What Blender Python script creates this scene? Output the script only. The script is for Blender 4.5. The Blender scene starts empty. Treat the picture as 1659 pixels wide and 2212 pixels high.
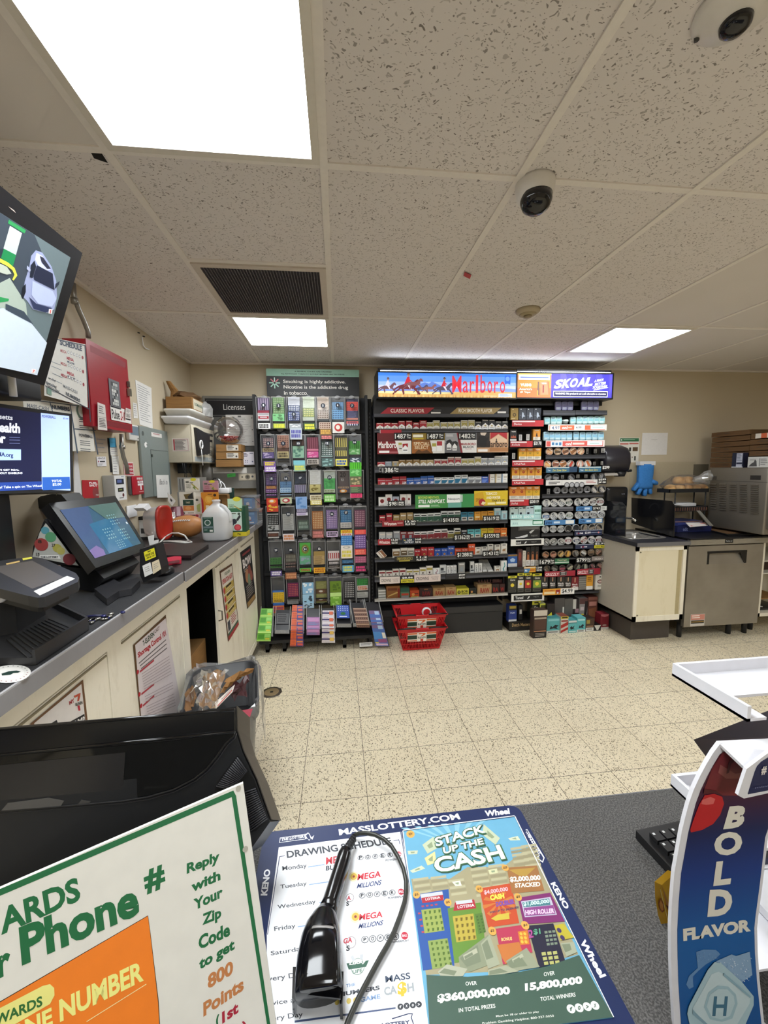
ELIGHT=18.5
ESIGN=.9
EUP=16.0
ESCR=.6
import bpy,bmesh,math,random
from mathutils import Vector as V,Matrix
rnd=random.Random(7)
PI=math.pi
sc=bpy.context.scene
COL=sc.collection
FPX,YAW,PITCH,ROLL,CH=874.6,-.1121,-.1072,.0128,1.5172
RM=Matrix.Rotation(YAW,3,'Z')@Matrix.Rotation(PITCH,3,'X')@Matrix.Rotation(ROLL,3,'Y')
CP=V((0,0,CH))
cam=bpy.data.cameras.new('camera')
camo=bpy.data.objects.new('camera',cam)
COL.objects.link(camo)
cam.sensor_fit='HORIZONTAL'
cam.sensor_width=36
cam.lens=FPX/1659*36
cam.clip_start=.01
m4=Matrix((RM.col[0],RM.col[2],-RM.col[1])).transposed().to_4x4()
m4.translation=CP
camo.matrix_world=m4
sc.camera=camo
vs=sc.view_settings
vs.view_transform='Standard'
vs.look='None'
vs.gamma=1
vs.use_curve_mapping=False
vs.exposure=0
def ray(x,y):
 return RM@V(((x-829.5)/FPX,1,-(y-1106)/FPX))
def U(x,y,ax,val):
 d=ray(x,y)
 i='xyz'.index(ax)
 return CP+d*((val-CP[i])/d[i])
def D(x,y,d):
 return CP+ray(x,y)*d
def para(tl,tr,br,bl,d):
 """true parallelogram behind four photo corners; d = axial depth of tl"""
 A,B,C_,E=[ray(*p) for p in(tl,tr,br,bl)]
 M=Matrix((B,-C_,E)).transposed()
 s=M.inverted()@A
 return[CP+A*d,CP+B*d*s[0],CP+C_*d*s[1],CP+E*d*s[2]]
def lin(h):
 o=[]
 for i in(0,2,4):
  c=int(h[i:i+2],16)/255
  o.append(c/12.92 if c<=.04045 else((c+.055)/1.055)**2.4)
 return(*o,1)
class N:
 def __init__(s,name):
  s.m=bpy.data.materials.new(name)
  s.m.use_nodes=True
  s.t=s.m.node_tree
  s.b=s.t.nodes['Principled BSDF']
  s.out=s.t.nodes['Material Output']
 def n(s,ty,**k):
  x=s.t.nodes.new('ShaderNode'+ty)
  for a,v in k.items():
   if a[0]=='i' and a[1:].isdigit():
    s.put(x.inputs[int(a[1:])],v)
   elif a.startswith('I_'):
    s.put(x.inputs[a[2:].replace('_',' ')],v)
   else:
    setattr(x,a,v)
  return x
 def put(s,inp,v):
  if isinstance(v,bpy.types.NodeSocket):
   s.t.links.new(v,inp)
  else:
   inp.default_value=v
 def math(s,op,a,b=0.,c=0.):
  return s.n('Math',operation=op,i0=a,i1=b,i2=c).outputs[0]
 def mix(s,f,a,b):
  x=s.n('Mix',data_type='RGBA')
  s.put(x.inputs[0],f)
  s.put(x.inputs[6],a)
  s.put(x.inputs[7],b)
  return x.outputs[2]
 def ramp(s,f,stops):
  x=s.n('ValToRGB')
  e=x.color_ramp.elements
  while len(e)<len(stops):
   e.new(.5)
  for q,(p,c) in zip(e,stops):
   q.position=p
   q.color=c if isinstance(c,tuple) else(c,c,c,1)
  s.put(x.inputs[0],f)
  return x.outputs[0]
 def pos(s,scale=(1,1,1),rot=(0,0,0)):
  g=s.n('NewGeometry').outputs['Position']
  return s.n('Mapping',I_Vector=g,I_Scale=scale,I_Rotation=rot).outputs[0]
 def set(s,**k):
  for a,v in k.items():
   s.put(s.b.inputs[a.replace('_',' ')],v)
  return s.m
_mc={}
def mat(h,r=.5,me=0,e=0,sp=.5):
 """printed / painted / moulded surface of one colour with faint procedural mottling"""
 k=(h,r,me,e,sp)
 if k in _mc:
  return _mc[k]
 q=N('paint_'+h)
 c=lin(h)
 nz=q.n('TexNoise',I_Vector=q.pos(),I_Scale=55.,I_Detail=2.).outputs[0]
 f=q.ramp(nz,[(.3,.955),(.7,1.)])
 x=q.n('Mix',data_type='RGBA',blend_type='MULTIPLY')
 x.inputs[0].default_value=1
 x.inputs[6].default_value=c
 q.put(x.inputs[7],f)
 q.set(Base_Color=x.outputs[2],Roughness=r,Metallic=me,Specular_IOR_Level=sp)
 if e:
  q.set(Emission_Color=c,Emission_Strength=e)
 _mc[k]=q.m
 return q.m
def clear(name,a=.12,tint=(1,1,1,1),rough=.05,white=0.,fr=.6):
 q=N(name)
 t=q.n('BsdfTransparent',I_Color=tint).outputs[0]
 g=q.n('BsdfGlossy',I_Roughness=rough).outputs[0]
 lw=q.n('LayerWeight',I_Blend=.25).outputs['Fresnel']
 f=q.math('MULTIPLY_ADD',lw,fr,a)
 sh=q.n('MixShader',i0=f,i1=t,i2=g).outputs[0]
 if white:
  d=q.n('BsdfDiffuse',I_Color=(.8,.8,.8,1)).outputs[0]
  sh=q.n('MixShader',i0=white,i1=sh,i2=d).outputs[0]
 q.put(q.out.inputs[0],sh)
 return q.m
_tc={}
def tmesh(s,bold,shear):
 k=(s,bold,shear)
 if k not in _tc:
  cu=bpy.data.curves.new('t','FONT')
  cu.body=s
  cu.offset=bold
  cu.shear=shear
  cu.resolution_u=3
  ob=bpy.data.objects.new('t',cu)
  me=bpy.data.meshes.new_from_object(ob)
  vv=[(v.co.x,v.co.y) for v in me.vertices]
  ff=[tuple(p.vertices) for p in me.polygons]
  xs=[a for a,b in vv] or[0,1]
  ys=[b for a,b in vv] or[0,1]
  _tc[k]=(vv,ff,min(xs),max(xs),min(ys),max(ys))
  bpy.data.objects.remove(ob)
  bpy.data.curves.remove(cu)
  bpy.data.meshes.remove(me)
 return _tc[k]
def ring(cx,cy,z,a,b,n=24,p=2.,rot=0.,ax='z'):
 o=[]
 for i in range(n):
  t=2*PI*i/n
  c,s=math.cos(t),math.sin(t)
  x=a*math.copysign(abs(c)**(2/p),c)
  y=b*math.copysign(abs(s)**(2/p),s)
  x,y=x*math.cos(rot)-y*math.sin(rot),x*math.sin(rot)+y*math.cos(rot)
  o.append({'z':V((cx+x,cy+y,z)),'y':V((cx+x,z,cy+y)),'x':V((z,cx+x,cy+y))}[ax])
 return o
class G:
 def __init__(s):
  s.v,s.f,s.mi,s.ms,s.sm=[],[],[],[],[]
  s.M=None
  s.w=0
  s.q=None
 def mat(s,c):
  if isinstance(c,str):
   c=mat(c)
  if c not in s.ms:
   s.ms.append(c)
  return s.ms.index(c)
 def add(s,pts,faces,c,smooth=0):
  b=len(s.v)
  for p in pts:
   p=V(p)
   s.v.append(s.M@p if s.M else p)
  k=s.mat(c)
  for f in faces:
   s.f.append([b+i for i in f])
   s.mi.append(k)
   s.sm.append(smooth)
  return s
 def poly(s,pts,c):
  return s.add(pts,[range(len(pts))],c)
 def hexa(s,p,c):
  return s.add(p,[(0,1,2,3),(7,6,5,4),(0,4,5,1),(1,5,6,2),(2,6,7,3),(3,7,4,0)],c)
 def box(s,x0,y0,z0,x1,y1,z1,c):
  return s.hexa([(x0,y0,z0),(x1,y0,z0),(x1,y0,z1),(x0,y0,z1),(x0,y1,z0),(x1,y1,z0),(x1,y1,z1),(x0,y1,z1)],c)
 def rbox(s,x0,y0,z0,x1,y1,z1,c,r=.01,seg=2):
  bm=bmesh.new()
  bmesh.ops.create_cube(bm,size=1)
  for v in bm.verts:
   v.co=V(((x0+x1)/2+v.co.x*(x1-x0),(y0+y1)/2+v.co.y*(y1-y0),(z0+z1)/2+v.co.z*(z1-z0)))
  bmesh.ops.bevel(bm,geom=bm.edges[:],offset=r,segments=seg,affect='EDGES',profile=.5)
  return s.bm(bm,c,1)
 def bm(s,bm,c,smooth=0):
  bm.verts.index_update()
  s.add([v.co.copy() for v in bm.verts],[[v.index for v in f.verts] for f in bm.faces],c,smooth)
  bm.free()
  return s
 def prism(s,pts,off,c,smooth=0):
  n=len(pts)
  off=V(off)
  p=[V(a) for a in pts]
  return s.add(p+[a+off for a in p],[list(range(n)),list(range(2*n-1,n-1,-1))]+[(i,(i+1)%n,n+(i+1)%n,n+i) for i in range(n)],c,smooth)
 def loft(s,rings,c,cap=3,smooth=1,closed=1):
  n=len(rings[0])
  f=[]
  for j in range(len(rings)-1):
   for i in range(n if closed else n-1):
    f.append((j*n+i,j*n+(i+1)%n,(j+1)*n+(i+1)%n,(j+1)*n+i))
  if cap&1:
   f.append(list(range(n)))
  if cap&2:
   f.append(list(range(len(rings)*n-1,(len(rings)-1)*n-1,-1)))
  return s.add([p for r in rings for p in r],f,c,smooth)
 def lathe(s,prof,c,o=(0,0,0),n=24,cap=3,smooth=1):
  return s.loft([ring(o[0],o[1],o[2]+z,max(r,1e-4),max(r,1e-4),n) for r,z in prof],c,cap,smooth)
 def cyl(s,a,b,r,c,r2=None,n=16,smooth=1):
  return s.tube([a,b],r,c,n,r2,smooth)
 def tube(s,pts,r,c,n=8,r2=None,smooth=1):
  pts=[V(p) for p in pts]
  rings=[]
  prev=None
  for i,p in enumerate(pts):
   t=(pts[min(i+1,len(pts)-1)]-pts[max(i-1,0)]).normalized()
   if prev is None:
    a=t.orthogonal().normalized()
   else:
    a=(prev-t*prev.dot(t)).normalized()
   prev=a
   b=t.cross(a)
   k=r if r2 is None else r+(r2-r)*i/(len(pts)-1)
   rings.append([p+a*k*math.cos(2*PI*j/n)+b*k*math.sin(2*PI*j/n) for j in range(n)])
  return s.loft(rings,c,3,smooth)
 def ball(s,o,r,c,n=16,sc_=(1,1,1)):
  o=V(o)
  rg=[ring(o.x,o.y,o.z+r*sc_[2]*math.cos(PI*(j+.02)/(n//2+.04)),max(1e-4,r*sc_[0]*math.sin(PI*(j+.02)/(n//2+.04))),max(1e-4,r*sc_[1]*math.sin(PI*(j+.02)/(n//2+.04))),n) for j in range(n//2+1)]
  return s.loft(rg,c)
 def on(s,q,t=0,c=None,up=.0004):
  s.q=[V(p) for p in q]
  a,b=s.q[1]-s.q[0],s.q[3]-s.q[0]
  s.n=b.cross(a).normalized()
  s.W,s.H=a.length,b.length
  s.w=0
  s.up=up
  s.lv=[]
  if t:
   f=s.q
   s.hexa([f[0],f[1],f[2],f[3]]+[p-s.n*t for p in f],c)
  elif c:
   s.poly(s.q,c)
  return s
 def at(s,u,v,w=0):
  a,b,c,d=s.q
  return(a*(1-u)+b*u)*(1-v)+(d*(1-u)+c*u)*v+s.n*(s.w+w)
 def lay(s,pts):
  us,vs_=[p[0] for p in pts],[p[1] for p in pts]
  b=(min(us)+1e-4,min(vs_)+1e-4,max(us)-1e-4,max(vs_)-1e-4)
  k=1+max([l for q,l in s.lv if q[0]<b[2] and b[0]<q[2] and q[1]<b[3] and b[1]<q[3]],default=0)
  s.lv.append((b,k))
  s.w=k*s.up
 def rect(s,a,b,c,d,col):
  return s.pol([(a,b),(c,b),(c,d),(a,d)],col)
 def pol(s,pts,col):
  s.lay(pts)
  return s.poly([s.at(*p) for p in pts],col)
 def disc(s,u,v,r,col,n=20,ry=None,rot=0):
  ry=r*s.W/s.H if ry is None else ry
  return s.pol([(u+r*math.cos(2*PI*i/n),v+ry*math.sin(2*PI*i/n)) for i in range(n)],col)
 def frame(s,a,b,c,d,t,col):
  th=t*s.W/s.H
  s.lay([(a,b),(c,d)])
  for x in((a,b,c,b+th),(a,d-th,c,d),(a,b+th,a+t,d-th),(c-t,b+th,c,d-th)):
   s.poly([s.at(x[0],x[1]),s.at(x[2],x[1]),s.at(x[2],x[3]),s.at(x[0],x[3])],col)
  return s
 def raised(s,a,b,c,d,h,col):
  p=[s.at(a,b,h),s.at(c,b,h),s.at(c,d,h),s.at(a,d,h)]
  q=[s.at(a,b),s.at(c,b),s.at(c,d),s.at(a,d)]
  return s.hexa(p+q,col)
 def text(s,st,a,b,c,d,col,bold=.015,sh=0.,rot=0):
  vv,ff,x0,x1,y0,y1=tmesh(st,bold,sh)
  s.lay([(a,b),(c,d)])
  pts=[]
  for x,y in vv:
   u=(x-x0)/(x1-x0+1e-6)
   v=(y1-y)/(y1-y0+1e-6)
   if rot==1:
    u,v=v,1-u
   elif rot==2:
    u,v=1-v,u
   pts.append(s.at(a+(c-a)*u,b+(d-b)*v))
  return s.add(pts,ff,col)
 def textq(s,st,tl,tr,bl,col,bold=.015,sh=0.):
  vv,ff,x0,x1,y0,y1=tmesh(st,bold,sh)
  s.lay([tl,tr,bl,(tr[0]+bl[0]-tl[0],tr[1]+bl[1]-tl[1])])
  pts=[]
  for x,y in vv:
   u=(x-x0)/(x1-x0+1e-6)
   v=(y1-y)/(y1-y0+1e-6)
   pts.append(s.at(tl[0]+(tr[0]-tl[0])*u+(bl[0]-tl[0])*v,tl[1]+(tr[1]-tl[1])*u+(bl[1]-tl[1])*v))
  return s.add(pts,ff,col)
 def lines(s,a,b,c,d,n,col,fill=.45,ragged=1):
  h=(d-b)/n
  s.lay([(a,b),(c,d)])
  for i in range(n):
   e=c-(c-a)*rnd.random()*.35*ragged
   s.poly([s.at(a,b+h*i),s.at(e,b+h*i),s.at(e,b+h*(i+fill)),s.at(a,b+h*(i+fill))],col)
  return s
 def dots(s,a,b,c,d,nx,ny,col,k=.55):
  s.lay([(a,b),(c,d)])
  for i in range(nx):
   for j in range(ny):
    u,v=a+(c-a)*(i+.5)/nx,b+(d-b)*(j+.5)/ny
    du,dv=(c-a)/nx*k/2,(d-b)/ny*k/2
    s.poly([s.at(u-du,v-dv),s.at(u+du,v-dv),s.at(u+du,v+dv),s.at(u-du,v+dv)],col)
  return s
 def fpx(s,x,y):
  d=ray(x,y)
  o=s.q[0]
  t=(o-CP).dot(s.n)/d.dot(s.n)
  p=CP+d*t-o
  a,b=s.q[1]-o,s.q[3]-o
  aa,ab,bb,pa,pb=a.dot(a),a.dot(b),b.dot(b),p.dot(a),p.dot(b)
  dt=aa*bb-ab*ab
  return((pa*bb-pb*ab)/dt,(pb*aa-pa*ab)/dt)
 def ppol(s,pts,col):
  return s.pol([s.fpx(*p) for p in pts],col)
 def ptext(s,st,tl,tr,bl,col,bold=.015,sh=0.):
  return s.textq(st,s.fpx(*tl),s.fpx(*tr),s.fpx(*bl),col,bold,sh)
 def build(s,name,parent=None,label=None,cat=None,group=None,kind=None,recalc=1):
  me=bpy.data.meshes.new(name)
  if parent is not None:
   o=WORLD[parent.name]
  elif kind=='structure':
   o=V((0,0,0))
  else:
   xs,ys,zs=zip(*s.v)
   o=V(((min(xs)+max(xs))/2,(min(ys)+max(ys))/2,min(zs)))
  me.from_pydata([p-o for p in s.v],[],s.f)
  for m in s.ms:
   me.materials.append(m)
  for p,k,sm in zip(me.polygons,s.mi,s.sm):
   p.material_index=k
   p.use_smooth=bool(sm)
  if recalc:
   b=bmesh.new()
   b.from_mesh(me)
   bmesh.ops.recalc_face_normals(b,faces=b.faces[:])
   b.to_mesh(me)
   b.free()
  ob=bpy.data.objects.new(name,me)
  COL.objects.link(ob)
  if parent is not None:
   ob.parent=parent
   WORLD[ob.name]=o
   if label:
    ob['label']=label
  else:
   ob.location=o
   WORLD[ob.name]=o
   tag(ob,label,cat,group,kind)
  return ob
WORLD={}
def tag(o,label,cat,group=None,kind=None):
 for k,v in(('label',label),('category',cat),('group',group),('kind',kind)):
  if v:
   o[k]=v
def thing(name,label,cat,loc,group=None):
 o=bpy.data.objects.new(name,None)
 COL.objects.link(o)
 o.location=V(loc)
 o.empty_display_size=.05
 WORLD[o.name]=V(loc)
 tag(o,label,cat,group)
 return o
def QW(x0,z0,x1,z1,y):
 return[V(p) for p in((x0,y,z1),(x1,y,z1),(x1,y,z0),(x0,y,z0))]
def QY(y,x0,y0,x1,y1):
 a,b=U(x0,(y0+y1)/2,'y',y),U(x1,(y0+y1)/2,'y',y)
 c,d=U((x0+x1)/2,y0,'y',y),U((x0+x1)/2,y1,'y',y)
 return QW(a.x,d.z,b.x,c.z,y)
def QX(x,tl,br):
 a,b=U(*tl,'x',x),U(*br,'x',x)
 return[V((x,a.y,a.z)),V((x,b.y,a.z)),V((x,b.y,b.z)),V((x,a.y,b.z))]
def P4(ax,val,*pts):
 return[U(x,y,ax,val) for x,y in pts]
ORD='first second third fourth fifth sixth seventh eighth ninth tenth eleventh twelfth thirteenth fourteenth fifteenth sixteenth seventeenth eighteenth nineteenth twentieth'.split()
XL,YB,H=-1.22,3.69,2.426
XR,YF=5.6,-3.2
T,TX,TY=.3048,-.2053,1.7326
LX,LY,GU=-.0189,1.3293,.6096
def m_floor():
 q=N('speckled_vinyl_tile')
 g=q.n('NewGeometry').outputs['Position']
 s=q.n('SeparateXYZ',i0=g)
 d=[]
 cells=[]
 for i,o in((0,TX),(1,TY)):
  a=q.math('DIVIDE',q.math('SUBTRACT',s.outputs[i],o),T)
  cells.append(q.math('FLOOR',a))
  f=q.math('ABSOLUTE',q.math('SUBTRACT',q.math('FRACT',q.math('ADD',a,.5)),.5))
  d.append(q.math('MULTIPLY',f,T))
 line=q.math('LESS_THAN',q.math('MINIMUM',d[0],d[1]),.0014)
 dist=q.n('TexNoise',I_Vector=g,I_Scale=60.,I_Detail=1.)
 dv=q.n('VectorMath',operation='SCALE',i0=dist.outputs[1],I_Scale=.012).outputs[0]
 gv=q.n('VectorMath',operation='ADD',i0=g,i1=dv).outputs[0]
 mp=q.n('Mapping',I_Vector=gv,I_Scale=(1.,.62,1),I_Rotation=(0,0,.5)).outputs[0]
 v=q.n('TexVoronoi',I_Vector=mp,I_Scale=150.)
 v2=q.n('TexVoronoi',I_Vector=gv,I_Scale=270.)
 rr=q.n('SeparateColor',i0=v.outputs['Color'])
 th=q.math('MULTIPLY',q.math('GREATER_THAN',rr.outputs[0],.38),q.math('MULTIPLY_ADD',rr.outputs[1],.26,.22))
 sp=q.math('LESS_THAN',v.outputs['Distance'],th)
 r2=q.n('SeparateColor',i0=v2.outputs['Color'])
 sp2=q.math('LESS_THAN',v2.outputs['Distance'],q.math('MULTIPLY',q.math('GREATER_THAN',r2.outputs[0],.6),.4))
 cv=q.n('CombineXYZ',i0=cells[0],i1=cells[1])
 wn=q.n('TexWhiteNoise',noise_dimensions='2D',I_Vector=cv.outputs[0])
 base=q.mix(wn.outputs[0],lin('e9dcc0'),lin('e6d9bc'))
 c=q.mix(q.math('MULTIPLY',sp,q.math('MULTIPLY_ADD',rr.outputs[2],.35,.62)),base,lin('62553f'))
 c=q.mix(q.math('MULTIPLY',sp2,.6),c,lin('92836a'))
 c=q.mix(q.math('MULTIPLY',line,.88),c,lin('3c3228'))
 big=q.n('TexNoise',I_Vector=g,I_Scale=2.2,I_Detail=3.).outputs[0]
 c=q.mix(q.ramp(big,[(.45,0),(.8,.22)]),c,lin('b3a283'))
 return q.set(Base_Color=c,Roughness=q.ramp(big,[(.2,.28),(.8,.5)]),Specular_IOR_Level=.35)
def m_ceil(fiss):
 q=N('fissured_ceiling_tile' if fiss else 'plain_ceiling_tile')
 g=q.n('NewGeometry').outputs['Position']
 base=lin('dcd6d4') if fiss else lin('d6d0cc')
 big=q.n('TexNoise',I_Vector=g,I_Scale=1.3,I_Detail=3.).outputs[0]
 c=q.mix(q.ramp(big,[(.4,0),(.8,.18)]),base,lin('c0b6aa'))
 if fiss:
  dist=q.n('TexNoise',I_Vector=g,I_Scale=45.,I_Detail=1.)
  dv=q.n('VectorMath',operation='SCALE',i0=dist.outputs[1],I_Scale=.04).outputs[0]
  gv=q.n('VectorMath',operation='ADD',i0=g,i1=dv).outputs[0]
  mp=q.n('Mapping',I_Vector=gv,I_Scale=(.6,1.2,1),I_Rotation=(0,0,1.)).outputs[0]
  v=q.n('TexVoronoi',I_Vector=mp,I_Scale=135.)
  rr=q.n('SeparateColor',i0=v.outputs['Color'])
  sp=q.math('LESS_THAN',v.outputs['Distance'],q.math('MULTIPLY',q.math('GREATER_THAN',rr.outputs[0],.4),q.math('MULTIPLY_ADD',rr.outputs[1],.24,.2)))
  c=q.mix(q.math('MULTIPLY',sp,q.math('MULTIPLY_ADD',rr.outputs[2],.5,.25)),c,lin('4a3f35'))
  bp=q.n('Bump',I_Height=q.math('SUBTRACT',1,sp),I_Strength=.25,I_Distance=.003)
  q.put(q.b.inputs['Normal'],bp.outputs[0])
 return q.set(Base_Color=c,Roughness=.95,Specular_IOR_Level=.1)
def m_wall():
 q=N('painted_wall')
 g=q.n('NewGeometry').outputs['Position']
 big=q.n('TexNoise',I_Vector=g,I_Scale=1.7,I_Detail=4.).outputs[0]
 c=q.mix(q.ramp(big,[(.4,0),(.75,.35)]),lin('bfb29a'),lin('b4a58a'))
 fine=q.n('TexNoise',I_Vector=g,I_Scale=260.,I_Detail=2.).outputs[0]
 bp=q.n('Bump',I_Height=fine,I_Strength=.12,I_Distance=.002)
 q.put(q.b.inputs['Normal'],bp.outputs[0])
 return q.set(Base_Color=c,Roughness=.6,Specular_IOR_Level=.25)
def m_steel(name='brushed_steel',c='a29c92',r=.34,ax=(2,2,220)):
 q=N(name)
 nz=q.n('TexNoise',I_Vector=q.pos(ax),I_Scale=3.,I_Detail=3.).outputs[0]
 b2=q.n('TexNoise',I_Vector=q.pos(),I_Scale=5.,I_Detail=3.).outputs[0]
 col=q.mix(q.ramp(b2,[(.35,0),(.75,.35)]),lin(c),lin('6f675c'))
 return q.set(Base_Color=col,Metallic=.6,Roughness=q.ramp(nz,[(.3,r-.06),(.7,r+.12)]))
def m_speck(name,a,b,sc_=420.,r=.55):
 q=N(name)
 nz=q.n('TexNoise',I_Vector=q.pos(),I_Scale=sc_,I_Detail=2.).outputs[0]
 return q.set(Base_Color=q.mix(q.ramp(nz,[(.42,0),(.62,1)]),lin(a),lin(b)),Roughness=r,Specular_IOR_Level=.3)
def m_cream(name='cream_laminate',a='e4dcc0',b='b9ab8a'):
 q=N(name)
 nz=q.n('TexNoise',I_Vector=q.pos((3,3,1)),I_Scale=3.5,I_Detail=6.,I_Roughness=.7).outputs[0]
 return q.set(Base_Color=q.mix(q.ramp(nz,[(.52,0),(.82,.7)]),lin(a),lin(b)),Roughness=.42)
def m_card(name,c,d='7c5c3c'):
 q=N(name)
 nz=q.n('TexNoise',I_Vector=q.pos((1,1,14)),I_Scale=9.,I_Detail=4.).outputs[0]
 return q.set(Base_Color=q.mix(nz,lin(c),lin(d)),Roughness=.85,Specular_IOR_Level=.1)
FLOOR,CEIL,CEILP,WALL=m_floor(),m_ceil(1),m_ceil(0),m_wall()
STEEL=m_steel()
STEELD=m_steel('oven_steel','827c73',.36)
CREAM=m_cream('cream_laminate','efe8d6','c4b89c')
CREAMY=m_cream('yellowed_cream_panel','e6dcc0','d2c49c')
LAMG=m_speck('charcoal_speckled_laminate','403f3e','666462')
LAMK=m_speck('black_speckled_laminate','242426','38383a')
LAMD=m_speck('dark_brown_grey_laminate','3b3636','4c4644',300.,.4)
CARD,CARDD=m_card('cardboard','a9804f'),m_card('kraft_pizza_box','74583e','523d2a')
BLK=mat('131315',.38)
BLKM=mat('1c1c1e',.6)
BLKG=mat('0c0c0f',.14)
GRYD=mat('2e2e31',.5)
WHT=mat('e8e8ea',.4)
CLEAR=clear('clear_plastic',.06)
CLEARW=clear('cloudy_clear_plastic',.1,(.92,.93,.95,1),.12,.12)
g=G()
g.box(XL,YF,-.1,XR,YB,0,FLOOR).build('floor',kind='structure')
g=G()
xs=[XL]+[LX+GU*i for i in range(-1,10)]+[XR]
ys=[YF]+[LY+2*GU*i for i in range(-3,1)]+[LY+GU,LY+2*GU,LY+3*GU,YB]
for i in range(len(xs)-1):
 for j in range(len(ys)-1):
  xm,ym=(xs[i]+xs[i+1])/2,(ys[j]+ys[j+1])/2
  plain=(xm>LX+3*GU and ym>1.2) or(xm<LX-GU and .1<ym<LY)
  g.box(xs[i],ys[j],H,xs[i+1],ys[j+1],H+.04,CEILP if plain else CEIL)
g.build('ceiling',kind='structure')
g=G()
TB=mat('e6e0da',.6)
for x in xs[1:-1]:
 g.box(x-.012,YF,H-.005,x+.012,YB,H+.002,TB)
for y in ys[1:-1]:
 if y==ys[5]:
  g.box(xs[1],y-.012,H-.0045,xs[2],y+.012,H+.002,TB)
 elif y==ys[7]:
  g.box(xs[1],y-.012,H-.0045,xs[2],y+.012,H+.002,TB)
  g.box(LX+3*GU,y-.012,H-.0045,LX+4*GU,y+.012,H+.002,TB)
 else:
  g.box(XL,y-.012,H-.0045,XR,y+.012,H+.002,TB)
g.box(XL,YB-.022,H-.012,XR,YB,H,TB)
g.box(XL,YF,H-.012,XL+.022,YB,H,TB)
g.build('trim_1',kind='structure')
G().box(XL-.1,YF,0,XL,YB+.1,H+.1,WALL).build('wall_left',kind='structure')
G().box(XL,YB,0,XR+.1,YB+.1,H+.1,WALL).build('wall_back',kind='structure')
G().box(XR,YF,0,XR+.1,YB,H+.1,WALL).build('wall_right',kind='structure')
G().box(XL-.1,YF-.1,0,XR+.1,YF,H+.1,WALL).build('wall_front',kind='structure')
G().box(XL,YB-.012,0,XR,YB,.1,BLKM).build('baseboard_back',kind='structure')
LAMP=N('lit_acrylic_diffuser')
LAMP=LAMP.set(Base_Color=(.8,.8,.8,1),Emission_Color=(.92,.97,1,1),Emission_Strength=ELIGHT,Roughness=.5)
def ceiling_light(i,y0,y1,label):
 x0,x1=LX+GU*i+.012,LX+GU*(i+1)-.012
 y0+=.012
 y1-=.012
 t=thing('ceiling_light',label,'ceiling light',((x0+x1)/2,(y0+y1)/2,H-.012),'ceiling lights')
 f=G()
 w=.022
 c=mat('d8d2c8',.5)
 for a in((x0,y0,x1,y0+w),(x0,y1-w,x1,y1),(x0,y0+w,x0+w,y1-w),(x1-w,y0+w,x1,y1-w)):
  f.box(a[0],a[1],H-.012,a[2],a[3],H,c)
 f.build('frame',t)
 G().box(x0+w,y0+w,H-.006,x1-w,y1-w,H,LAMP).build('diffuser',t)
CY=lambda k:LY+GU*k
ceiling_light(-1,CY(-2),CY(0),'large bright ceiling light nearest the viewer, over the left counter')
ceiling_light(-1,CY(2),CY(3),'square bright ceiling light just behind the dark air grille')
ceiling_light(3,CY(2),CY(3),'square bright ceiling light at right, beyond the round smoke detector')
ceiling_light(4,CY(-2),CY(0),'added unseen ceiling light over the right end of the shop near the viewer')  # added fixture outside the frame, lights the foreground
ceiling_light(0,CY(-6),CY(-4),'added unseen ceiling light behind the viewer on the left')  # added lamp behind the camera to brighten the foreground
ceiling_light(5,CY(-6),CY(-4),'added unseen ceiling light behind the viewer on the right')  # second lamp added behind the camera for foreground light
x0,x1,y0,y1=LX-GU+.012,LX-.012,CY(1)+.012,CY(2)-.012
t=thing('air_grille','square dark egg-crate air return grille in the ceiling','vent',((x0+x1)/2,(y0+y1)/2,H-.012))
f=G()
c=mat('c9bfb4',.5)
for a in((x0,y0,x1,y0+.03),(x0,y1-.03,x1,y1),(x0,y0+.03,x0+.03,y1-.03),(x1-.03,y0+.03,x1,y1-.03)):
 f.box(a[0],a[1],H-.012,a[2],a[3],H-.001,c)
f.build('frame',t)
f=G()
f.box(x0+.03,y0+.03,H-.002,x1-.03,y1-.03,H-.001,mat('1c1a1a',.9))
for i in range(1,40):
 x=x0+.03+(x1-x0-.06)*i/40
 f.box(x-.0011,y0+.03,H-.011,x+.0011,y1-.03,H-.002,mat('6a6668',.5))
 y=y0+.03+(y1-y0-.06)*i/40
 f.box(x0+.03,y-.0007,H-.0105,x1-.03,y+.0007,H-.002,mat('57545a',.5))
f.build('grille',t)
t=thing('dome_camera','white dome security camera with dark bubble at a ceiling grid crossing','security camera',(.655,1.345,H-.09))
G().lathe([(.062,0),(.062,-.008),(.058,-.04),(.05,-.055),(.044,-.06)],mat('dcd8d4',.4),(.655,1.345,H),32).build('housing',t)
f=G()
f.lathe([(.05,.006),(.049,-.012),(.041,-.03),(.022,-.044),(.001,-.048)],mat('101014',.08),(.655,1.336,H-.052),28)
f.build('dome',t)
C2=U(1592,12,'z',H)[:2]
t=thing('dome_camera','flush white dome security camera cut by the top right corner','security camera',(*C2,H-.05))
f=G()
f.lathe([(.074,0),(.074,-.006),(.066,-.014),(.044,-.022),(.032,-.03),(.028,-.031)],mat('d8d4d0',.4),(*C2,H),36)
for a in(2.2,4.1,5.6):
 f.cyl((C2[0]+.064*math.cos(a),C2[1]+.064*math.sin(a),H-.012),(C2[0]+.064*math.cos(a),C2[1]+.064*math.sin(a),H-.018),.005,mat('3a3836'))
f.build('housing',t)
G().lathe([(.028,0),(.026,-.01),(.018,-.017),(.001,-.02)],mat('0c0c10',.08),(*C2,H-.03),28).build('dome',t)
t=thing('smoke_detector','round beige smoke detector on the ceiling','smoke detector',(1.125,2.36,H-.045))
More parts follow.
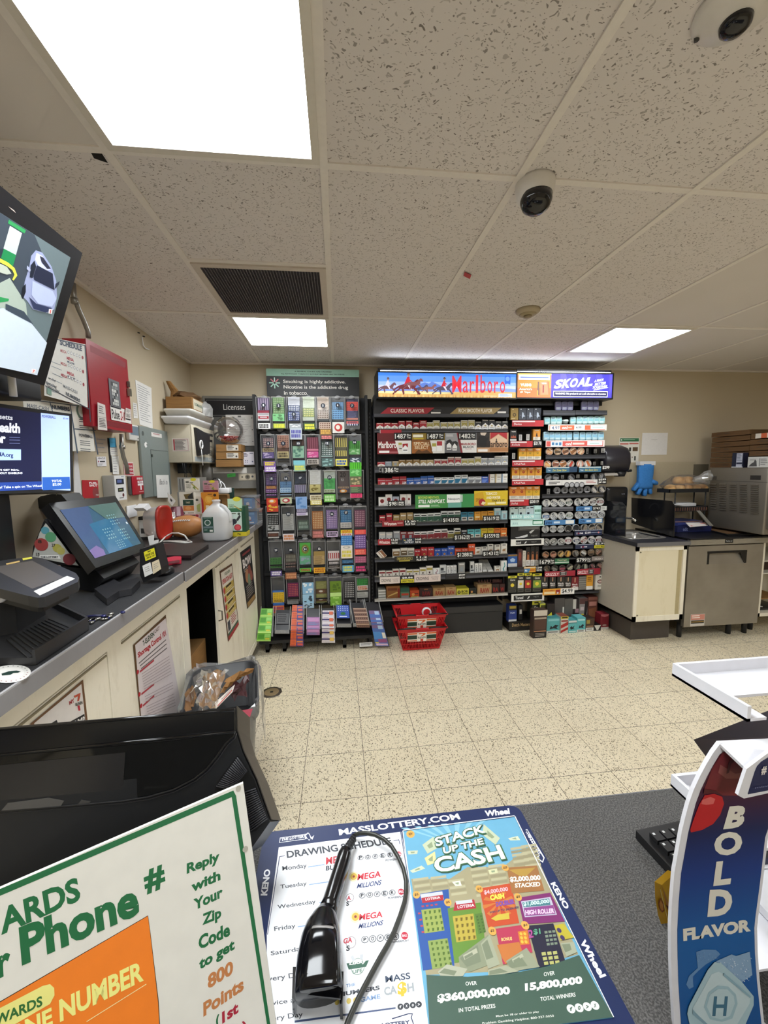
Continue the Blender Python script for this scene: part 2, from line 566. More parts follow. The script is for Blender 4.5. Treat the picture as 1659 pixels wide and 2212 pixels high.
G().lathe([(.068,0),(.068,-.012),(.06,-.02),(.05,-.026)],mat('b0a288',.5),(1.125,2.36,H),30).build('base',t)
f=G().lathe([(.05,-.022),(.047,-.03),(.03,-.034)],mat('a39576',.5),(1.125,2.36,H),30)
f.lathe([(.024,-.034),(.022,-.043),(.001,-.045)],mat('94866a',.5),(1.125,2.36,H),20)
f.build('cap',t)
G().on(P4('z',H-.0065,(1004,588),(1018,594),(1015,603),(1001,596)),.0008,'b23a3a').build('tape_scrap',None,'small torn scrap of red tape stuck on the ceiling grid','tape')
f=G()
p=[U(x,y,'z',H-.001) for x,y in((196,329),(218,329),(233,352),(220,348),(203,342))]
f.prism(p,(0,0,.0009),mat('0d0b0b',.95))
f.build('ceiling_hole',None,'small broken black hole in the ceiling tile beside the big light','hole')
def K(x0,y0,s):
 return lambda u,v:(x0+u/s,y0+v/s)
k3,k4=K(790,790,5.184),K(790,1080,5.184)
k5,k6=K(1090,790,6.636),K(1080,1070,6.381)
def qk(k,y,u0,v0,u1,v1):
 a,b=k(u0,v0),k(u1,v1)
 return QY(y,a[0],a[1],b[0],b[1])
def bx(q):
 return q[0].x,q[2].z,q[1].x,q[0].z
HOUSE=[(0,.66),(.5,.36),(1,.66),(1,1),(0,1)]
LOWH=[(0,.84),(.5,.6),(1,.84),(1,1),(0,1)]
def pk(sty,g):
 o,a=sty[:2],sty[2:]
 if o in('RA','BR','BK','TN'):
  g.pol(HOUSE,'e9e6e2').rect(.1,.05,.9,.12,'d8d2c8').rect(.36,.6,.64,.72,'b09a50').rect(.2,.85,.8,.91,'2a2626')
 elif o=='RW':
  g.pol(LOWH,'e9e6e2').rect(0,.3,1,.33,'e9e6e2').rect(.15,.12,.85,.2,'e0dcd4')
 elif o in('GW','SV','RD'):
  c={'GW':'a3954c','SV':'9a9ea2','RD':'9a2a30'}[o]
  g.pol([(.04,.12),(.96,.12),(.96,.74),(.5,.5),(.04,.74)],c).rect(.15,.2,.85,.28,'ded8c8').rect(.2,.84,.8,.9,'37322e')
  g.rect(.38,.56,.62,.64,'c8b070')
 elif o in('LR','LB'):
  g.rect(0,.33,1,.38,'e8e4e4').text('L&M',.4,.62,.98,.95,'f0eef0',.03)
 elif o in('PT','PG','PB'):
  c={'PT':'1b7196','PG':'7d8085','PB':'2d53b4'}[o]
  if o=='PB':
   g.rect(.1,.12,.9,.22,'e8e8f0').pol([(.05,.95),(.05,.45),(.95,.45),(.5,.95)],'6f8fd8')
  else:
   g.rect(.15,.12,.85,.2,'30343a').pol([(.05,.97),(.05,.42),(.97,.42),(.97,.5),(.6,.97)],c)
 elif o=='PS':
  g.rect(.03,0,.16,1,a).rect(.35,.3,.9,.42,'b0a898').rect(.35,.6,.8,.64,'8a8a8a')
 elif o=='CI':
  g.disc(.5,.42,.3,'8c2228').disc(.5,.42,.2,'6e161c').rect(.2,.82,.8,.88,'9a8a80')
 elif o=='WR':
  g.rect(.12,.2,.88,.32,'e8e0d4').pol([(.15,.62),(.5,.8),(.85,.62),(.85,.7),(.5,.9),(.15,.7)],'2a1c1c')
 elif o in('NP','NM','NK'):
  c={'NP':'24503d','NM':'7c1f28','NK':'877a3c'}[o]
  g.rect(0,.34,1,1,c).rect(.1,.14,.9,.26,'202428').pol([(.3,.84),(.6,.74),(.75,.78),(.5,.82)],'d8dcd4')
 elif o=='AS':
  g.rect(.08,.55,.92,.95,'d8d4c8').rect(.15,.15,.85,.24,'20303a').rect(.2,.62,.8,.8,'5a5048')
 elif o=='AO':
  g.rect(.15,.12,.85,.2,'7c4a10').rect(.15,.5,.85,.66,'f0d8a0').disc(.6,.82,.1,'a03020')
 elif o=='PM':
  g.text('PALL',.12,.16,.46,.3,'f0e8e8',.03).text('MALL',.54,.16,.9,.3,'f0e8e8',.03).disc(.5,.7,.16,'d0b060').disc(.5,.7,.1,'8a1c24')
 elif o=='CM':
  g.rect(.2,.08,.8,.17,'2a2a2e').pol([(.2,.62),(.3,.5),(.42,.56),(.5,.42),(.62,.56),(.72,.44),(.82,.46),(.76,.54),(.72,.66),(.68,.84),(.62,.84),(.6,.68),(.4,.68),(.36,.84),(.3,.84),(.28,.68)],'9a6a34').rect(.1,.9,.9,.93,'9a8a60')
 elif o=='MV':
  g.rect(.06,.25,.94,.75,a).rect(.2,.4,.8,.5,'e8e0d0')
 elif o=='CR':
  g.rect(.06,.2,.94,.46,a).pol([(.38,.62),(.62,.62),(.62,.74),(.5,.86),(.38,.74)],'4a2a2a').rect(.2,.9,.8,.95,'222222')
 elif o=='SL':
  g.text('NEXT',.3,.15,.7,.85,'20242a',.02,0,1)
 elif o=='BW':
  g.rect(.1,.3,.6,.6,'30343a').rect(.1,.7,.9,.8,'55585c')
 elif o=='WL':
  g.pol([(.45,.95),(.3,.7),(.6,.45),(.5,.15),(.62,.15),(.75,.45),(.5,.7),(.62,.95)],a)
 elif o=='BA':
  g.rect(.12,.08,.88,.2,'d8d8d8').rect(.3,.35,.7,.8,'9aa2a8')
BASE=dict(RA='a3222b',RW='a82a30',BR='8c6a34',BK='232323',TN='b79c6c',GW='e6e4de',SV='e6e6e6',RD='e6e2de',LR='a81c2c',LB='1f57a8',PT='e6e9ea',PG='e2e4e6',PB='3359b8',PS='ecebe6',CI='e4e0dc',WR='',NP='e8eaea',NM='eae6e6',NK='e8e6de',AS='',AO='',PM='',CM='e8e4da',MV='e2ddd2',CR='e8e2d8',SL='eeeeec',BW='d4d6d6',WL='f0f0ee',BA='4a4e52')
DESC=dict(RA='red and white',RW='red topped',BR='brown and white',BK='black and white',TN='tan and white',GW='white and gold',SV='white and silver',RD='white and red',LR='red',LB='blue',PT='white and teal',PG='white and grey',PB='blue striped',PS='slim white',CI='white red-circled',NP='white and green',NM='white and maroon',NK='white and khaki',CM='white brown-marked',MV='white banded',CR='white crested',SL='slim white',BW='white and black',WL='white curl-patterned',BA='grey')
def boxes(k,yf,vb,items,where,name,noun,group,depth=.024,lid=True):
 """vb = bottom v at u=0 and at u=1600 of the crop; items (u0,u1,vtop,style,basecolour,desc)"""
 for i,it in enumerate(items):
  u0,u1,vt,sty=it[:4]
  base=it[4] if len(it)>4 and it[4] else BASE[sty[:2]]
  desc=it[5] if len(it)>5 else DESC[sty[:2]]
  b=vb[0]+(vb[1]-vb[0])*(u0+u1)/3200
  x0,z0,x1,z1=bx(qk(k,yf,u0,vt,u1,b))
  z0=U(*k(800,(vb[0]+vb[1])/2),'y',yf).z
  j=rnd.uniform(-.002,.004)
  g=G()
  q=QW(x0+.0006,z0,x1-.0006,z1,yf+j)
  g.on(q,depth,base,.0005)
  pk(sty,g)
  if lid:
   g.rect(0,.27,1,.275,'6a6460')
  pos='leftmost' if i==0 else 'rightmost' if i==len(items)-1 else ORD[i]+' from left'
  g.build(name,None,f'{desc} {noun}, {pos} on {where}',noun if len(noun.split())<3 else 'box',group)
RK=thing('tobacco_rack','tall wide black tobacco rack with lit horse-riders sign on top','display rack',(.94,3.55,0))
YP,YL=3.475,3.44
XA,XB=.325,1.492
G().box(XA,3.64,.1,XB,3.68,2.1,BLKM).build('back_panel',RK)
for x,y0,y1 in((XA-.012,3.46,2.06),(XB,3.5,2.06)):
 g=G()
 g.box(x,3.5,.34,x+.012,3.68,y1,BLKM)
 g.build('side_panel',RK)
g=G()
a=U(797,1100,'y',3.62).x
g.box(a,3.6,.02,a+.035,3.66,2.12,BLKM)
for i in range(60):
 z=.1+i*.032
 g.box(a+.013,3.5995,z,a+.022,3.6005,z+.016,mat('4a4a4c',.5))
g.build('slotted_post',RK)
b0=U(960,1312,'y',3.5).z
g=G().box(XA,3.5,0,XB,3.66,b0,mat('29292b',.45))
g.box(XA,3.495,b0-.055,XB,3.5,b0-.003,mat('303032',.45))
g.box(XA+.002,3.4965,.015,XB-.002,3.5,b0-.065,mat('232325',.5))
g.build('base',RK)
zsh=[]
def shelf(k,vt0,vt1,vb0,vb1,pv,c='2a2b30',light='4a4b52',lr=(100,1590)):
 """shelf whose front lip spans the given v at left and right ends"""
 vt,vb=(vt0+vt1)/2,(vb0+vb1)/2
 q=qk(k,YL,lr[0],vt,lr[1],vb)
 x0,z0,x1,z1=bx(q)
 g=G()
 g.box(x0,YL,z0,x1,YL+.006,z1+.004,c)
 g.box(x0,YL-.002,z0+(z1-z0)*.05,x1,YL,z0+(z1-z0)*.5,light)
 zp=U(*k(800,pv),'y',YP).z-.0006
 g.box(x0,YL+.006,zp-.006,x1,3.64,zp,BLKM)
 g.box(x0,YL+.005,min(z0,zp-.006),x1,YL+.011,max(z0+.01,zp),BLKM)
 g.build('shelf',RK)
 g=G().box(x0,YL-.001,z1,x1,YL+.001,z1+.014,CLEAR)
 g.build('clear_lip',RK)
shelf(k3,725,710,752,742,709)
shelf(k3,1138,1112,1215,1165,1122.5)
shelf(k3,1345,1310,1405,1372,1323.5)
shelf(k3,1580,1545,1610,1580,1562.5)
shelf(k4,248,240,300,262,245)
shelf(k4,445,430,505,465,442.5)
shelf(k4,655,612,702,640,635)
shelf(k4,865,805,935,845,835)
shelf(k4,1112,1052,1135,1075,1083.5,'a8a49c','c8c4bc')
q=qk(k3,3.46,92,372,1600,462)
x0,z0,x1,z1=bx(q)
g=G().box(x0,3.46,z0,x1,3.6,z1,mat('101013',.5))
for u in(663,1137,1500):
 c=U(*k3(u,398),'y',3.46)
 g.cyl(c,c-V((0,.006,0)),.011,mat('3a3b40',.4)).cyl(c-V((0,.006,0)),c-V((0,.008,0)),.004,BLK)
g.build('valance',RK)
rail=G().on(qk(k3,YL-.004,92,462,1600,540),.004,'17171a')
rail.pol([(.045,1),(.1,.1),(.44,.1),(.385,1)],'97202c').text('CLASSIC FLAVOR',.12,.28,.365,.82,'e6d8cc',.02)
rail.pol([(.555,1),(.61,.08),(.945,.08),(.885,1)],'9a8250').text('RICH SMOOTH FLAVOR',.62,.22,.875,.78,'efe8d8',.015)
rail.rect(.415,.72,.485,.95,'d8d4d0').rect(.43,.4,.49,.5,'5a5a5a').rect(.915,.6,.98,.88,'e0dcd8')
rail.build('shelf_sign',RK,'long black sign strip with one red and one tan slanted banner')
g=G()
x0,z0,x1,z1=bx(qk(k3,YL,92,540,1600,575))
g.box(x0,YL-.004,z0,x1,3.6,z1,mat('3a3b42',.4)).build('shelf',RK)
UPL=N('sign_led_strip')
UPL=UPL.set(Base_Color=(.8,.8,.8,1),Emission_Color=(.8,.88,1,1),Emission_Strength=EUP)
y=3.37
HS=QY(y,817,806.5,1114.5,858.5)
x0,z0,x1,z1=bx(HS)
g=G()
bw=.012
g.box(x0-bw,y+.004,z0-bw,x1+.003,3.6,z1+bw,BLK)
for r in((x0-bw,z1,x1+.004,z1+bw),(x0-bw,z0-bw,x1+.004,z0),(x0-bw,z0,x0,z1),(x1,z0,x1+.004,z1)):
 g.box(r[0],y-.004,r[1],r[2],y+.004,r[3],BLK)
p=[U(808,852,'y',3.4),U(800,868,'y',3.55)]
g.box(x0-.03,3.45,z0-.1,x0-.012,3.6,z0+.03,BLK)
g.box(x0,3.385,z1+bw,x1,3.392,z1+bw+.025,BLK).build('sign_case',RK)
G().box(x0+.02,3.368,z1+bw+.001,x1,3.384,z1+bw+.004,UPL).build('top_light_strip',RK,'lit strip along the top of the sign')
def glow(h,e=1.):
 return mat(h,.5,0,e)
EL=ESIGN
g=G().on(HS,.003,glow('5f93e0',EL))
g.rect(0,0,1,.12,glow('3f7fe0',EL)).rect(0,.5,1,.72,glow('b8c4f0',EL)).rect(0,.36,1,.5,glow('92b0ec',EL))
g.pol([(0,.68),(.12,.6),(.2,.66),(.3,.58),(.4,.64),(.55,.6),(.7,.66),(.85,.58),(1,.64),(1,.8),(0,.8)],glow('7f96d8',EL))
g.pol([(.27,.52),(.33,.38),(.36,.44),(.38,.34),(.44,.5),(.5,.62),(.25,.62)],glow('5f7fd0',EL))
g.pol([(0,.8),(.2,.74),(.5,.78),(.75,.72),(1,.76),(1,1),(0,1)],glow('cfa868',EL)).pol([(0,.76),(.3,.76),(.52,.8),(.6,.8),(.4,.87),(0,.84)],glow('e0d8a0',EL))
for i in range(60):
 u=i/60
 g.pol([(u,1),(u+.006,1),(u+.004,.84+.06*rnd.random())],glow(('a87c44','e0c088','b88c54')[i%3],EL))
def horse(u,v,s,c,rider=None,hat=None):
 P=lambda pts:[(u+a*s,v+b*s*5.6) for a,b in pts]
 g.pol(P([(-.055,.0),(-.02,-.012),(.03,-.01),(.045,-.025),(.068,-.045),(.08,-.04),(.09,-.018),(.082,-.012),(.07,-.02),(.055,.012),(.03,.024),(-.03,.022),(-.05,.02)]),glow(c,EL))
 for a,b in((-.045,-.085),(-.035,-.02),(.035,.085),(.045,.075)):
  g.pol(P([(a,.012),(a+.016,.014),(b+.006,.05),(b-.004,.062),(b-.006,.05)]),glow(c,EL))
 g.pol(P([(-.055,0),(-.085,.022),(-.08,.03),(-.05,.01)]),glow(c,EL))
 if rider:
  g.pol(P([(-.016,-.01),(.004,-.06),(.018,-.062),(.024,-.01)]),glow(rider,EL))
  g.pol(P([(0,-.012),(.02,-.012),(.034,.022),(.026,.026)]),glow('dcd4e4',EL))
  g.pol(P([(.012,-.052),(.034,-.03),(.03,-.026),(.01,-.04)]),glow(rider,EL))
  g.disc(u+.012*s,v-.07*s*5.6,.008*s,glow('a07860',EL)).pol(P([(-.004,-.076),(.03,-.076),(.022,-.082),(.018,-.094),(.006,-.094),(.004,-.082)]),glow(hat or '5a4848',EL))
horse(.06,.58,.75,'6a4a50','c8c8dc')
horse(.3,.62,.6,'4a4a68')
horse(.36,.6,.6,'8a5a58')
horse(.2,.54,1.1,'6a3038','c02838')
horse(.245,.42,.8,'7c5058')
horse(.46,.6,.85,'504a62','c23040')
for ch,u0,u1,v0 in(('M',.526,.594,.1),('a',.604,.645,.31),('r',.656,.69,.31),('l',.7,.718,.05),('b',.734,.773,.05),('o',.786,.822,.31),('r',.836,.867,.31),('o',.88,.918,.31)):
 g.text(ch,u0,v0,u1,.8,glow('d03a48',EL),.008)
g.rect(.915,.06,.957,.4,glow('2f63d0',EL)).disc(.936,.2,.016,glow('6c98f0',EL)).pol([(.915,.4),(.936,.36),(.957,.4),(.957,.44),(.936,.4),(.915,.44)],glow('2f63d0',EL))
g.rect(.87,.83,.97,.97,glow('c8d8ff',EL)).lines(.878,.86,.965,.95,3,glow('6878c0',EL)).rect(.76,.92,.86,.94,glow('f0e4d0',EL))
g.build('lit_sign_panel',RK,'lit banner with riders on horses and tall red lettering')
def banner(k,u0,v0,u1,v1,c,f,y=YL-.006,label=None,nm='shelf_sign',t=.004,tilt=0):
 q=qk(k,y,u0,v0,u1,v1)
 if tilt:
  q[2].y-=tilt
  q[3].y-=tilt
 g=G().on(q,t,c)
 f(g)
 g.build(nm,RKP[0],label)
RKP=[RK]
banner(k3,130,755,510,988,'7c1b22',lambda g:g.rect(0,0,1,.4,'5e1218').text('Marlboro',.03,.4,.56,.72,'f0ece8',.02).pol([(.52,.36),(1,.36),(1,1),(.62,1)],'e4e2de').rect(.62,.46,.72,.84,'d8d4cc').rect(.62,.46,.72,.56,'a8a040').rect(.74,.52,.9,.92,'eeeeee').pol([(.74,.52),(.9,.5),(.9,.7),(.82,.58),(.74,.72)],'a02028').rect(.05,.84,.35,.95,'eee8e8').rect(.36,.88,.6,.97,'a85a60').rect(.64,.72,.72,.76,'3a3a3a').rect(.76,.8,.88,.84,'3a3a3a'))
banner(k3,518,755,884,982,'8c7426',lambda g:g.rect(0,.3,.62,1,'7a4c1e').pol([(0,.45),(.2,.35),(.5,.5),(.6,1),(0,1)],'9a5c20').text('SPECIAL',.05,.44,.54,.6,'ecdcb8',.012).text('SELECT',.08,.62,.5,.78,'ecdcb8',.012).pol([(.55,.36),(1,.36),(1,1),(.64,1)],'e0deda').rect(.61,.5,.74,.9,'eeeeee').rect(.61,.5,.74,.66,'a8a048').rect(.76,.4,.92,.9,'eeeeee').rect(.76,.4,.92,.62,'a83038').rect(.03,.07,.34,.2,'e8e4d0').rect(.05,.25,.35,.3,'c8b030').pol([(.1,.95),(.2,.8),(.3,.9),(.45,.82),(.6,1),(.1,1)],'5c3814'))
banner(k3,888,752,1242,975,'6a6a6e',lambda g:g.rect(0,0,.4,.5,'97979a').pol([(.44,.36),(1,.36),(1,1),(.52,1)],'e4e2e0').pol([(.36,0),(.44,0),(.56,1),(.5,1)],'8a2a34').pol([(.04,.4),(.16,.32),(.22,.42),(.2,.84),(.03,.84)],'1d1d1f').pol([(.05,.6),(.13,.48),(.2,.6),(.2,.84),(.05,.84)],'e6e6e6').pol([(.22,.44),(.34,.4),(.4,.48),(.38,.88),(.22,.88)],'1d1d1f').pol([(.23,.68),(.3,.52),(.38,.68),(.37,.88),(.23,.88)],'e6e6e6').rect(.06,.74,.18,.79,'333333').rect(.25,.78,.36,.82,'333333').text('MARLBORO',.5,.5,.97,.62,'a02c38',.025).text('BLACK',.57,.66,.92,.76,'1a1a1a',.025).rect(.64,.8,.84,.82,'a02c38').lines(.03,.08,.3,.2,3,'d8d8d8'))
banner(k3,1246,750,1597,970,'c9a07c',lambda g:g.rect(0,0,.4,.75,'2a2220').pol([(.05,.2),(.2,.05),(.3,.25),(.38,.2),(.3,.5),(.4,.6),(.2,.75),(0,.6)],'120e0e').pol([(.1,0),(.3,0),(.25,.15),(.12,.12)],'d8c8b8').pol([(.42,0),(.95,0),(.95,.34),(.68,.06),(.42,.34)],'b4242c').pol([(.42,.36),(.68,.1),(.95,.36),(.95,.5),(.42,.5)],'e0c0a0').text('Marlboro',.3,.42,.97,.74,'2a1c18',.015).rect(.6,.3,.63,.5,'2a1c18').rect(.04,.84,.34,.96,'f0ece8').rect(.4,.76,1,.96,'b07a4c'))
banner(k3,555,1440,1215,1592,'3f8a45',lambda g:g.rect(.55,0,1,1,'358a4c').rect(.55,.55,.78,1,'6aa89a').text('BEYOND MENTHOL.',.05,.12,.41,.3,'d0e060',.012).text('STILL NEWPORT.',.05,.36,.5,.64,'f2f4f0',.03,.2).rect(.53,.02,.76,.62,'ecefee').text('Newport',.555,.28,.75,.46,'25384a',.015).rect(.76,.05,.8,.58,'b8c8c0').rect(.05,.74,.24,.92,'e8ece8').lines(.26,.76,.45,.9,3,'b8d8b8'))
banner(k3,1215,1400,1590,1565,'d9bb28',lambda g:g.pol([(.0,.2),(.25,.05),(.3,.5),(.2,1),(0,1)],'cfa21c').text('SPIRIT',.05,.5,.26,.72,'8a4a10',.01).disc(.23,.78,.1,'a8202a').pol([(.25,.7),(.35,.8),(.28,.95),(.2,.9)],'e8d8b0').text('TOBACCO',.34,.1,.68,.28,'fbf6e0',.02).text('AND WATER',.36,.38,.78,.55,'fbf6e0',.02).text('THAT\'S IT.',.52,.6,.92,.76,'2a2410',.025,.15).rect(.4,.8,.62,.94,'efe4a8').rect(.66,.76,.95,.9,'f2e8b8'))
banner(k3,158,716,400,756,'a31f2e',lambda g:g.rect(.0,0,.03,1,'c8c8c8'),YL-.004)
def price(k,u0,v0,u1,v1,big,small=None,side=.62,c='101012',tc='eeeeea',y=None,lab=None):
 g=G().on(qk(k,YL-.011 if y is None else y,u0,v0,u1,v1),.003,c)
 if small and side>0:
  g.text(big,.05,.18,side-.02,.86,tc,.01)
  a,b=small.split('|')
  g.text(a,side+.03,.2,.95,.48,tc,.02).text(b,side+.03,.54,.95,.82,tc,.02)
 elif small:
  g.text(big,.08,.08,.92,.42,tc,.03).text(small,.1,.56,.9,.9,tc,.03)
 else:
  g.text(big,.08,.2,.92,.8,tc,.02)
 g.build('price_tag',RKP[0],lab)
price(k3,318,750,514,828,'1487','Plus|Tax',.7)
price(k3,682,750,876,828,'1487','Plus|Tax',.7)
price(k3,1040,748,1232,824,'1482','Plus|Tax',.72)
price(k3,178,1128,377,1206,'1386','Plus|Tax',.68)
price(k3,250,1510,440,1582,'$981','PER|PACK')
price(k4,860,192,1053,258,'$1435','PER|PACK',.72)
price(k4,1313,174,1506,240,'$1619','PER|PACK',.72)
price(k4,988,382,1176,456,'$1362','PER|PACK',.72)
price(k4,1318,370,1506,438,'$1559','PER|PACK',.72)
price(k4,1016,578,1206,650,'$1288','PER|PACK',.74)
price(k4,1308,566,1498,634,'$1431','PER|PACK',.74)
price(k4,430,226,570,288,'13.30','PLUS TAX',0)
price(k4,282,428,366,498,'13.30','PLUS TAX',0)
price(k4,548,424,628,488,'14.60','PLUS TAX',0)
price(k4,556,624,698,686,'11.2','PLUS TAX',0)
price(k4,1036,826,1118,886,'$8.89','PLUS TAX',0)
banner(k4,395,855,540,927,'141416',lambda g:g.text('$8.86',.08,.06,.92,.38,'f0f0f0',.03).rect(0,.45,1,1,'dcd232').text('GREAT PRICE!',.06,.58,.94,.88,'222210',.02),YL-.011,'price tag with yellow lower half','price_tag')
WN=lambda g:g.text('Winston',.08,.24,.66 if g.W>.13 else .92,.8,'f2e8e4',.015).rect(.7,.38,.95,.5,'d8b0a8') if g.W>.13 else g.text('Winston',.08,.24,.92,.8,'f2e8e4',.015)
banner(k4,185,232,426,297,'8f2028',WN,YL-.009)
banner(k4,138,440,279,505,'a0242e',WN,YL-.009)
banner(k4,408,428,546,492,'1d2c3c',lambda g:g.text('USA',.42,.12,.8,.46,'eef0f0',.02,.2).text('GOLD',.2,.52,.92,.86,'eef0f0',.02,.2).pol([(.1,.2),(.35,.35),(.15,.45)],'c8b870'),YL-.009)
banner(k4,322,630,556,692,'16161a',lambda g:g.frame(.12,.16,.86,.66,.012,'b0a050').text('MAVERICK',.16,.26,.82,.58,'b8a85a',.015).rect(.22,.76,.74,.9,'c8b83a'),YL-.009)
CW=lambda g:g.text('CROWNS',.07,.28,.55,.72,'3a3030',.008).text('LOWEST',.64,.26,.93,.46,'8a7a78',.005).text('PRICE',.68,.54,.9,.74,'8a7a78',.005)
banner(k4,158,862,384,937,'dccfc6',CW,YL-.009)
banner(k4,544,838,838,917,'d9cac2',CW,YL-.009)
banner(k4,895,830,1035,888,'222226',lambda g:g.rect(.05,.1,.95,.3,'303036'),YL-.008)
banner(k3,150,1142,180,1190,'8a8a8a',lambda g:g.rect(.2,.2,.8,.8,'1a1a1a'),YL-.008)
CG='cigarette packs on the wide tobacco rack'
SH=lambda n:f'the {n} shelf of wide tobacco rack'
boxes(k3,YP,(716,702),[(120,200,642,'RA'),(205,282,640,'RA'),(285,362,642,'RA'),(367,440,618,'RA'),(450,523,615,'RA'),(530,600,635,'RW'),(605,682,613,'RW'),(683,755,633,'GW'),(755,830,612,'GW'),(838,912,632,'GW'),(917,985,630,'GW'),(988,1060,628,'GW'),(1068,1140,610,'GW'),(1147,1220,607,'GW'),(1225,1300,625,'BK'),(1302,1375,603,'BK'),(1378,1447,605,'BK'),(1450,1522,623,'BK'),(1527,1595,622,'BK')],SH('top'),'cigarette_pack','cigarette pack',CG)
boxes(k3,YP,(1141,1104),[(132,215,1078,'RA'),(218,292,1072,'BA','8d96a0','silver blue'),(297,370,1070,'BA','b09a6c','tan'),(372,447,1053,'BR'),(451,526,1052,'BR'),(531,606,1050,'BR'),(610,682,1055,'TN'),(685,760,1053,'TN'),(768,840,1047,'RD'),(845,917,1047,'RD'),(920,992,1022,'RD'),(998,1069,1022,'RD'),(1072,1142,1040,'GW'),(1145,1216,1038,'GW'),(1220,1292,1018,'GW'),(1296,1366,1033,'SV'),(1372,1442,1033,'SV'),(1447,1518,1010,'SV'),(1522,1592,1008,'SV')],SH('second'),'cigarette_pack','cigarette pack',CG)
boxes(k3,YP,(1344,1303),[(137,217,1260,'LR'),(220,296,1261,'LR'),(298,375,1243,'LR'),(380,456,1240,'LR'),(460,537,1258,'LB'),(540,613,1255,'LB'),(615,690,1237,'LB'),(693,764,1233,'LB'),(768,842,1253,'PT'),(848,920,1250,'PT'),(922,992,1250,'PT'),(997,1067,1225,'PT'),(1072,1144,1222,'PT'),(1150,1221,1243,'PG'),(1225,1297,1242,'PG'),(1300,1370,1240,'PB'),(1382,1445,1215,'PS8a2a30'),(1450,1516,1212,'PSc8a030'),(1520,1588,1210,'PS2a70a0')],SH('third'),'cigarette_pack','cigarette pack',CG)
boxes(k3,YP,(1580,1545),[(145,222,1472,'CI'),(222,297,1442,'CI'),(300,374,1466,'CI','b4b8c4','silver red-circled'),(383,460,1440,'CI'),(462,506,1438,'CI')],'shelf left of green banner, wide tobacco rack','cigarette_pack','cigarette pack',CG)
OR=('AO','dd9a30','orange')
boxes(k4,YP,(252,238),[(153,221,172,'WR','a82430','red'),(230,297,152,'WR','a82430','red'),(308,379,166,'WR','a58a56','tan'),(385,456,145,'WR','ab9060','tan'),(463,531,142,'WR','ab9060','tan'),(540,613,155,'NP'),(615,686,155,'NP'),(690,763,150,'NP'),(765,839,146,'NP'),(845,918,125,'NP'),(920,991,124,'NP'),(993,1063,122,'NP'),(1068,1141,137,'AS','2a7590','teal'),(1144,1211,135,'AS','2a7590','teal'),(1218,1288,132,*OR),(1292,1363,127,*OR),(1367,1436,122,*OR),(1440,1512,92,'BA','a9d0d8','pale blue'),(1517,1586,120,'BA','a9d0d8','pale blue')],SH('fifth'),'cigarette_pack','cigarette pack',CG)
YE,TQ,OO=('AO','e0c030','yellow'),('AS','62b6bc','turquoise'),('AO','e07828','bright orange')
boxes(k4,YP,(460,425),[(150,223,362,'WR','c8c8c6','silver'),(228,301,362,'WR','c8c8c6','silver'),(310,384,348,'BA','9a9ca0','grey'),(387,462,357,'BA','8a2830','dark red'),(465,537,357,'BA','8a2830','dark red'),(539,612,357,'NM'),(615,687,355,'NM'),(690,764,350,'NM'),(766,842,330,'NM'),(846,918,327,'NM'),(920,992,346,'NK'),(993,1063,318,'NK'),(1067,1138,334,'BA','202024','black'),(1141,1215,330,*TQ),(1218,1288,328,*TQ),(1292,1363,320,*YE),(1366,1434,318,*YE),(1438,1509,317,*OO),(1511,1580,315,*OO)],SH('sixth'),'cigarette_pack','cigarette pack',CG)
PM=lambda c,d:('PM',c,d)
boxes(k4,YP,(662,608),[(300,384,550,'MV8a6a40'),(390,469,540,'MV6a5840'),(471,545,540,'MV8a8478'),(549,616,554,*PM('b01f2c','red')),(620,693,533,*PM('b01f2c','red')),(697,767,530,*PM('b01f2c','red')),(770,842,545,*PM('2450a8','blue')),(845,918,540,*PM('2450a8','blue')),(920,996,518,*PM('2450a8','blue')),(1000,1071,542,*PM('d8502c','orange')),(1073,1145,540,*PM('d8502c','orange')),(1149,1223,493,*PM('dc5428','orange')),(1225,1289,530,'CM'),(1295,1361,525,'CM'),(1365,1431,497,'CM'),(1445,1511,502,'CM'),(1516,1583,490,'CM')],SH('seventh'),'cigarette_pack','cigarette pack',CG)
p=[U(*k4(u,v),'y',YP-.02) for u,v in((118,598),(178,556),(236,625),(182,672))]
g=G().on(p,.022,'ddd6cc')
g.rect(.3,.04,.97,.96,'8a5a3a').rect(.4,.1,.6,.9,'e0d8c8').build('cigarette_pack',None,'brown and white cigarette pack tipped over at left end of the seventh shelf','cigarette pack',CG)
boxes(k4,YP,(872,798),[(148,222,795,'CR8a2228'),(227,299,795,'CR8a2228'),(302,373,775,'CR8a2228'),(378,449,770,'CR8a2228'),(455,527,780,'CRb0a050'),(530,602,778,'CRb0a050'),(605,676,757,'CRb0a050'),(678,751,740,'CRb0a050'),(755,829,765,'WLb08890'),(833,902,730,'BW'),(907,944,737,'SL'),(947,981,735,'SL'),(984,1018,733,'SL'),(1040,1112,704,'BA','a0a09c','grey slanted'),(1170,1214,690,'BW'),(1222,1260,712,'SL'),(1265,1304,710,'SL'),(1445,1512,742,'CM'),(1516,1581,682,'WL4a9a9a')],SH('eighth'),'cigarette_pack','cigarette pack',CG)
for(u0,u1,sl) in((1312,1362,50),(1375,1432,70)):
 a=[U(*k4(u,v),'y',yy) for u,v,yy in((u0-sl,668,3.6),(u1-sl,664,3.6),(u1,800,YP),(u0,805,YP))]
 g=G().on(a,.012,'c4c2bc')
 g.rect(.06,.03,.94,.6,'a8a6a0').rect(.1,.85,.9,.97,'e8e8e4').build('empty_carton',None,'open grey carton tray, '+('left' if sl==50 else 'right')+' of two slanted ones on eighth shelf','carton','slanted cartons')
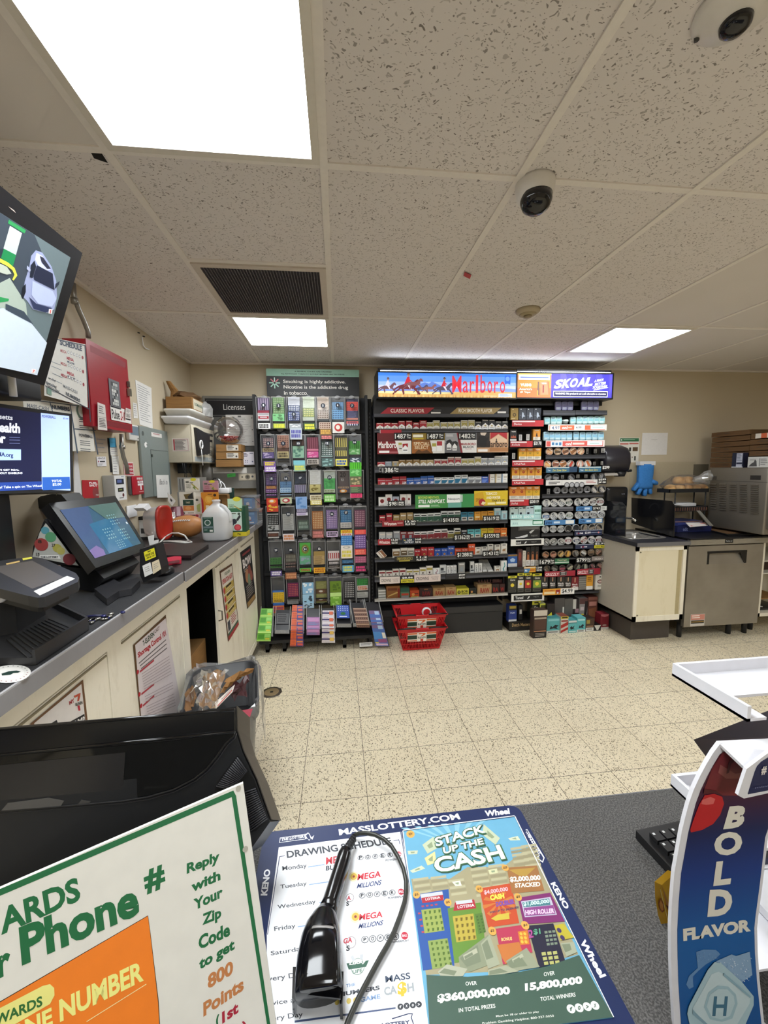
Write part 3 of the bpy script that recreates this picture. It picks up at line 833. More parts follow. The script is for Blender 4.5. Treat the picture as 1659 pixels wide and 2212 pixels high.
BT=[(140,226,1005,'a6a69e','pale stacked carton',None),(231,384,965,'8a5a2c','gold brown carton','CONE'),(388,491,990,'5a7a5a','green topped carton','tips'),(495,600,1012,'c04a24','orange carton',None),(602,750,985,'33211e','dark brown carton','RAW'),(754,890,985,'b08a58','tan carton','RAW'),(894,1014,975,'b59262','tan carton with red lettering','RAW'),(1017,1156,992,'d2c83c','yellow carton with black portrait spot','BOB'),(1160,1240,985,'1e201c','black carton',None),(1250,1411,945,'b08e62','large tan carton','RAW'),(1416,1496,940,'2a1a18','dark carton with red letters','RA'),(1500,1560,940,'3a1a18','dark red carton','W')]
for i,(u0,u1,vt,c,d,w) in enumerate(BT):
 b=1115+(1052-1115)*(u0+u1)/3200
 x0,z0,x1,z1=bx(qk(k4,YP,u0,vt,u1,b))
 z0=U(*k4(800,1083.5),'y',YP).z
 g=G().on(QW(x0+.001,z0,x1-.001,z1,YP),.1,c)
 if i==0:
  for j in range(7):
   g.rect(.02,.05+j*.14,.98,.14+j*.14,('d8d8d4','8a8a84')[j%2])
 if w=='RAW':
  dark=c[0] in '3'
  g.text('RAW',.2,.35,.85,.85,'9a2a22' if not dark else '7a1c1c',.03).rect(.35,.1,.65,.2,'8a5a34').frame(.04,.05,.96,.95,.012,'8a6a40' if not dark else '4a2a24')
 elif w=='BOB':
  g.text('BOB',.4,.25,.9,.6,'23240e',.03).disc(.2,.5,.13,'23240e').disc(.2,.48,.08,'9a8a50').rect(.4,.7,.9,.8,'5a5a20')
 elif w=='CONE':
  g.pol([(.1,.75),(.8,.45),(.85,.55),(.12,.82)],'c8a860').rect(.1,.15,.8,.35,'6a3418').rect(.86,.2,.97,.9,'8a2018')
 elif w=='tips':
  g.rect(0,0,1,.35,'2a5a48').rect(.1,.5,.9,.7,'b8402c').rect(.1,.75,.9,.95,'8a8a8a')
 elif w:
  g.text(w,.15,.35,.85,.8,'9a2018',.03)
 else:
  if i:
   g.disc(.35,.55,.16,'d89a50').rect(.5,.4,.9,.5,'202020').rect(.1,.8,.9,.92,'b8b058')
 if i>=9:
  for j in range(5):
   q=U(*k4(u0+(u1-u0)*(j+.5)/5,vt-40),'y',YP+.05)
   g.box(q.x-.006,YP+.045,z1,q.x+.006,YP+.055,z1+.03,'4a2420')
 g.build('carton',None,f'{d}, {"leftmost" if i == 0 else ORD[i] + " from left"} on the bottom shelf of wide rack','carton','cartons on the bottom shelf')
R2=thing('tin_rack','narrow black tobacco rack with lit orange and blue sign on top','display rack',(1.95,3.55,0))
RKP[0]=R2
XC,XD=1.515,2.42
zb=U(*k6(1000,1390),'y',3.6).z
G().box(XC,3.62,zb,XD-.02,3.66,2.08,BLKM).build('back_panel',R2)
xm=U(*k5(560,1100),'y',3.5).x
for x in(XC-.004,xm-.004,XD-.03):
 G().box(x,3.57,zb,x+.008,3.64,2.05,BLKM).build('side_panel',R2)
HS2=QY(3.37,1117.5,807.5,1322,859)
x0,z0,x1,z1=bx(HS2)
g=G().box(x0-.004,3.374,z0-.012,x1+.012,3.6,z1+.012,BLK)
for r in((x0-.008,z1,x1+.012,z1+.012),(x0-.008,z0-.012,x1+.012,z0),(x0-.008,z0,x0,z1),(x1,z0,x1+.012,z1)):
 g.box(r[0],3.366,r[1],r[2],3.374,r[3],BLK)
g.box(x0,3.385,z1+.012,x1,3.392,z1+.037,BLK).build('sign_case',R2)
G().box(x0,3.368,z1+.013,x1-.02,3.384,z1+.016,UPL).build('top_light_strip',R2)
g=G().on(HS2,.003,glow('4038b0',EL))
g.rect(0,0,.35,1,glow('e88a3c',EL)).rect(0,.6,.35,1,glow('e0703c',EL)).rect(0,0,.35,.06,glow('f0c860',EL)).rect(.012,.06,.335,.27,glow('c8d8ff',EL)).rect(.03,.14,.32,.19,glow('6070c0',EL))
g.text('vuse',.03,.42,.145,.54,glow('fff0e0',EL),.03).text("America's",.02,.6,.15,.7,glow('fff0e0',EL),.02).text('#1 Vape',.03,.74,.135,.84,glow('fff0e0',EL),.02)
g.pol([(.21,.34),(.225,.34),(.23,.9),(.205,.9)],glow('6a5048',EL)).rect(.205,.7,.215,.92,glow('e0a040',EL)).pol([(.235,.36),(.31,.32),(.325,.88),(.24,.9)],glow('f0805c',EL)).rect(.262,.48,.276,.8,glow('7a3a38',EL)).text('vuse',.25,.38,.3,.44,glow('ffe0d0',EL),.02).pol([(.31,.32),(.325,.36),(.335,.86),(.325,.88)],glow('d0603c',EL))
for i in range(12):
 u=.36+.64*rnd.random()
 g.pol([(u,.0),(min(1,u+.06),.0),(min(1,u+.1),.5),(u+.01 if u<.98 else 1,.95)],glow(('4a44c8','3a34a8','5048d8')[i%3],EL))
for i,c in enumerate('SKOAL'):
 a=.385+i*.081
 g.textq(c,(a+.01,.26-i*.028),(a+.092,.22-i*.028),(a-.008,.64-i*.028),glow('e8f0ff',EL),.045,.1)
for st,v,a,b in(('A PINCH',.24,.81,.905),('BETTER',.38,.815,.935),('TOGETHER',.52,.79,.95)):
 g.textq(st,(a,v),(b,v-.07),(a-.005,v+.11),glow('e8f0ff',EL),.025,.1)
g.pol([(.8,.66),(.955,.55),(.955,.57),(.8,.69)],glow('e8f0ff',EL))
g.rect(.375,.72,.955,.97,glow('e8f0ff',EL)).rect(.382,.745,.948,.945,glow('161440',EL)).text('WARNING: This product is not a safe alternative to cigarettes',.395,.79,.935,.9,glow('f0f0ff',EL),.02)
g.build('lit_sign_panel',R2,'lit banner, orange left third and violet blue right part')
x0,z0,x1,z1=bx(qk(k5,3.46,60,490,1440,560))
g=G().box(x0,3.5,z0,x1,3.62,z1+.03,BLK)
for u in(95,655):
 c=U(*k5(u,512),'y',3.5)
 g.cyl(c,c-V((0,.006,0)),.01,mat('3a3b40',.4))
g.build('valance',R2)
def lip(k,u0,v0,u1,v1,c,f=None,y=YL,deep=.16):
 x0,z0,x1,z1=bx(qk(k,y,u0,v0,u1,v1))
 x1=min(x1,2.404)
 g=G().box(x0,y,z0-.001,x1,y+.005,z1,c if f is None else '202024')
 g.box(x0,y+.004,z0,x1,min(y+deep,3.64),z0+.004,BLKM)
 g.build('shelf',R2)
 if f:
  q=QW(x0,z0,x1,z1,y-.004)
  g=G().on(q,.0035,c)
  f(g)
  g.build('shelf_sign',R2)
 else:
  g=G().box(x0,y-.002,z0+(z1-z0)*.15,x1,y,z0+(z1-z0)*.5,mat('45464c',.4))
  g.build('shelf_lip',R2)
def redlip(s):
 return lambda g:g.rect(.01,.08,.72,.3,'e8d8d8').rect(.72,0,1,1,'c02c34').text(s,.06,.45,.06+.04*len(s) if len(s)<9 else .42,.78,'f0e0e0',.015)
lip(k5,105,782,557,872,'b32a33',redlip('Device'))
lip(k5,80,1080,405,1166,'a82a32',redlip('All in One Kit'))
lip(k5,108,1354,553,1440,'b32a33',redlip('4-Pod Pack'))
lip(k5,103,1625,553,1710,'b32a33',redlip('4-Pod Pack'))
lip(k5,72,1918,352,2008,'b0262e',redlip('2-Pod Pack'))
price(k5,410,1068,537,1158,'$2178',None,0)
price(k5,352,1910,500,1990,'$3819',None,0)
lip(k6,145,330,615,425,'d2f2ee',lambda g:g.text('JUUL',.05,.4,.22,.8,'6aa0a4',.005).rect(.64,.1,.94,.82,'3a8a6a').rect(.66,.3,.92,.7,'d8efe8').rect(.64,.1,.94,.26,'2f7a5a'))
lip(k6,148,600,602,690,'e6e4de',lambda g:g.rect(.15,.16,.92,.8,'17181b').text('ned',.16,.36,.3,.68,'e8e8e8',.025).pol([(.4,.7),(.44,.4),(.48,.35),(.46,.6),(.42,.72)],'e0e0e0').text('NJOY',.62,.38,.78,.62,'8a8a8a',.005))
lip(k6,155,1352,605,1456,'e6e4de',lambda g:g.rect(.07,.2,.94,.84,'17181b').text('Tuned',.12,.32,.36,.68,'e8e8e8',.025).pol([(.48,.68),(.52,.38),(.56,.34),(.54,.6),(.5,.7)],'e0e0e0').text('NJOY',.68,.36,.84,.6,'8a8a8a',.005))
lip(k6,120,985,585,1060,'222226')
banner(k6,332,985,493,1062,'d89c2c',lambda g:g.pol([(0,.3),(.55,.3),(.4,1),(0,1)],'3f7fb0').rect(0,.05,1,.22,'e8dcc0').text('Mo',.08,.45,.28,.85,'e8f0f8',.03).rect(.5,.5,.92,.68,'b05020'),YL-.006)
price(k6,497,978,585,1050,'1248','PLUS TAX',0)
for u0,s in((150,'$35.10'),(318,'$30.78')):
 price(k6,u0,265,u0+160,328,s,None,0,'a8dcdc','f4ffff')
lip(k5,553,640,1011,712,'2b2b2f')
lip(k5,1016,640,1472,706,'2b2b2f')
ON=lambda a:(lambda g:g.rect(.02,.15,.97,.9,'dd6a48').rect(.03,.2,.2,.92,'e8e2da').text(a,.06,.3,.19,.82,'3a5a8a',.01).text('on!',.23,.28,.33,.76,'fff0e8',.04).rect(.335,.4,.4,.62,'f0c0a8').rect(.44,.14,.62,.88,'eef4f0').rect(.72,.18,.97,.8,'e6f6f2').rect(.75,.45,.93,.52,'9ac0b8'))
lip(k5,622,842,1462,930,'e8e0d8',lambda g:(ON('4.97')(g),g.text('4.99',.47,.3,.56,.72,'3a4a50',.01)))
lip(k5,588,1070,1430,1164,'ecdcd8',lambda g:g.rect(.01,.12,.97,.9,'d65c54').rect(.08,.15,.28,.9,'dfe8ee').rect(.1,.3,.14,.7,'4a80b0').rect(.16,.35,.2,.7,'4a80b0').rect(.22,.3,.26,.75,'4a80b0').text('on!',.33,.25,.44,.78,'fff0e8',.04).rect(.45,.35,.65,.65,'f4d8d0').rect(.7,.14,.96,.78,'e6f6f4').rect(.74,.42,.9,.52,'9ac0b8'))
lip(k5,590,1278,1478,1335,'28282c')
TZ=lambda n:(lambda g:g.rect(0,.05,.98,.18,'e8ece0').text('Two',.05,.45,.14,.75,'dce8f0',.01,.2).text('Zen Zone Glow',.2,.4,.66,.78,'d8cc50',.01,.2).rect(.74,0,1,1,'25405c') if n else g.rect(0,.05,.98,.18,'e8ece0').text('Two',.06,.45,.2,.75,'dce8f0',.01,.2).text('Zen Zone Glow',.26,.4,.86,.75,'d8cc50',.01,.2))
lip(k5,592,1450,1037,1530,'3c6a86',TZ(1))
lip(k5,1062,1446,1380,1526,'3c6a86',TZ(0))
price(k5,1395,1422,1512,1500,'$299',None,0)
lip(k5,590,1636,1334,1712,'d9d7d4',lambda g:(g.rect(.3,.05,.305,.95,'8a8a8a'),g.lines(.05,.3,.28,.9,2,'3a3a3a'),[g.disc(.4+.095*i,.95,.05,'3c3c40',14,.55).disc(.4+.095*i,.95,.04,'a8a8ac',14,.42) for i in range(4)],g.lines(.77,.25,.97,.75,2,'a85048')))
price(k5,1337,1610,1462,1698,'$299','per can',0)
lip(k5,540,1832,1470,1892,'1e1e21')
lip(k6,590,160,1010,216,'6c6c72')
ZY=lambda g:g.text('ZYN',.05,.3,.26,.78,'16305a',.04,.15).rect(.32,.3,.52,.7,'c8daec').rect(.7,.1,.97,.84,'e8e8e4')
lip(k6,1048,152,1270,214,'4c82b8',lambda g:g.text('ZYN',.08,.25,.46,.75,'16305a',.04,.15).rect(.52,.25,.84,.7,'c8daec'))
price(k6,1275,148,1385,212,'$743',None,0)
banner(k6,1388,150,1472,206,'d8d8d4',lambda g:g.lines(.1,.2,.9,.8,3,'8a8a8a'),YL-.006)
lip(k6,600,338,1028,405,'4c82b8',ZY)
lip(k6,1083,318,1492,384,'4c82b8',ZY)
lip(k6,575,520,1005,562,'26262a')
ZO=lambda p:(lambda g:(g.rect(0,.0,1,.08,'c8ccd8'),g.text('z',.06,.42,.1,.74,'e8e8f0',.03),g.disc(.14,.58,.025,'c03a50').disc(.14,.58,.013,'1c2448'),g.text('ne',.18,.42,.3,.74,'e8e8f0',.03),g.text('$2.89',.37,.32,.58,.72,'f0f0f4',.02) if p else None,g.rect(.6,.48,.98,.54,'a8b0c8'),g.disc(.87,.5,.03,'d88a8a') if p else None))
lip(k6,1028,476,1446,550,'1f2746',ZO(1))
lip(k6,585,690,1005,742,'26262a')
lip(k6,1037,672,1288,736,'1f2746',lambda g:g.rect(0,0,1,.08,'c8ccd8').text('z',.28,.42,.35,.72,'e8e8f0',.03).disc(.42,.58,.04,'c03a50').disc(.42,.58,.02,'1c2448').text('ne',.48,.42,.64,.72,'e8e8f0',.03))
banner(k6,1300,648,1462,726,'141416',lambda g:g.text('$2.99',.06,.06,.94,.4,'f0f0f0',.03).rect(0,.5,1,1,'dcd232').text('GREAT PRICE',.08,.6,.92,.9,'222210',.02),YL-.006,'price tag with yellow lower half','price_tag')
lip(k6,540,860,1465,880,'26262a')
price(k6,538,872,757,958,'1679','Per|Can',.7)
banner(k6,757,870,952,948,'2f6a48',lambda g:g.rect(0,.6,1,.78,'c8d8cc').text('Copenhagen',.18,.14,.86,.46,'e0d8b8',.01),YL-.006)
price(k6,1048,850,1262,932,'$799','Per|Can',.7)
banner(k6,1264,842,1460,915,'8f8580',lambda g:g.text('HUSKY',.22,.3,.8,.62,'e0dcd8',.015).rect(.02,.78,.98,.98,'2a2826'),YL-.006)
GZ=lambda g:g.text('GRIZZLY',.02,.28,.46,.84,'f0d8d8',.02).rect(.48,.1,.72,.9,'161416').frame(.49,.14,.71,.86,.005,'c8c0b8').lines(.53,.25,.67,.78,3,'d8d4d0',.4,0)
lip(k6,615,1042,1035,1115,'a02436',GZ)
lip(k6,1062,1008,1468,1090,'a02436',GZ)
lip(k6,540,1330,1442,1362,'202023')
banner(k6,592,1285,1025,1368,'e3a038',lambda g:g.rect(.56,0,1,1,'eceae6').text('$4.99',.6,.12,.94,.86,'1a1c20',.015).text('Black&Mild',.06,.18,.36,.36,'9a2a18',.01).rect(.04,.46,.38,.86,'f0d8a8').pol([(.4,.2),(.55,.15),(.52,.9),(.42,.8)],'9a2a28').disc(.47,.7,.03,'e0d8d8'),YL-.012)
banner(k6,150,425,552,592,'1b1b1e',lambda g:g.frame(.26,.04,.98,.34,.008,'8a8a88').lines(.29,.1,.95,.3,2,'9a9a98',.5,0).pol([(.14,.9),(.3,.85),(.5,.72),(.57,.68),(.58,.84),(.45,.96),(.2,.98)],'d8d8d8').pol([(.62,.5),(.74,.32),(.82,.3),(.74,.5),(.68,.62)],'c8c8c8').text('NJOY',.7,.74,.92,.9,'8a8a88',.008),YL+.02)
VG='vapour boxes on the narrow rack'
def vbox(k,yf,b,items,where,noun,dep=.03):
 for i,(u0,u1,vt,c,d,f) in enumerate(items):
  x0,z0,x1,z1=bx(qk(k,yf,u0,vt,u1,b if not isinstance(b,tuple) else b[i]))
  g=G().on(QW(x0+.0008,z0,x1-.0008,z1,yf),dep,c)
  if f:
   f(g)
  pos='' if len(items)==1 else ', '+('leftmost' if i==0 else 'rightmost' if i==len(items)-1 else ORD[i]+' from left')
  g.build('_'.join(noun.split()[-2:]),None,f'{d} {noun}{pos} {where}',noun.split()[-1],VG if len(items)>1 else None)
KITD=lambda g:g.disc(.28,.1,.08,'e0e4ea').pol([(.45,.35),(.65,.4),(.7,.6),(.9,.7),(.6,.75),(.5,.9),(.4,.7)],'b8c4d4').rect(.1,.6,.3,.63,'8a8f98')
KITG=lambda g:g.disc(.3,.12,.08,'e8e0c0').disc(.5,.58,.22,'4a3a18').disc(.5,.58,.12,'9a7a38').rect(.1,.86,.6,.9,'e0d0a0')
YV=lambda g:g.rect(0,.72,1,1,'e9e2d2').rect(0,.0,1,.3,'db8a2c').text('vuse',.2,.06,.8,.2,'f6e8d0',.02).disc(.5,.42,.14,'8a6a20').disc(.5,.42,.07,'e8c838').lines(.15,.76,.85,.95,3,'8a8070',.4)
YR=lambda g:g.rect(0,.72,1,1,'e9e2d2').rect(0,.0,1,.25,'d87a28').text('vuse',.2,.06,.8,.18,'f6e8d0',.02).disc(.5,.4,.18,'9a2418').disc(.5,.4,.08,'d0702c').lines(.15,.76,.85,.95,3,'8a8070',.4)
WG=lambda c:(lambda g:g.rect(.1,.1,.4,.16,'5a7a7a').rect(.55,.05,.95,.14,c).rect(.15,.45,.45,.6,c).lines(.1,.7,.9,.95,3,'a8b8b8',.4))
vbox(k5,3.47,775,[(85,197,607,'a3843c','gold',KITG),(205,309,607,'3a3f4a','slate',KITD),(313,414,608,'3a3f4a','slate',KITD),(417,523,606,'3a3f4a','slate',KITD)],'on the top left tray of narrow rack','kit box')
vbox(k5,3.47,1078,[(78,174,920,'1c1a1a','black',lambda g:g.text('vuse',.2,.1,.85,.22,'e8e4e0',.02).pol([(.1,.7),(.2,.5),(.3,.65),(.5,.45),(.6,.62),(.8,.5),(.95,.75),(.1,.75)],'b85a3a').rect(0,.82,1,1,'d8d4d0'))],'with flame band at left end of second narrow tray','kit box')
vbox(k5,3.47,1072,[(410,513,910,'dd9434','orange',lambda g:g.text('vuse',.2,.06,.8,.16,'f6e8d0',.02).pol([(.35,.65),(.45,.35),(.55,.3),(.6,.55),(.7,.65)],'3a2418').rect(0,.68,1,1,'e6ded0').lines(.2,.72,.8,.95,3,'9a8a70'))],'at right end of second narrow tray','kit box')
vbox(k5,3.47,1345,[(206,313,1185,'e0a830','yellow',YV),(315,419,1183,'e0a830','yellow',YV),(421,525,1180,'e0a830','yellow',YV)],'on the third narrow tray','pod box')
vbox(k5,3.47,1620,[(106,216,1458,'dd9a30','flower-marked yellow',YR),(219,324,1457,'dd9a30','flower-marked yellow',YR),(328,432,1455,'dd9a30','flower-marked yellow',YR),(436,533,1452,'dd9a30','flower-marked yellow',YR)],'on the fourth narrow tray','pod box')
vbox(k5,3.47,1915,[(68,194,1735,'dc8a2c','flower-marked orange',YR),(193,301,1732,'dc8a2c','flower-marked orange',YR),(302,403,1730,'e0b030','yellow',YV),(405,506,1727,'e0b030','yellow',YV)],'on the fifth narrow tray','pod box')
vbox(k6,3.47,330,[(140,250,162,'d2e6e4','white',WG('1f2a2a')),(256,356,158,'dcecea','white',WG('203040')),(357,466,152,'d0e4ec','pale blue',WG('202a38')),(470,571,142,'c4ece8','pale green',lambda g:(g.dots(.1,.28,.9,.46,4,2,'1f6a4a',.8),g.rect(.1,.6,.9,.68,'9ac8c4')))],'above the pale tray sign, narrow rack','device box')
for k,pts in((k5,((206,250,988,1072),(312,358,982,1070),(108,152,1252,1336))),):
 for i,(u0,u1,v0,v1) in enumerate(pts):
  g=G().on(qk(k,3.5,u0,v0,u1,v1),.002,'d6d4d0')
  g.lines(.2,.12,.8,.85,6,'8a8a88',.5).build('stock_card',None,['small white stock card left of centre, second narrow tray','small white stock card right of centre, second narrow tray','small white stock card at left of the third narrow tray'][i],'card')
CGW=lambda g:g.rect(0,.68,1,1,'ddd8d2').lines(.15,.74,.85,.92,3,'9a948c').pol([(.2,.68),(.3,.3),(.5,.25),(.7,.3),(.8,.68)],'a8643a').disc(.5,.17,.16,'24262c').rect(.35,.3,.65,.4,'1c1a1a')
vbox(k6,3.47,985,[(110,238,815,'2458a0','blue',lambda g:g.rect(0,.72,1,1,'d8d8d8').rect(0,0,1,.15,'8a6a3a').pol([(.2,.4),(.5,.28),(.8,.4),(.7,.6),(.3,.6)],'a8c0e0')),(242,308,745,'4a2a2a','dark red',lambda g:g.disc(.5,.4,.3,'8a3a30',16,.25)),(312,357,765,'d6d0c4','slim white',lambda g:g.lines(.2,.1,.8,.9,9,'9a948a'))],'beside wrapped cigars on the narrow rack','cigar box')
vbox(k6,3.475,972,[(360,418,715,'1c1a1b','brown',CGW),(422,480,705,'1c1a1b','brown',CGW),(484,536,705,'1c1a1b','brown',CGW)],'above the blue and yellow tag','wrapped cigar',.012)
LIME=lambda c:(lambda g:g.rect(0,0,1,.13,'d6cf38').rect(.25,.03,.75,.09,'4a4a18').text('Game',.25,.18,.8,.3,'d8d4c8',.02,.2).rect(.08,.36,.92,.76,c).disc(.5,.55,.2,'e0c840').rect(.1,.8,.9,.96,'2a2a28').frame(.12,.82,.88,.94,.02,'8a8a80'))
vbox(k6,3.45,(1345,1342,1340,1332),[(108,234,1110,'262824','dark green',LIME('3a3a30')),(238,334,1072,'2a2a24','white banded',LIME('d8d2c0')),(338,438,1072,'2a2420','red banded',LIME('a83028')),(446,575,1078,'2a2c22','lime banded',LIME('7f9a38'))],'on the tray above the Tuned sign','cigarillo box',.06)
TG='round tins on the narrow rack'
def tin(k,u,v,r,rim,face,f,label,y=3.462,tilt=.0):
 c=U(*k(u,v),'y',y)
 s=1/(5.0 if k is None else(6.636 if k is k5 else 6.381))
 R=(U(*k(u+r,v),'y',y)-U(*k(u-r,v),'y',y)).x/2
 g=G()
 g.loft([ring(c.x,c.z,y+.022,R*.97,R*.97,28,2,0,'y'),ring(c.x,c.z,y+.004,R*.97,R*.97,28,2,0,'y'),ring(c.x,c.z,y+.001,R,R,28,2,0,'y'),ring(c.x,c.z,y-.001,R*.97,R*.97,28,2,0,'y')],mat(rim,.4))
 g.on(QW(c.x-R,c.z-R,c.x+R,c.z+R,y-.0012))
 g.disc(.5,.5,.43,face,26)
 f(g)
 g.build('round_tin',None,label,'tin',TG)
def rotband(ang,a,b,col,L=.4):
 c,s=math.cos(ang),math.sin(ang)
 return lambda g:g.pol([(.5+x*c-y*s,.5+x*s+y*c) for x,y in((-L,a),(L,a),(L,b),(-L,b))],col)
def zyn(ang,col='4a505a',t='ZYN'):
 def f(g):
  rotband(ang,-.16,.14,col)(g)
  c,s=math.cos(ang),math.sin(ang)
  P=lambda x,y:(.5+x*c-y*s,.5+x*s+y*c)
  g.textq(t,P(-.26,-.1),P(.26,-.1),P(-.26,.1),'e8e8e6',.03)
  rotband(ang,.22,.28,'8a8f96',.25)(g)
 return f
def brown(c1,c2,ang):
 return lambda g:(rotband(ang,-.1,.2,c1,.38)(g),rotband(ang+.3,-.3,-.16,c2,.28)(g),rotband(ang,.26,.32,'d8d0c4',.2)(g))
def row(k,cs,r,rim,face,fs,where,d,nt=None,y=3.462):
 for i,(u,v) in enumerate(cs):
  pos='leftmost' if i==0 else 'rightmost' if i==len(cs)-1 else ORD[i]+' from left'
  tin(k,u,v,r,rim,face[i] if isinstance(face,list) else face,fs(i),f'{d[i] if isinstance(d, list) else d} tin, {pos} {where}',y)
row(k5,[(645,1230),(762,1230),(873,1228),(983,1225),(1093,1225)],53,'e2d4cc',['b0683c','a8804c','b87848','b8804c','b87038'],lambda i:brown(('d8a878','5a4a3c','6a4a38','8a5a38','d8c0a0')[i],'e8d8c8',.3-i*.35),'in row under pink price strip','white-rimmed brown')
row(k5,[(617,1415),(733,1410),(840,1408),(948,1408),(1083,1407),(1192,1405)],53,'e6d8d0',['d07a38','c07850','c87838','9a9a98','c86a48','b0b0ae'],lambda i:brown(('e8b878','7a4a38','8a5a30','c84a38','d8d0c8','c86a38')[i],'e8e0d8',.4-i*.5),'behind the teal price strips','white-rimmed orange')
row(k5,[(630,1605),(735,1602),(958,1602),(1285,1597),(1395,1594)],49,'77777a','35353a',lambda i:brown('8f8f92','1c1c1e',-.5+i*.6),'behind white strip with tin pictures','dark grey')
row(k5,[(753,1790),(863,1787),(973,1785),(1080,1781),(1185,1776),(1290,1777),(1405,1771)],50,'8a8a8c','6f6f74',lambda i:(lambda g:g.pol([(.3,.7),(.45,.45),(.5,.25),(.58,.45),(.75,.7)],'1a1a1c') and g.rect(.2,.72,.8,.8,'c8c8c8')) if i<5 else brown('c8c4bc','1c1c1e',.8),'in row above the top white tins','grey')
row(k6,[(643,107),(748,105),(850,103),(950,97),(1078,95),(1183,93),(1285,91),(1383,90)],53,'e8e8e6','dcdcda',lambda i:zyn((1.4,.5,.6,-.2,1.1,-.5,-.2,0)[i],('6a707a','5a606a','6a7078','4a5a54','34383c','3a3c40','4a3c3c','6a2a34')[i]),'in topmost row of white tins','white')
row(k6,[(635,292),(745,288),(850,285),(957,282),(1087,272),(1188,268),(1292,265),(1397,263)],53,'e8e8e6','d8dadb',lambda i:zyn((0,.9,1.2,.1,.7,.1,.2,.5)[i],('3a6aa0','6a7078','5a626a','6a7a6a','7a8088','5a606a','6a6a6e','5a606a')[i]),'in second row of white tins','white')
row(k6,[(628,468),(735,464),(840,463),(943,458),(1047,450),(1163,447),(1268,446),(1365,444)],50,'cfcfcd',['d2d4d4','d2d4d4','d2d4d4','222226','1c2030','6a625c','3a3836','3a3836'],lambda i:zyn((1.3,.1,-.2)[i],'5a606a') if i<3 else(brown('2a2a2e','1a1a1c',.2) if i<5 else brown('a89c8c','1c1c1c',i)),'in third row of white tins',['white']*3+['black','dark navy','grey brown','dark grey','dark grey'])
row(k6,[(640,647),(740,642),(845,645),(942,624),(1053,622),(1157,617),(1262,615),(1362,614)],51,'dad8d6',['8a8a88','a0a09c','b0aeaa','e0dcdc','dcdce0','e0dcdc','e0dcdc','e0dcdc'],lambda i:zyn((.7,-.5,.6)[i],'4a4a48','rogue') if i<3 else zyn((0,-.2,-.6,.3,0)[i-3],('7a2438','24305a','7a2a2c','24284a','6a2436')[i-3],'zone'),'in row above the Great Price tag',['grey']*3+['white and maroon','white and navy','white and red','white and navy','white and maroon'])
row(k6,[(632,820),(737,817),(842,809),(935,805),(1045,802),(1150,797),(1257,789),(1365,787)],46,'a08a70',['8a5a40','8a4a34','8a6a34','a87428','4a4744','6a6a66','5a4a3c','6a5044'],lambda i:brown(('b07a58','c08a70','c8a868','d8a848','8a8680','d8d8d4','8a7058','b08878')[i],'2c2420',.3-i*.6),'in row over the Per Can prices','brown')
row(k6,[(650,1012),(755,1010),(860,1007),(965,992),(1070,990),(1170,987),(1272,987),(1375,977)],47,'5a504a',['4a4038','2e2e2c','4a2a30','3a3a34','32322e','3a403a','3a2428','5a3434'],lambda i:brown(('6a5a48','8a8880','a05060','a8a48c','8a8878','b8b8a8','8a5a60','b08880')[i],'1c1a18',.9-i*.5),'behind the red price strips','dark')
LAV,MNT,PBL='a9a9d6','bfe6e6','b6dfee'
def rtins(items,b,c,where,d):
 for i,(u0,u1,vt) in enumerate(items):
  vb=b[0]+(b[1]-b[0])*i/max(1,len(items)-1)
  x0,z0,x1,z1=bx(qk(k5,3.465,u0,vt,u1,vb))
  g=G()
  a,h=(x1-x0)/2,(z1-z0)/2
  g.loft([ring((x0+x1)/2,(z0+z1)/2,y,a*e,h*e,28,6,0,'y') for y,e in((3.487,.94),(3.484,1),(3.468,1),(3.465,.95))],mat(c,.4))
  g.on(QW(x0,z0,x1,z1,3.4648)).rect(.08,.34,.92,.62,{LAV:'8f8fc4',MNT:'8cc4cc',PBL:'8cc0dc'}[c]).text('on!',.14,.12,.7,.3,'6a7aa8',.03).lines(.14,.68,.86,.9,3,'e8f4f4')
  pos='leftmost' if i==0 else 'rightmost' if i==len(items)-1 else ORD[i]+' from left'
  g.build('pouch_tin',None,f'{d} rounded tin, {pos} {where}','tin','rounded tins on the narrow rack')
rtins([(733,816,510),(823,900,510),(905,985,510),(1105,1185,507),(1190,1272,507),(1277,1352,507)],(640,638),LAV,'right under the lit blue sign','lavender')
rtins([(572,651,733),(663,741,727),(744,823,727),(945,1022,731),(1035,1113,724),(1116,1195,723),(1198,1281,723),(1285,1357,722),(1360,1440,721)],(845,834),MNT,'above the orange price strip','mint')
rtins([(560,638,945),(641,720,952),(723,804,953),(808,886,952),(890,970,950),(988,1069,945),(1080,1161,950),(1167,1249,950),(1258,1336,947),(1345,1426,946)],(1075,1070),PBL,'above the pink price strip','pale blue')
c=U(*k5(862,800),'y',3.49)
G().lathe([(.026,-.02),(.026,-.004),(.03,-.003),(.03,.012),(.028,.014)],mat('d8ecec',.4),c,24).build('white_tub',None,'small white lidded tub among the mint tins','tub')
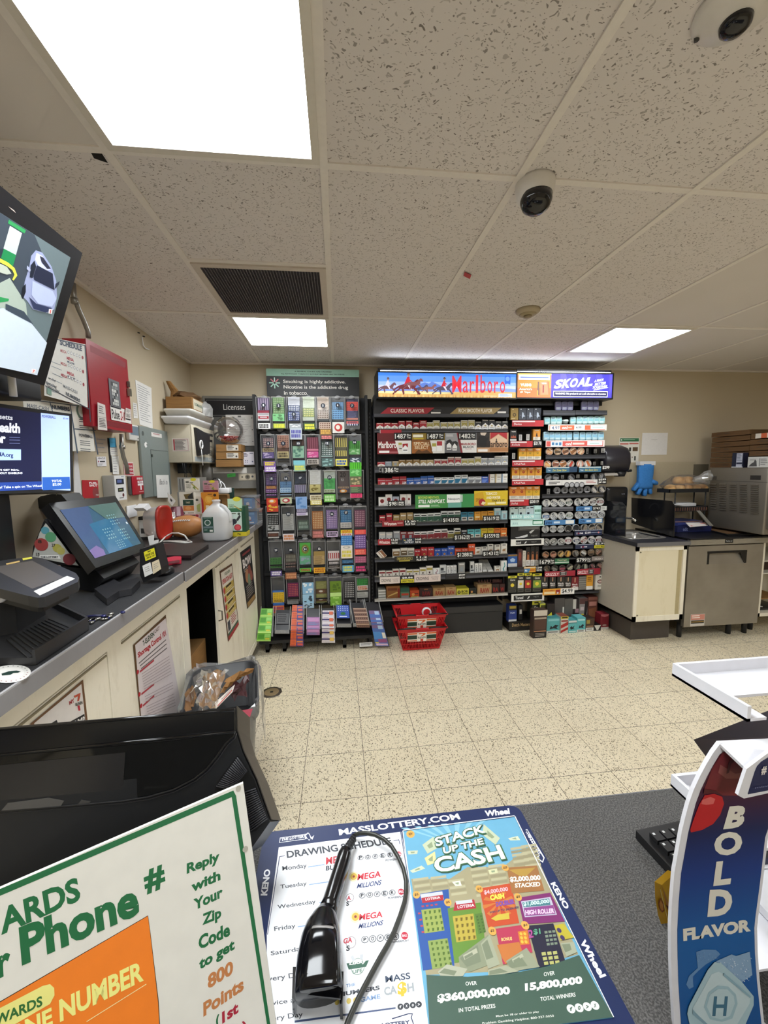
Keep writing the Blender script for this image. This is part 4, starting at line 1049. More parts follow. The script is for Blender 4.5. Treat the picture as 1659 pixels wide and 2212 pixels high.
for k,pts,w in((k5,((1170,1202,1185,1262),(1280,1322,1195,1255),(1385,1437,1185,1247)),'right of the brown tins'),(k5,((1268,1306,1376,1426),(1378,1412,1370,1420)),'right of the orange tins'),(k5,((810,851,1567,1617),(1030,1074,1560,1610),(1146,1188,1560,1608)),'among the dark grey tins'),(k5,((607,651,1765,1840),),'left of the grey tin row')):
 for i,(u0,u1,v0,v1) in enumerate(pts):
  g=G().on(qk(k,3.5,u0,v0,u1,v1),.002,'b8b6b2')
  n=len(pts)
  pos='' if n==1 else('leftmost ' if i==0 else 'rightmost ' if i==n-1 else 'middle ')
  g.lines(.15,.1,.85,.5,4,'5a5a58',.5).rect(.2,.55,.8,.9,'6a6a68').build('stock_card',None,f'{pos}small pale stock card {w}','card','stock cards among the tins')
BM=lambda g:g.rect(.42,.06,.56,.4,'c8a080').text('Black',.1,.5,.9,.62,'e8e4e0',.02).text('&MILD',.15,.66,.9,.78,'e8e4e0',.02).rect(.2,.85,.8,.88,'8a8a86')
vbox(k6,3.455,(1285,1285,1285,1282,1308),[(572,665,1122,'2c2a29','black',BM),(683,771,1120,'2c2a29','black',BM),(788,892,1120,'2c2a29','black',BM),(895,985,1122,'2c2a29','black',BM),(986,1082,1125,'7a1e26','dark red',lambda g:(BM(g),g.rect(0,.78,1,1,'d8d4d0')))],'behind the orange and white tag','cigar box',.04)
vbox(k6,3.455,(1302,1298,1296),[(1086,1188,1118,'6f6b64','grey',lambda g:[g.rect(.0,.05+.16*i,1,.08+.16*i,'a09c94') for i in range(6)]),(1190,1282,1100,'d8982c','orange',lambda g:g.rect(0,.75,1,1,'e0dcd4').lines(.15,.15,.85,.5,3,'8a5a14',.5)),(1316,1440,1100,'e6e2da','white',lambda g:g.disc(.5,.12,.08,'3a3a38').disc(.5,.45,.3,'6a2a28',20,.14).disc(.5,.45,.22,'d8c0b8',20,.08).lines(.25,.7,.75,.85,3,'8a8a86'))],'at right end of the lowest tray','pouch box',.05)
vbox(k6,3.47,(1745,1712),[(120,232,1515,'2c3f86','blue',lambda g:g.rect(0,0,1,.3,'2a2a28').rect(.1,.05,.9,.2,'a8903a').rect(0,.85,1,1,'d8d8d8').text('PALMA',.2,.4,.8,.5,'c8d0e8',.01)),(258,312,1515,'1e1e20','black',lambda g:g.rect(.2,.3,.8,.6,'c8c4bc'))],'beside the bottom panel of narrow rack','cigar box',.06)
x0,z0,x1,z1=bx(qk(k6,3.46,128,1735,440,1860))
g=G().on(QW(x0,max(z0,0.001),x1,z1,3.46),.15,'171412')
g.text('Dutch Masters',.12,.2,.92,.56,'c8a878',.01).rect(.02,.7,.98,.74,'3a3430').build('cigar_carton',None,'black cigar carton with gold lettering on the floor under the rack','carton')
HEAP='cigar boxes heaped on the floor'
def fbox(u0,u1,vt,vb,y,dep,c,f,label,top=None,lean=0.):
 a=U(*k6(u0,vb),'y',y)
 b=U(*k6(u1,vb),'y',y)
 t=U(*k6((u0+u1)/2,vt),'y',y)
 z0=max(0.001,(a.z+b.z)/2)
 z0=.001
 dep=min(dep,.095)
 q=[V((a.x+lean,y,t.z)),V((b.x+lean,y,t.z)),V((b.x,y,z0)),V((a.x,y,z0))]
 g=G().on(q,dep,c)
 f(g)
 if top:
  g.poly([V((a.x+lean,y,t.z+.0006)),V((b.x+lean,y,t.z+.0006)),V((b.x+lean,y+dep,t.z+.0006)),V((a.x+lean,y+dep,t.z+.0006))],top)
 g.build('cigar_box',None,label,'box',HEAP)
PN=lambda c:(lambda g:g.rect(0,.82,1,1,'dcdad4').rect(.1,.86,.8,.95,'8a8a86').rect(.1,.08,.9,.2,c).pol([(.2,.72),(.3,.5),(.4,.6),(.6,.45),(.85,.5),(.7,.62),(.8,.74),(.5,.68)],'16202a'))
fbox(455,636,1585,1975,U(*k6(540,1968),'z',0).y,.07,'3a2720',lambda g:g.rect(0,0,1,.2,'c8beb0').rect(.05,.26,.95,.32,'a89888').pol([(.05,.35),(.95,.35),(.9,.7),(.1,.7)],'50342a').rect(.05,.74,.95,.77,'c88a60').rect(0,.78,1,1,'15110f').lines(.15,.82,.85,.97,3,'a09890',.4,0),'dark brown upright box with pale flap, front left of the floor heap',None,.005)
fbox(640,832,1690,1960,3.36,.12,'5aa9ac',PN('8ac8cc'),'teal tray box with black figure, left in front row of floor heap','3f8a90')
fbox(834,934,1670,1952,3.34,.1,'c8c0b4',lambda g:g.rect(0,0,1,.14,'d8c22c').rect(.1,.03,.9,.11,'3a3410').pol([(0,.5),(1,.3),(1,.5),(0,.7)],'a82a24').pol([(0,.82),(1,.62),(1,.76),(0,.96)],'a82a24').rect(.05,.22,.95,.3,'8a2a24'),'red and white slanted-stripe box with yellow top band','8a4a3c')
fbox(936,1054,1728,1948,3.35,.14,'62b4b6',lambda g:g.rect(.04,.0,.96,.16,'d0d8d4').rect(0,.18,1,.22,'2a5a60').pol([(.2,.55),(.4,.45),(.5,.55),(.75,.4),(.6,.65),(.85,.72),(.5,.7),(.3,.75)],'10181e').rect(.1,.85,.9,.95,'c8e0dc'),'teal box with black figure in middle of front row','4c9a9e')
fbox(1056,1172,1690,1942,3.35,.14,'5cb0b4',PN('a8d8d8'),'taller teal box, right of the middle teal box','62b4b8')
fbox(1174,1292,1700,1922,3.36,.12,'33241e',lambda g:g.rect(0,0,1,.5,'4a3428').rect(.1,.1,.5,.4,'a08a40').rect(.1,.55,.9,.68,'8a6a50').rect(.05,.72,.95,.98,'d8d6d0').rect(.15,.78,.8,.9,'9a9890'),'dark brown open box with white label on front row')
fbox(1294,1386,1790,1915,3.36,.14,'151414',lambda g:g.pol([(0,0),(1,0),(.6,.9),(.4,.9)],'cfccc2'),'black box with folded white flap in front row')
fbox(1378,1492,1640,1890,3.38,.16,'7c1d2a',lambda g:g.pol([(0,.0),(1,.0),(.9,.12),(.5,.18),(.1,.12)],'b86a70').disc(.5,.72,.32,'5a141e',20,.08).disc(.5,.72,.26,'b89890',20,.05).rect(0,.85,1,1,'d0ccc4'),'maroon box at right end of front row','8a2a34')
YB2=3.48
fbox(440,556,1455,1650,YB2,.1,'2a2c22',LIME('6a7a38'),'lime topped box at back left of the floor heap','c8c83c')
fbox(548,672,1490,1640,YB2-.03,.1,'34362a',lambda g:g.rect(0,0,1,.3,'c8cc4c').rect(.1,.06,.9,.22,'4a4c20').rect(.1,.5,.9,.8,'6a7a3a'),'second lime topped box at back, lower than its neighbour','cfd0a0')
fbox(645,752,1500,1690,3.42,.1,'241c1c',lambda g:g.pol([(0,.45),(.6,.3),(.7,.5),(.1,.65)],'d8cc30').disc(.5,.78,.34,'4a3a3a',20,.1).disc(.5,.78,.26,'9a8a84',20,.06),'black box with yellow corner flash behind red striped box')
fbox(750,884,1420,1625,YB2,.14,'3a3838',lambda g:g.rect(0,0,1,.62,'565250').rect(.82,.3,.98,.6,'e0dcd4').disc(.5,.84,.42,'2a1c1c',20,.12).disc(.5,.84,.34,'7a6a60',20,.07),'grey topped open box at back of the floor heap')
fbox(888,1000,1425,1625,YB2,.14,'4a4644',lambda g:g.rect(0,0,1,.6,'5e5b58').disc(.5,.8,.42,'1f1616',20,.14).disc(.5,.8,.32,'6f6a40',20,.07),'second grey topped open box at back of the floor heap')
fbox(1002,1112,1430,1618,YB2,.14,'2a2022',lambda g:g.rect(0,0,.4,.35,'d0ccc4').rect(.3,.35,1,.5,'a08088').disc(.5,.75,.4,'1a1214',20,.16).disc(.5,.75,.3,'b0a0a0',20,.08),'black oval-marked box at back with white corner card')
fbox(1094,1216,1420,1618,YB2-.01,.14,'8f8a88',lambda g:g.rect(0,0,1,.2,'5a3a38').pol([(.6,.1),(.95,.1),(.7,.9),(.5,.9)],'1f1a1c').disc(.35,.6,.2,'d8cc3c').rect(.1,.75,.9,.95,'241a1c').rect(.1,.3,.5,.42,'c8b8b8'),'silver and black box with round yellow mark at back')
fbox(1212,1338,1400,1622,YB2-.02,.14,'5a2f26',lambda g:g.rect(0,0,1,.1,'7a4a40').rect(.1,.16,.9,.3,'a8746a').pol([(.1,.4),(.9,.35),(.9,.7),(.1,.65)],'7a4a30').rect(.1,.7,.5,.8,'8a7a30').rect(.1,.84,.9,.95,'c0a098'),'brown box at back right of the floor heap')
k1,k2=K(540,780,6.144),K(540,1090,5.352)
YT=3.5
xl,xr=U(*k1(78,600),'y',YT).x,U(*k1(1470,600),'y',YT).x
TR=thing('ticket_rack','black stand holding rows of clear lottery ticket dispensers','display rack',((xl+xr)/2,3.55,0))
zt=U(*k1(700,462),'y',YT).z
for x in(xl-.026,xr+.036):
 G().box(x,3.5,.02,x+.022,3.6,zt+.01,BLKM).build('post',TR)
G().box(xl-.004,3.586,.3,xr+.036,3.6,zt,mat('17171a',.7)).build('back_panel',TR)
for kk,v in((k1,930),(k1,1418),(k1,1868),(k2,392),(k2,795)):
 z=U(*kk(750,v),'y',YT+.02).z
 G().box(xl-.004,3.566,z-.016,xr+.036,3.585,z+.01,BLKM).build('cross_bar',TR)
za=U(*k2(800,1450),'y',3.3).z
G().box(xl-.02,3.475,za-.02,xr+.05,3.6,za+.03,BLKM).box(xl-.02,3.285,za-.09,xr+.05,3.6,za-.062,BLKM).build('base_shelf',TR)
for x in(xl+.02,xl+.16,xr-.2,xr+.02):
 G().box(x,3.33,0,x+.03,3.36,za-.09,BLKM).box(x,3.33,0,x+.03,3.6,.025,BLKM).build('leg',TR)
g=G().on([(xr-.06,3.3,.05),(xr+.05,3.3,.05),(xr+.05,3.28,.022),(xr-.06,3.28,.022)],.004,'d8d5d0')
g.lines(.1,.25,.9,.8,2,'6a6a68').build('tag_holder',TR)
SG=QY(3.6,576,797.5,776,856)
g=G().on(SG,.006,'17181c')
g.rect(0,0,1,.27,'8fb9a6').text('A FEDERAL COURT HAS ORDERED',.3,.07,.7,.115,'22302c',.03).text('R.J. REYNOLDS TOBACCO & PHILIP MORRIS USA TO STATE:',.16,.165,.84,.215,'22302c',.03)
for i,c in enumerate(('cfe0d8','c8707a','a8d0bc','a8d0bc','a8d0bc','a8d0bc','a8d0bc','c8707a')):
 a=PI/4*i
 dx,dy=math.sin(a),-math.cos(a)
 px,py=-dy,dx
 L0,L1,w=.012,.058,.006
 A=g.W/g.H
 g.pol([(.084+dx*L0+px*w,.52+(dy*L0+py*w)*A),(.084+dx*L1+px*w,.52+(dy*L1+py*w)*A),(.084+dx*L1-px*w,.52+(dy*L1-py*w)*A),(.084+dx*L0-px*w,.52+(dy*L0-py*w)*A)],c)
g.text('Smoking is highly addictive.',.175,.4,.85,.55,'e6e2da',.012).text('Nicotine is the addictive drug',.178,.6,.875,.76,'e6e2da',.012).text('in tobacco.',.18,.81,.435,.95,'e6e2da',.012)
g.build('warning_sign',None,'black smoking warning sign with mint top band above the ticket rack','sign')
LEFTS=[(k1,[85,285,487,683,875,1070,1262],188,465,905),(k1,[150,348,550,740,930,1115,1295],184,965,1402),(k1,[192,386,578,775,965,1150,1332],180,1440,1845),(k2,[190,365,540,705,868,1032,1192],156,12,378),(k2,[222,392,560,722,890,1052,1208],156,412,772),(k2,[248,422,590,748,908,1072,1226],154,828,1150)]
RN=['top','second','third','fourth','fifth','bottom']
CGREY=clear('smoky_clear_plastic',.008,(.97,.97,.97,1),.12,.0,.12)
STK={1:585,2:590,3:705,5:590,6:585,7:592,8:1093,9:1093,10:1093,12:1090,14:1075,15:1560,16:1560,17:1550,19:1545,23:110,26:108,27:92,29:528,30:525,31:515,32:510}
n=0
for r,(k,ls,w,v0,v1) in enumerate(LEFTS):
 for i,u in enumerate(ls):
  n+=1
  x0,z0,x1,z1=bx(qk(k,YT,u,v0,u+w,v1))
  if i==0:
   x0-=.002
  pos='leftmost' if i==0 else 'rightmost' if i==6 else ORD[i]+' from left'
  lab=f'clear ticket dispenser {"numbered " + str(n) if n in STK else "without number dot"}, {pos} in {RN[r]} row of ticket rack'
  t=thing('ticket_dispenser',lab,'ticket dispenser',((x0+x1)/2,3.55,z0),'ticket dispensers on the rack')
  g=G()
  h=z1-z0
  g.box(x0,3.56,z0+h*.02,x1,3.563,z1,mat('6b6b6c',.5))
  xm=(x0+x1)/2
  for zc in(z0+h*.01,z1-h*.01):
   g.loft([ring(xm,zc,y,.026,.018,16,2,0,'y') for y in(3.556,3.56)],mat('98989a',.4))
  g.build('back_plate',t)
  g=G()
  g.box(x0,3.5,z0,x1,3.503,z1-h*.03,CGREY)
  g.box(x0,3.503,z0,x0+.0025,3.56,z1,CLEARW).box(x1-.0025,3.503,z0,x1,3.56,z1,CLEARW)
  for x in(x0,x1-.004):
   g.box(x,3.498,z0+h*.03,x+.004,3.5,z1-h*.03,mat('8f8f90',.3))
  g.box(x0,3.498,z1-h*.035,x1,3.5,z1-h*.02,mat('b4b4b2',.25))
  cov=g.build('clear_cover',t)
  zs=z0+h*(.22 if r<3 else .2)
  G().box(x0+.006,3.4975,zs-.006,x1-.006,3.5,zs+.006,mat('08080a',.7)).build('tear_bar',cov)
  if n in STK:
   c=U(*k(u+w*.5,STK[n]),'y',3.497)
   R=.0185
   q=QW(c.x-R,c.z-R,c.x+R,c.z+R,3.4978)
   gg=G().on(q)
   gg.disc(.5,.5,.5,'142033',24)
   s=str(n)
   gg.text(s,.34 if len(s)==1 else .2,.26,.62 if len(s)==1 else .8,.74,'eeeeee',.03).build('number_sticker',cov)
TK={1:([(490,655,'66597c','s','c0b0c8'),(655,688,'a03048',0,0),(688,790,'e2dee0','b','c03040')],[(825,898,'ececea','t','18181c')],'purple striped'),2:([(478,700,'6a8a5c','d','a8c090'),(700,800,'86cf8c','o','5a8a5a')],[(828,892,'93a548','t','e0d83c')],'green grid'),3:([(475,585,'c4c6ce','l','a8acb8'),(585,665,'34466e','d','dfe4ee'),(672,790,'2c407e','d','e6eaf4')],[(830,890,'9fa4a8','o','dedede'),(890,1040,'b4bcc4','t','4a4a9a')],'long silver blue'),4:([(470,620,'c6cfb8','l','aab49c'),(620,745,'75863c','d','d8d070'),(745,790,'bcc4b0',0,0)],[(818,920,'2c4a2a','t','e0dc40')],'dark green yellow-lettered'),5:([(470,640,'c6b4a4','l','9c8674'),(640,770,'b5a598','d','5c4232')],[(810,900,'c0a898','d','6a4434'),(900,980,'7a5c38','t','d8a848'),(980,1040,'43302c','t','e08080')],'long brown dotted'),6:([(545,640,'5a86b0','s','7aa4cc'),(645,775,'78b2e0','d','2c5080')],[(808,955,'d6d6d0','c','b8302c')],'light blue red-circled'),7:([(505,780,'3d3c58','l','6a6a9a'),(540,658,'e4584e','d','b83c3c'),(755,778,'dc8874',0,0)],[(800,830,'e26c64','t','2c2c58'),(830,856,'242a50','s','d8d8e8')],'navy and coral'),8:([(1015,1150,'585058','d','d8b8b0'),(1155,1205,'b2a284','t','5a4630'),(1210,1290,'6a5c90','o','c8b8d8')],[(1328,1395,'70509a','t','e8d040'),(1395,1472,'8a68b0','t','f0e8f0')],'purple and white cash'),9:([(985,1150,'b48672','d','5c3a34'),(1155,1200,'62443a',0,0),(1200,1290,'c4b484','t','3a2c1c')],[],'tan dotted'),10:([(1040,1120,'573f38','s','6a5048'),(1128,1285,'9ac4a8','o','5a8a78')],[(1318,1375,'7cc0cc',0,0),(1375,1462,'88b0a0','t','d8d850')],'pale green and aqua'),11:([(1010,1165,'671f36','s','8a4858'),(1165,1192,'d47c94',0,0),(1200,1280,'e05c9c','o','f0a8c8')],[(1300,1372,'b0a8a0','t','3a3430')],'maroon and pink'),12:([(1065,1262,'465c58','d','e4ecea'),(1255,1275,'a8c0bc',0,0)],[(1288,1402,'4c6664','o','8ab0ac')],'grey green white-dotted'),13:([(1018,1140,'d6c664','s','4a4630'),(1140,1185,'605e4a',0,0),(1188,1262,'e0d070','s','6a6440')],[(1300,1392,'e6de5c','t','2458b0')],'yellow blue-lettered'),14:([(1060,1165,'50a444','s','3a8434'),(1165,1242,'6cb868','o','b8e0b0')],[(1280,1345,'3c4a5c','o','d0d8e0'),(1345,1430,'5ed02c','s','3c9a24'),(1430,1530,'58ae54','o','90d888'),(1530,1645,'66684a','o','b8a880'),(1645,1668,'c04058',0,0),(1668,1750,'4c624a','l','88a070'),(1758,1812,'f04c80','t','b82050')],'very long green'),15:([(1490,1650,'54406a','d','8a78a0'),(1655,1698,'8c5c54','t','d8a050'),(1700,1790,'6a3c78','d','d0b8e0')],[(1820,1900,'c83828','c','e8903c'),(1900,2000,'c04028','o','e8b83c')],'red and yellow fruit-coloured'),16:([(1480,1600,'58585f','l','8a8470'),(1600,1680,'6890ba','d','4a6a94'),(1682,1780,'b4cfe8','d','6a90b8')],[(1808,1892,'b4bc9c','c','b03844')],'light blue red-oval'),17:([(1490,1630,'3a4252',0,0),(1640,1770,'a2a2b4','s','6a5a80')],[(1800,1960,'84a6d4','o','5a88c0'),(1960,2010,'5a5468','t','b0a8c0'),(2010,2050,'d8d4e0','l','7a4aa0')],'long blue and white'),18:([(1450,1635,'dadad6','l','c0c0bc'),(1638,1752,'d4c884','o','8a7c3c')],[(1775,1850,'dcd4b8','t','7a6a3c'),(1850,1908,'cfc060','t','f4f0d8')],'cream and yellow'),19:([(1450,1556,'ccd4cc','l','b0bab0'),(1556,1700,'58b666','o','48a058'),(1700,1762,'ccd4ba','t','8a9a6a')],[(1768,1872,'68b24c','t','c8e8b0')],'bright green'),20:([(1450,1665,'564c4c','n','0e0c0c'),(1665,1690,'a89078','d','4a3a30'),(1690,1760,'50485a','c','d89040')],[],'dark with big 20'),22:([(105,388,'e4e4e2',0,0),(118,238,'1f1f20','d','c8c8c8'),(242,305,'cfcfcd','o','4a4a48'),(330,372,'3a2222','t','8a5a48')],[],'white bordered black'),23:([(108,305,'bdbdb9','l','8f8f8c')],[(338,420,'d4ccd0','t','c87a38')],'pale grey'),24:([(180,292,'5c6c64','t','9ab0a4')],[],'dull grey green'),25:([(75,290,'b67646','d','e8d0a0')],[(298,388,'8c584e','t','d0807c')],'orange brown dotted'),26:([(60,282,'8870a2','d','c8b4d8')],[(308,374,'c4aed0','t','3a3440')],'violet'),27:([(62,205,'37709e','d','78a8cc'),(206,270,'e6ddd6','t','a0a09c')],[(292,330,'e6d62c','t','c04020'),(330,358,'ecdcd0','t','b83028'),(358,470,'3878ba','d','78b0dc'),(472,515,'e6e2dc','c','b8b4ac'),(515,622,'e6dcd0','t','d8ca1c')],'long blue and yellow'),28:([(60,262,'74465f','d','c89ca8')],[(290,345,'e04646','t','f07868'),(348,508,'664888','d','b8a0d0'),(514,580,'d84a48','t','f08870'),(598,672,'9c5070','d','c87890'),(700,782,'2c1e26','t','e04080')],'long purple and red'),29:([(612,736,'589050','d','2c5c34')],[(765,826,'5a4a8c','t','f0e8f4')],'green with purple tail'),30:([(570,672,'5c564e','t','88867a'),(672,732,'5c4646','d','b09c90')],[(785,862,'94583c','t','d89c70')],'brown'),31:([(440,590,'5cbc4c','c','8a8c40'),(592,712,'7ec4a0','o','a8b8c8')],[(735,778,'58bc48','t','a83c2c')],'green with silver patch'),32:([(540,590,'b89a58',0,0),(590,705,'d4b47e','l','8a7040')],[(728,790,'eeb42c','t','a85a18')],'tan and amber'),33:([(535,735,'e6dcdc',0,0),(560,622,'c04a4c','s','e6dcdc'),(648,728,'24201f','t','e8e0e0')],[],'white with red bars'),34:([(636,680,'4c8cc4','o','78b0dc')],[(700,782,'58a2cc','t','d8d850')],'pale blue'),36:([],[(990,1168,'3565ae','l','5a88c8'),(1015,1100,'dcb428','d','b08c20'),(1092,1132,'d0a82c','t','8a6a18'),(1168,1252,'e47634','t','8a3c6a')],'blue and yellow'),37:([(905,1066,'842a60','d','e07060'),(1080,1150,'9a9a98','l','78787a')],[],'magenta dotted'),38:([],[(900,1035,'8cbce0','o','e4eef4'),(1038,1140,'a4d0ec','o','3a4a58'),(1140,1198,'b4d4e8','o','4a5a68')],'pale blue gridded'),39:([(885,1132,'86884a','l','b0b070'),(975,1030,'5a3a24','c','7a5030'),(1075,1118,'5a3a24','c','7a5030')],[],'olive with brown patches'),40:([],[(885,1016,'66861e','o','4c6c18'),(1018,1062,'c4e68c',0,0),(1062,1168,'7cb43c','o','b0e070')],'olive and lime'),41:([(880,1088,'2c2c30','d','c8c8c8')],[],'black dotted'),42:([(855,932,'34a044','d','1c6a30'),(935,992,'ece4dc','t','d86a28'),(1008,1076,'ccccc6','l','8a8a86')],[],'green and white')}
def band(g,k,u0,u1,b,y):
 v0,v1,c,pt,pc=b
 q=qk(k,y,u0,v0,u1,v1)
 g.on(q,0,c,.0003)
 if pt=='d':
  g.dots(.06,.06,.94,.94,6,max(2,round(5*g.H/g.W)),pc)
 elif pt=='s':
  for i in range(5):
   g.rect(.06+i*.19,.03,.15+i*.19,.97,pc)
 elif pt=='l':
  g.lines(.08,.08,.92,.92,max(2,round(9*g.H/g.W)),pc,.4)
 elif pt=='b':
  g.rect(.05,.42,.95,.76,pc).rect(.2,.5,.8,.62,'f0f0f0').rect(.05,.1,.95,.2,'8a8a90')
 elif pt=='o':
  for i in range(10):
   a,b_=.04+.7*rnd.random(),.04+.75*rnd.random()
   g.rect(a,b_,a+.2,b_+.16,pc)
 elif pt=='c':
  g.disc(.5,.5,.34,pc,18,.36).disc(.46,.48,.18,'e4ded0',14,.2)
 elif pt=='t':
  for i in range(2):
   a=.1
   while a<.86:
    w=.06+.07*rnd.random()
    g.rect(a,.16+i*.38,min(.93,a+w),.46+i*.38,pc)
    a+=w+.03
 elif pt=='n':
  g.text('20',.2,.12,.7,.4,pc,.02).text('RX',.3,.5,.55,.66,'b0b0b0',.02)
n=0
for r,(k,ls,w,v0,v1) in enumerate(LEFTS):
 for i,u in enumerate(ls):
  n+=1
  if n not in TK:
   continue
  a,h,d=TK[n]
  g=G()
  for b in a:
   band(g,k,u+w*.09,u+w*.91,b,3.53-.0008*a.index(b))
  off={3:40,5:52,8:36,1:22,2:20,4:30,6:22,10:24,12:18,13:16,14:26,15:26,17:30,18:20,36:10}.get(n,12)
  for b in h:
   o=off*(.6+.5*h.index(b)/max(1,len(h)))
   band(g,k,u+w*.06+o,u+w*.9+o,b,3.488-.001*h.index(b))
  if a and h:
   g.on([*qk(k,3.529,u+w*.12,a[-1][1]-2,u+w*.88,h[0][0]+8)],0,'3a3a3c')
   p,q2=g.q[2].copy(),g.q[3].copy()
   c2=qk(k,3.489,u+w*.12+off*.6,a[-1][1],u+w*.88+off*.6,h[0][0]+8)
   g.poly([g.q[3],g.q[2],c2[2],c2[3]],'3a3a3c')
  pos='leftmost' if i==0 else 'rightmost' if i==6 else ORD[i]+' from left'
  g.build('lottery_ticket',None,f'{d} lottery ticket strip, {pos} in {RN[r]} row of ticket rack','lottery ticket','lottery tickets on the rack')
TRY=[((128,268,1178),(100,262,1482),'lime green hanging',[(130,265,1200,74,238,1580)],[('7cc048','4f9a30',4)]),((300,465,1178),(285,452,1450),'none',[],[]),((490,622,1160),(468,620,1455),'orange and purple hanging',[(490,612,1162,462,618,1640)],[('e0683c','5a4a86',6)]),((652,800,1165),(650,808,1440),'violet and pink',[(660,806,1300,654,806,1508)],[('9a6a9a','c890c0',2)]),((822,965,1160),(828,985,1425),'white and navy hanging',[(838,968,1222,830,984,1598)],[('dcd4d8','43386a',5)]),((990,1150,1150),(1000,1170,1375),'bright blue',[(1000,1142,1162,1006,1152,1312)],[('3c5cb4','8aa8e0',1)]),((1150,1300,1095),(1190,1365,1370),'brown striped',[(1190,1340,1196,1236,1386,1420)],[('7a5a4c','c8a890',5)]),((1318,1480,1090),(1375,1538,1355),'purple and blue hanging',[(1372,1495,1225,1452,1606,1635)],[('4a6aae','8a5a84',5)])]
for i,(bk,fr,d,tk,cs) in enumerate(TRY):
 A,B=U(*k2(bk[0],bk[2]),'y',3.46),U(*k2(bk[1],bk[2]),'y',3.46)
 C_,E=U(*k2(fr[1],fr[2]),'y',3.27),U(*k2(fr[0],fr[2]),'y',3.27)
 pos='leftmost' if i==0 else 'rightmost' if i==7 else ORD[i]+' from left'
 t=thing('ticket_tray',f'clear slanting ticket tray, {pos} along the foot of ticket rack','ticket tray',((E.x+C_.x)/2,3.3,E.z),'ticket trays at the rack foot')
 dn=V((0,0,-.03))
 g=G().hexa([A+dn,B+dn,C_+dn,E+dn]+[p+dn*1.15 for p in(A,B,C_,E)],mat('2a2a2d',.3))
 g.build('floor_plate',t)
 g=G()
 for a,b in((A,E),(B,C_)):
  o=V((.0025,0,0))
  g.hexa([a,b,b+dn,a+dn,a+o,b+o,b+dn+o,a+dn+o],CLEARW)
  g.hexa([a+V((0,0,.002)),b+V((0,0,.002)),b,a,a+o*1.6+V((0,0,.002)),b+o*1.6+V((0,0,.002)),b+o*1.6,a+o*1.6],mat('a4a4a2',.3))
 o=V((0,-.003,0))
 g.hexa([E,C_,C_+dn,E+dn,E+o,C_+o,C_+dn+o,E+dn+o],CLEARW)
 g.build('clear_sides',t)
 if i==1:
  G().on([A*.8+E*.2+V((.01,0,-.02)),B*.8+C_*.2+V((-.01,0,-.02)),B*.35+C_*.65+V((-.01,0,-.02)),A*.35+E*.65+V((.01,0,-.02))],.001,'5a5a5c').lines(.1,.1,.9,.9,4,'2a2a2c').build('insert',t)
 for(u0,u1,v,w0,w1,vv),(c1,c2,m) in zip(tk,cs):
  vf=fr[2]
  def pt(x,yy):
   return U(*k2(x,yy),'y',3.45+(3.258-3.45)*max(0,yy-bk[2])/(vf-bk[2]) if yy<vf else 3.256)
  g=G()
  cuts=sorted({v+(vv-v)*j/m for j in range(m+1)}|({vf} if v<vf<vv else set()))
  for y0,y1 in zip(cuts,cuts[1:]):
   f0,f1=(y0-v)/(vv-v),(y1-v)/(vv-v)
   L,Rr=lambda f:u0+(w0-u0)*f,lambda f:u1+(w1-u1)*f
   g.on([pt(L(f0),y0),pt(Rr(f0),y0),pt(Rr(f1),y1),pt(L(f1),y1)],.0012,c1,.0003)
   j=round(f0*m-.3)
   if i==0:
    g.rect(.0,.85,1,1,'b4dc70').rect(.06,.15,.5,.7,c2).rect(.55,.1,.94,.5,'9ad870').rect(.6,.6,.9,.8,'d0c840')
   elif i==2:
    g.rect(.45,0,1,1,c2).dots(.08,.1,.4,.85,3,3,'c0482c',.6).rect(.5,.2,.95,.4,'e08848').rect(.55,.55,.95,.85,'d8584c').rect(0,.88,1,.96,'3a2a5a')
   elif i==4:
    g.rect(0,.3,.96,.55,c2).rect(.6,.2,.92,.7,'d86a48' if j<3 else 'e8c060').rect(.05,.72,.9,.78,'a8a0a8').rect(.1,.1,.5,.2,'b0a0c0')
   elif i==5:
    g.dots(.06,.06,.94,.48,5,3,'e0e8f8',.4).disc(.5,.66,.2,'2a6a3c',16,.12).rect(.2,.84,.8,.92,'e0e8f8')
   elif i==6:
    g.rect(0,.1,1,.3,c2).dots(.05,.4,.95,.9,6,1,'4a3028',.6)
   elif i==7:
    if j==3:
     g.rect(0,0,.66,1,'4c88c8').rect(.7,.1,.96,.9,'e0dcd0')
    elif j==4:
     g.rect(.3,0,.95,.5,'93507e').rect(.05,.45,.3,.6,'e0c820').rect(.08,.65,.95,.92,'d8b8d0')
    else:
     g.rect(0,0,1,.5,'75608a').rect(.5,.1,.9,.6,'a8c0dc')
   else:
    g.rect(.05,.1,.95,.5,c2).lines(.08,.6,.95,.95,3,'5c8ab8')
  g.build('lottery_ticket',None,f'{d} ticket strip in the {pos} tray at foot of rack','lottery ticket','lottery tickets on the rack')
RED=mat('c01820',.35)
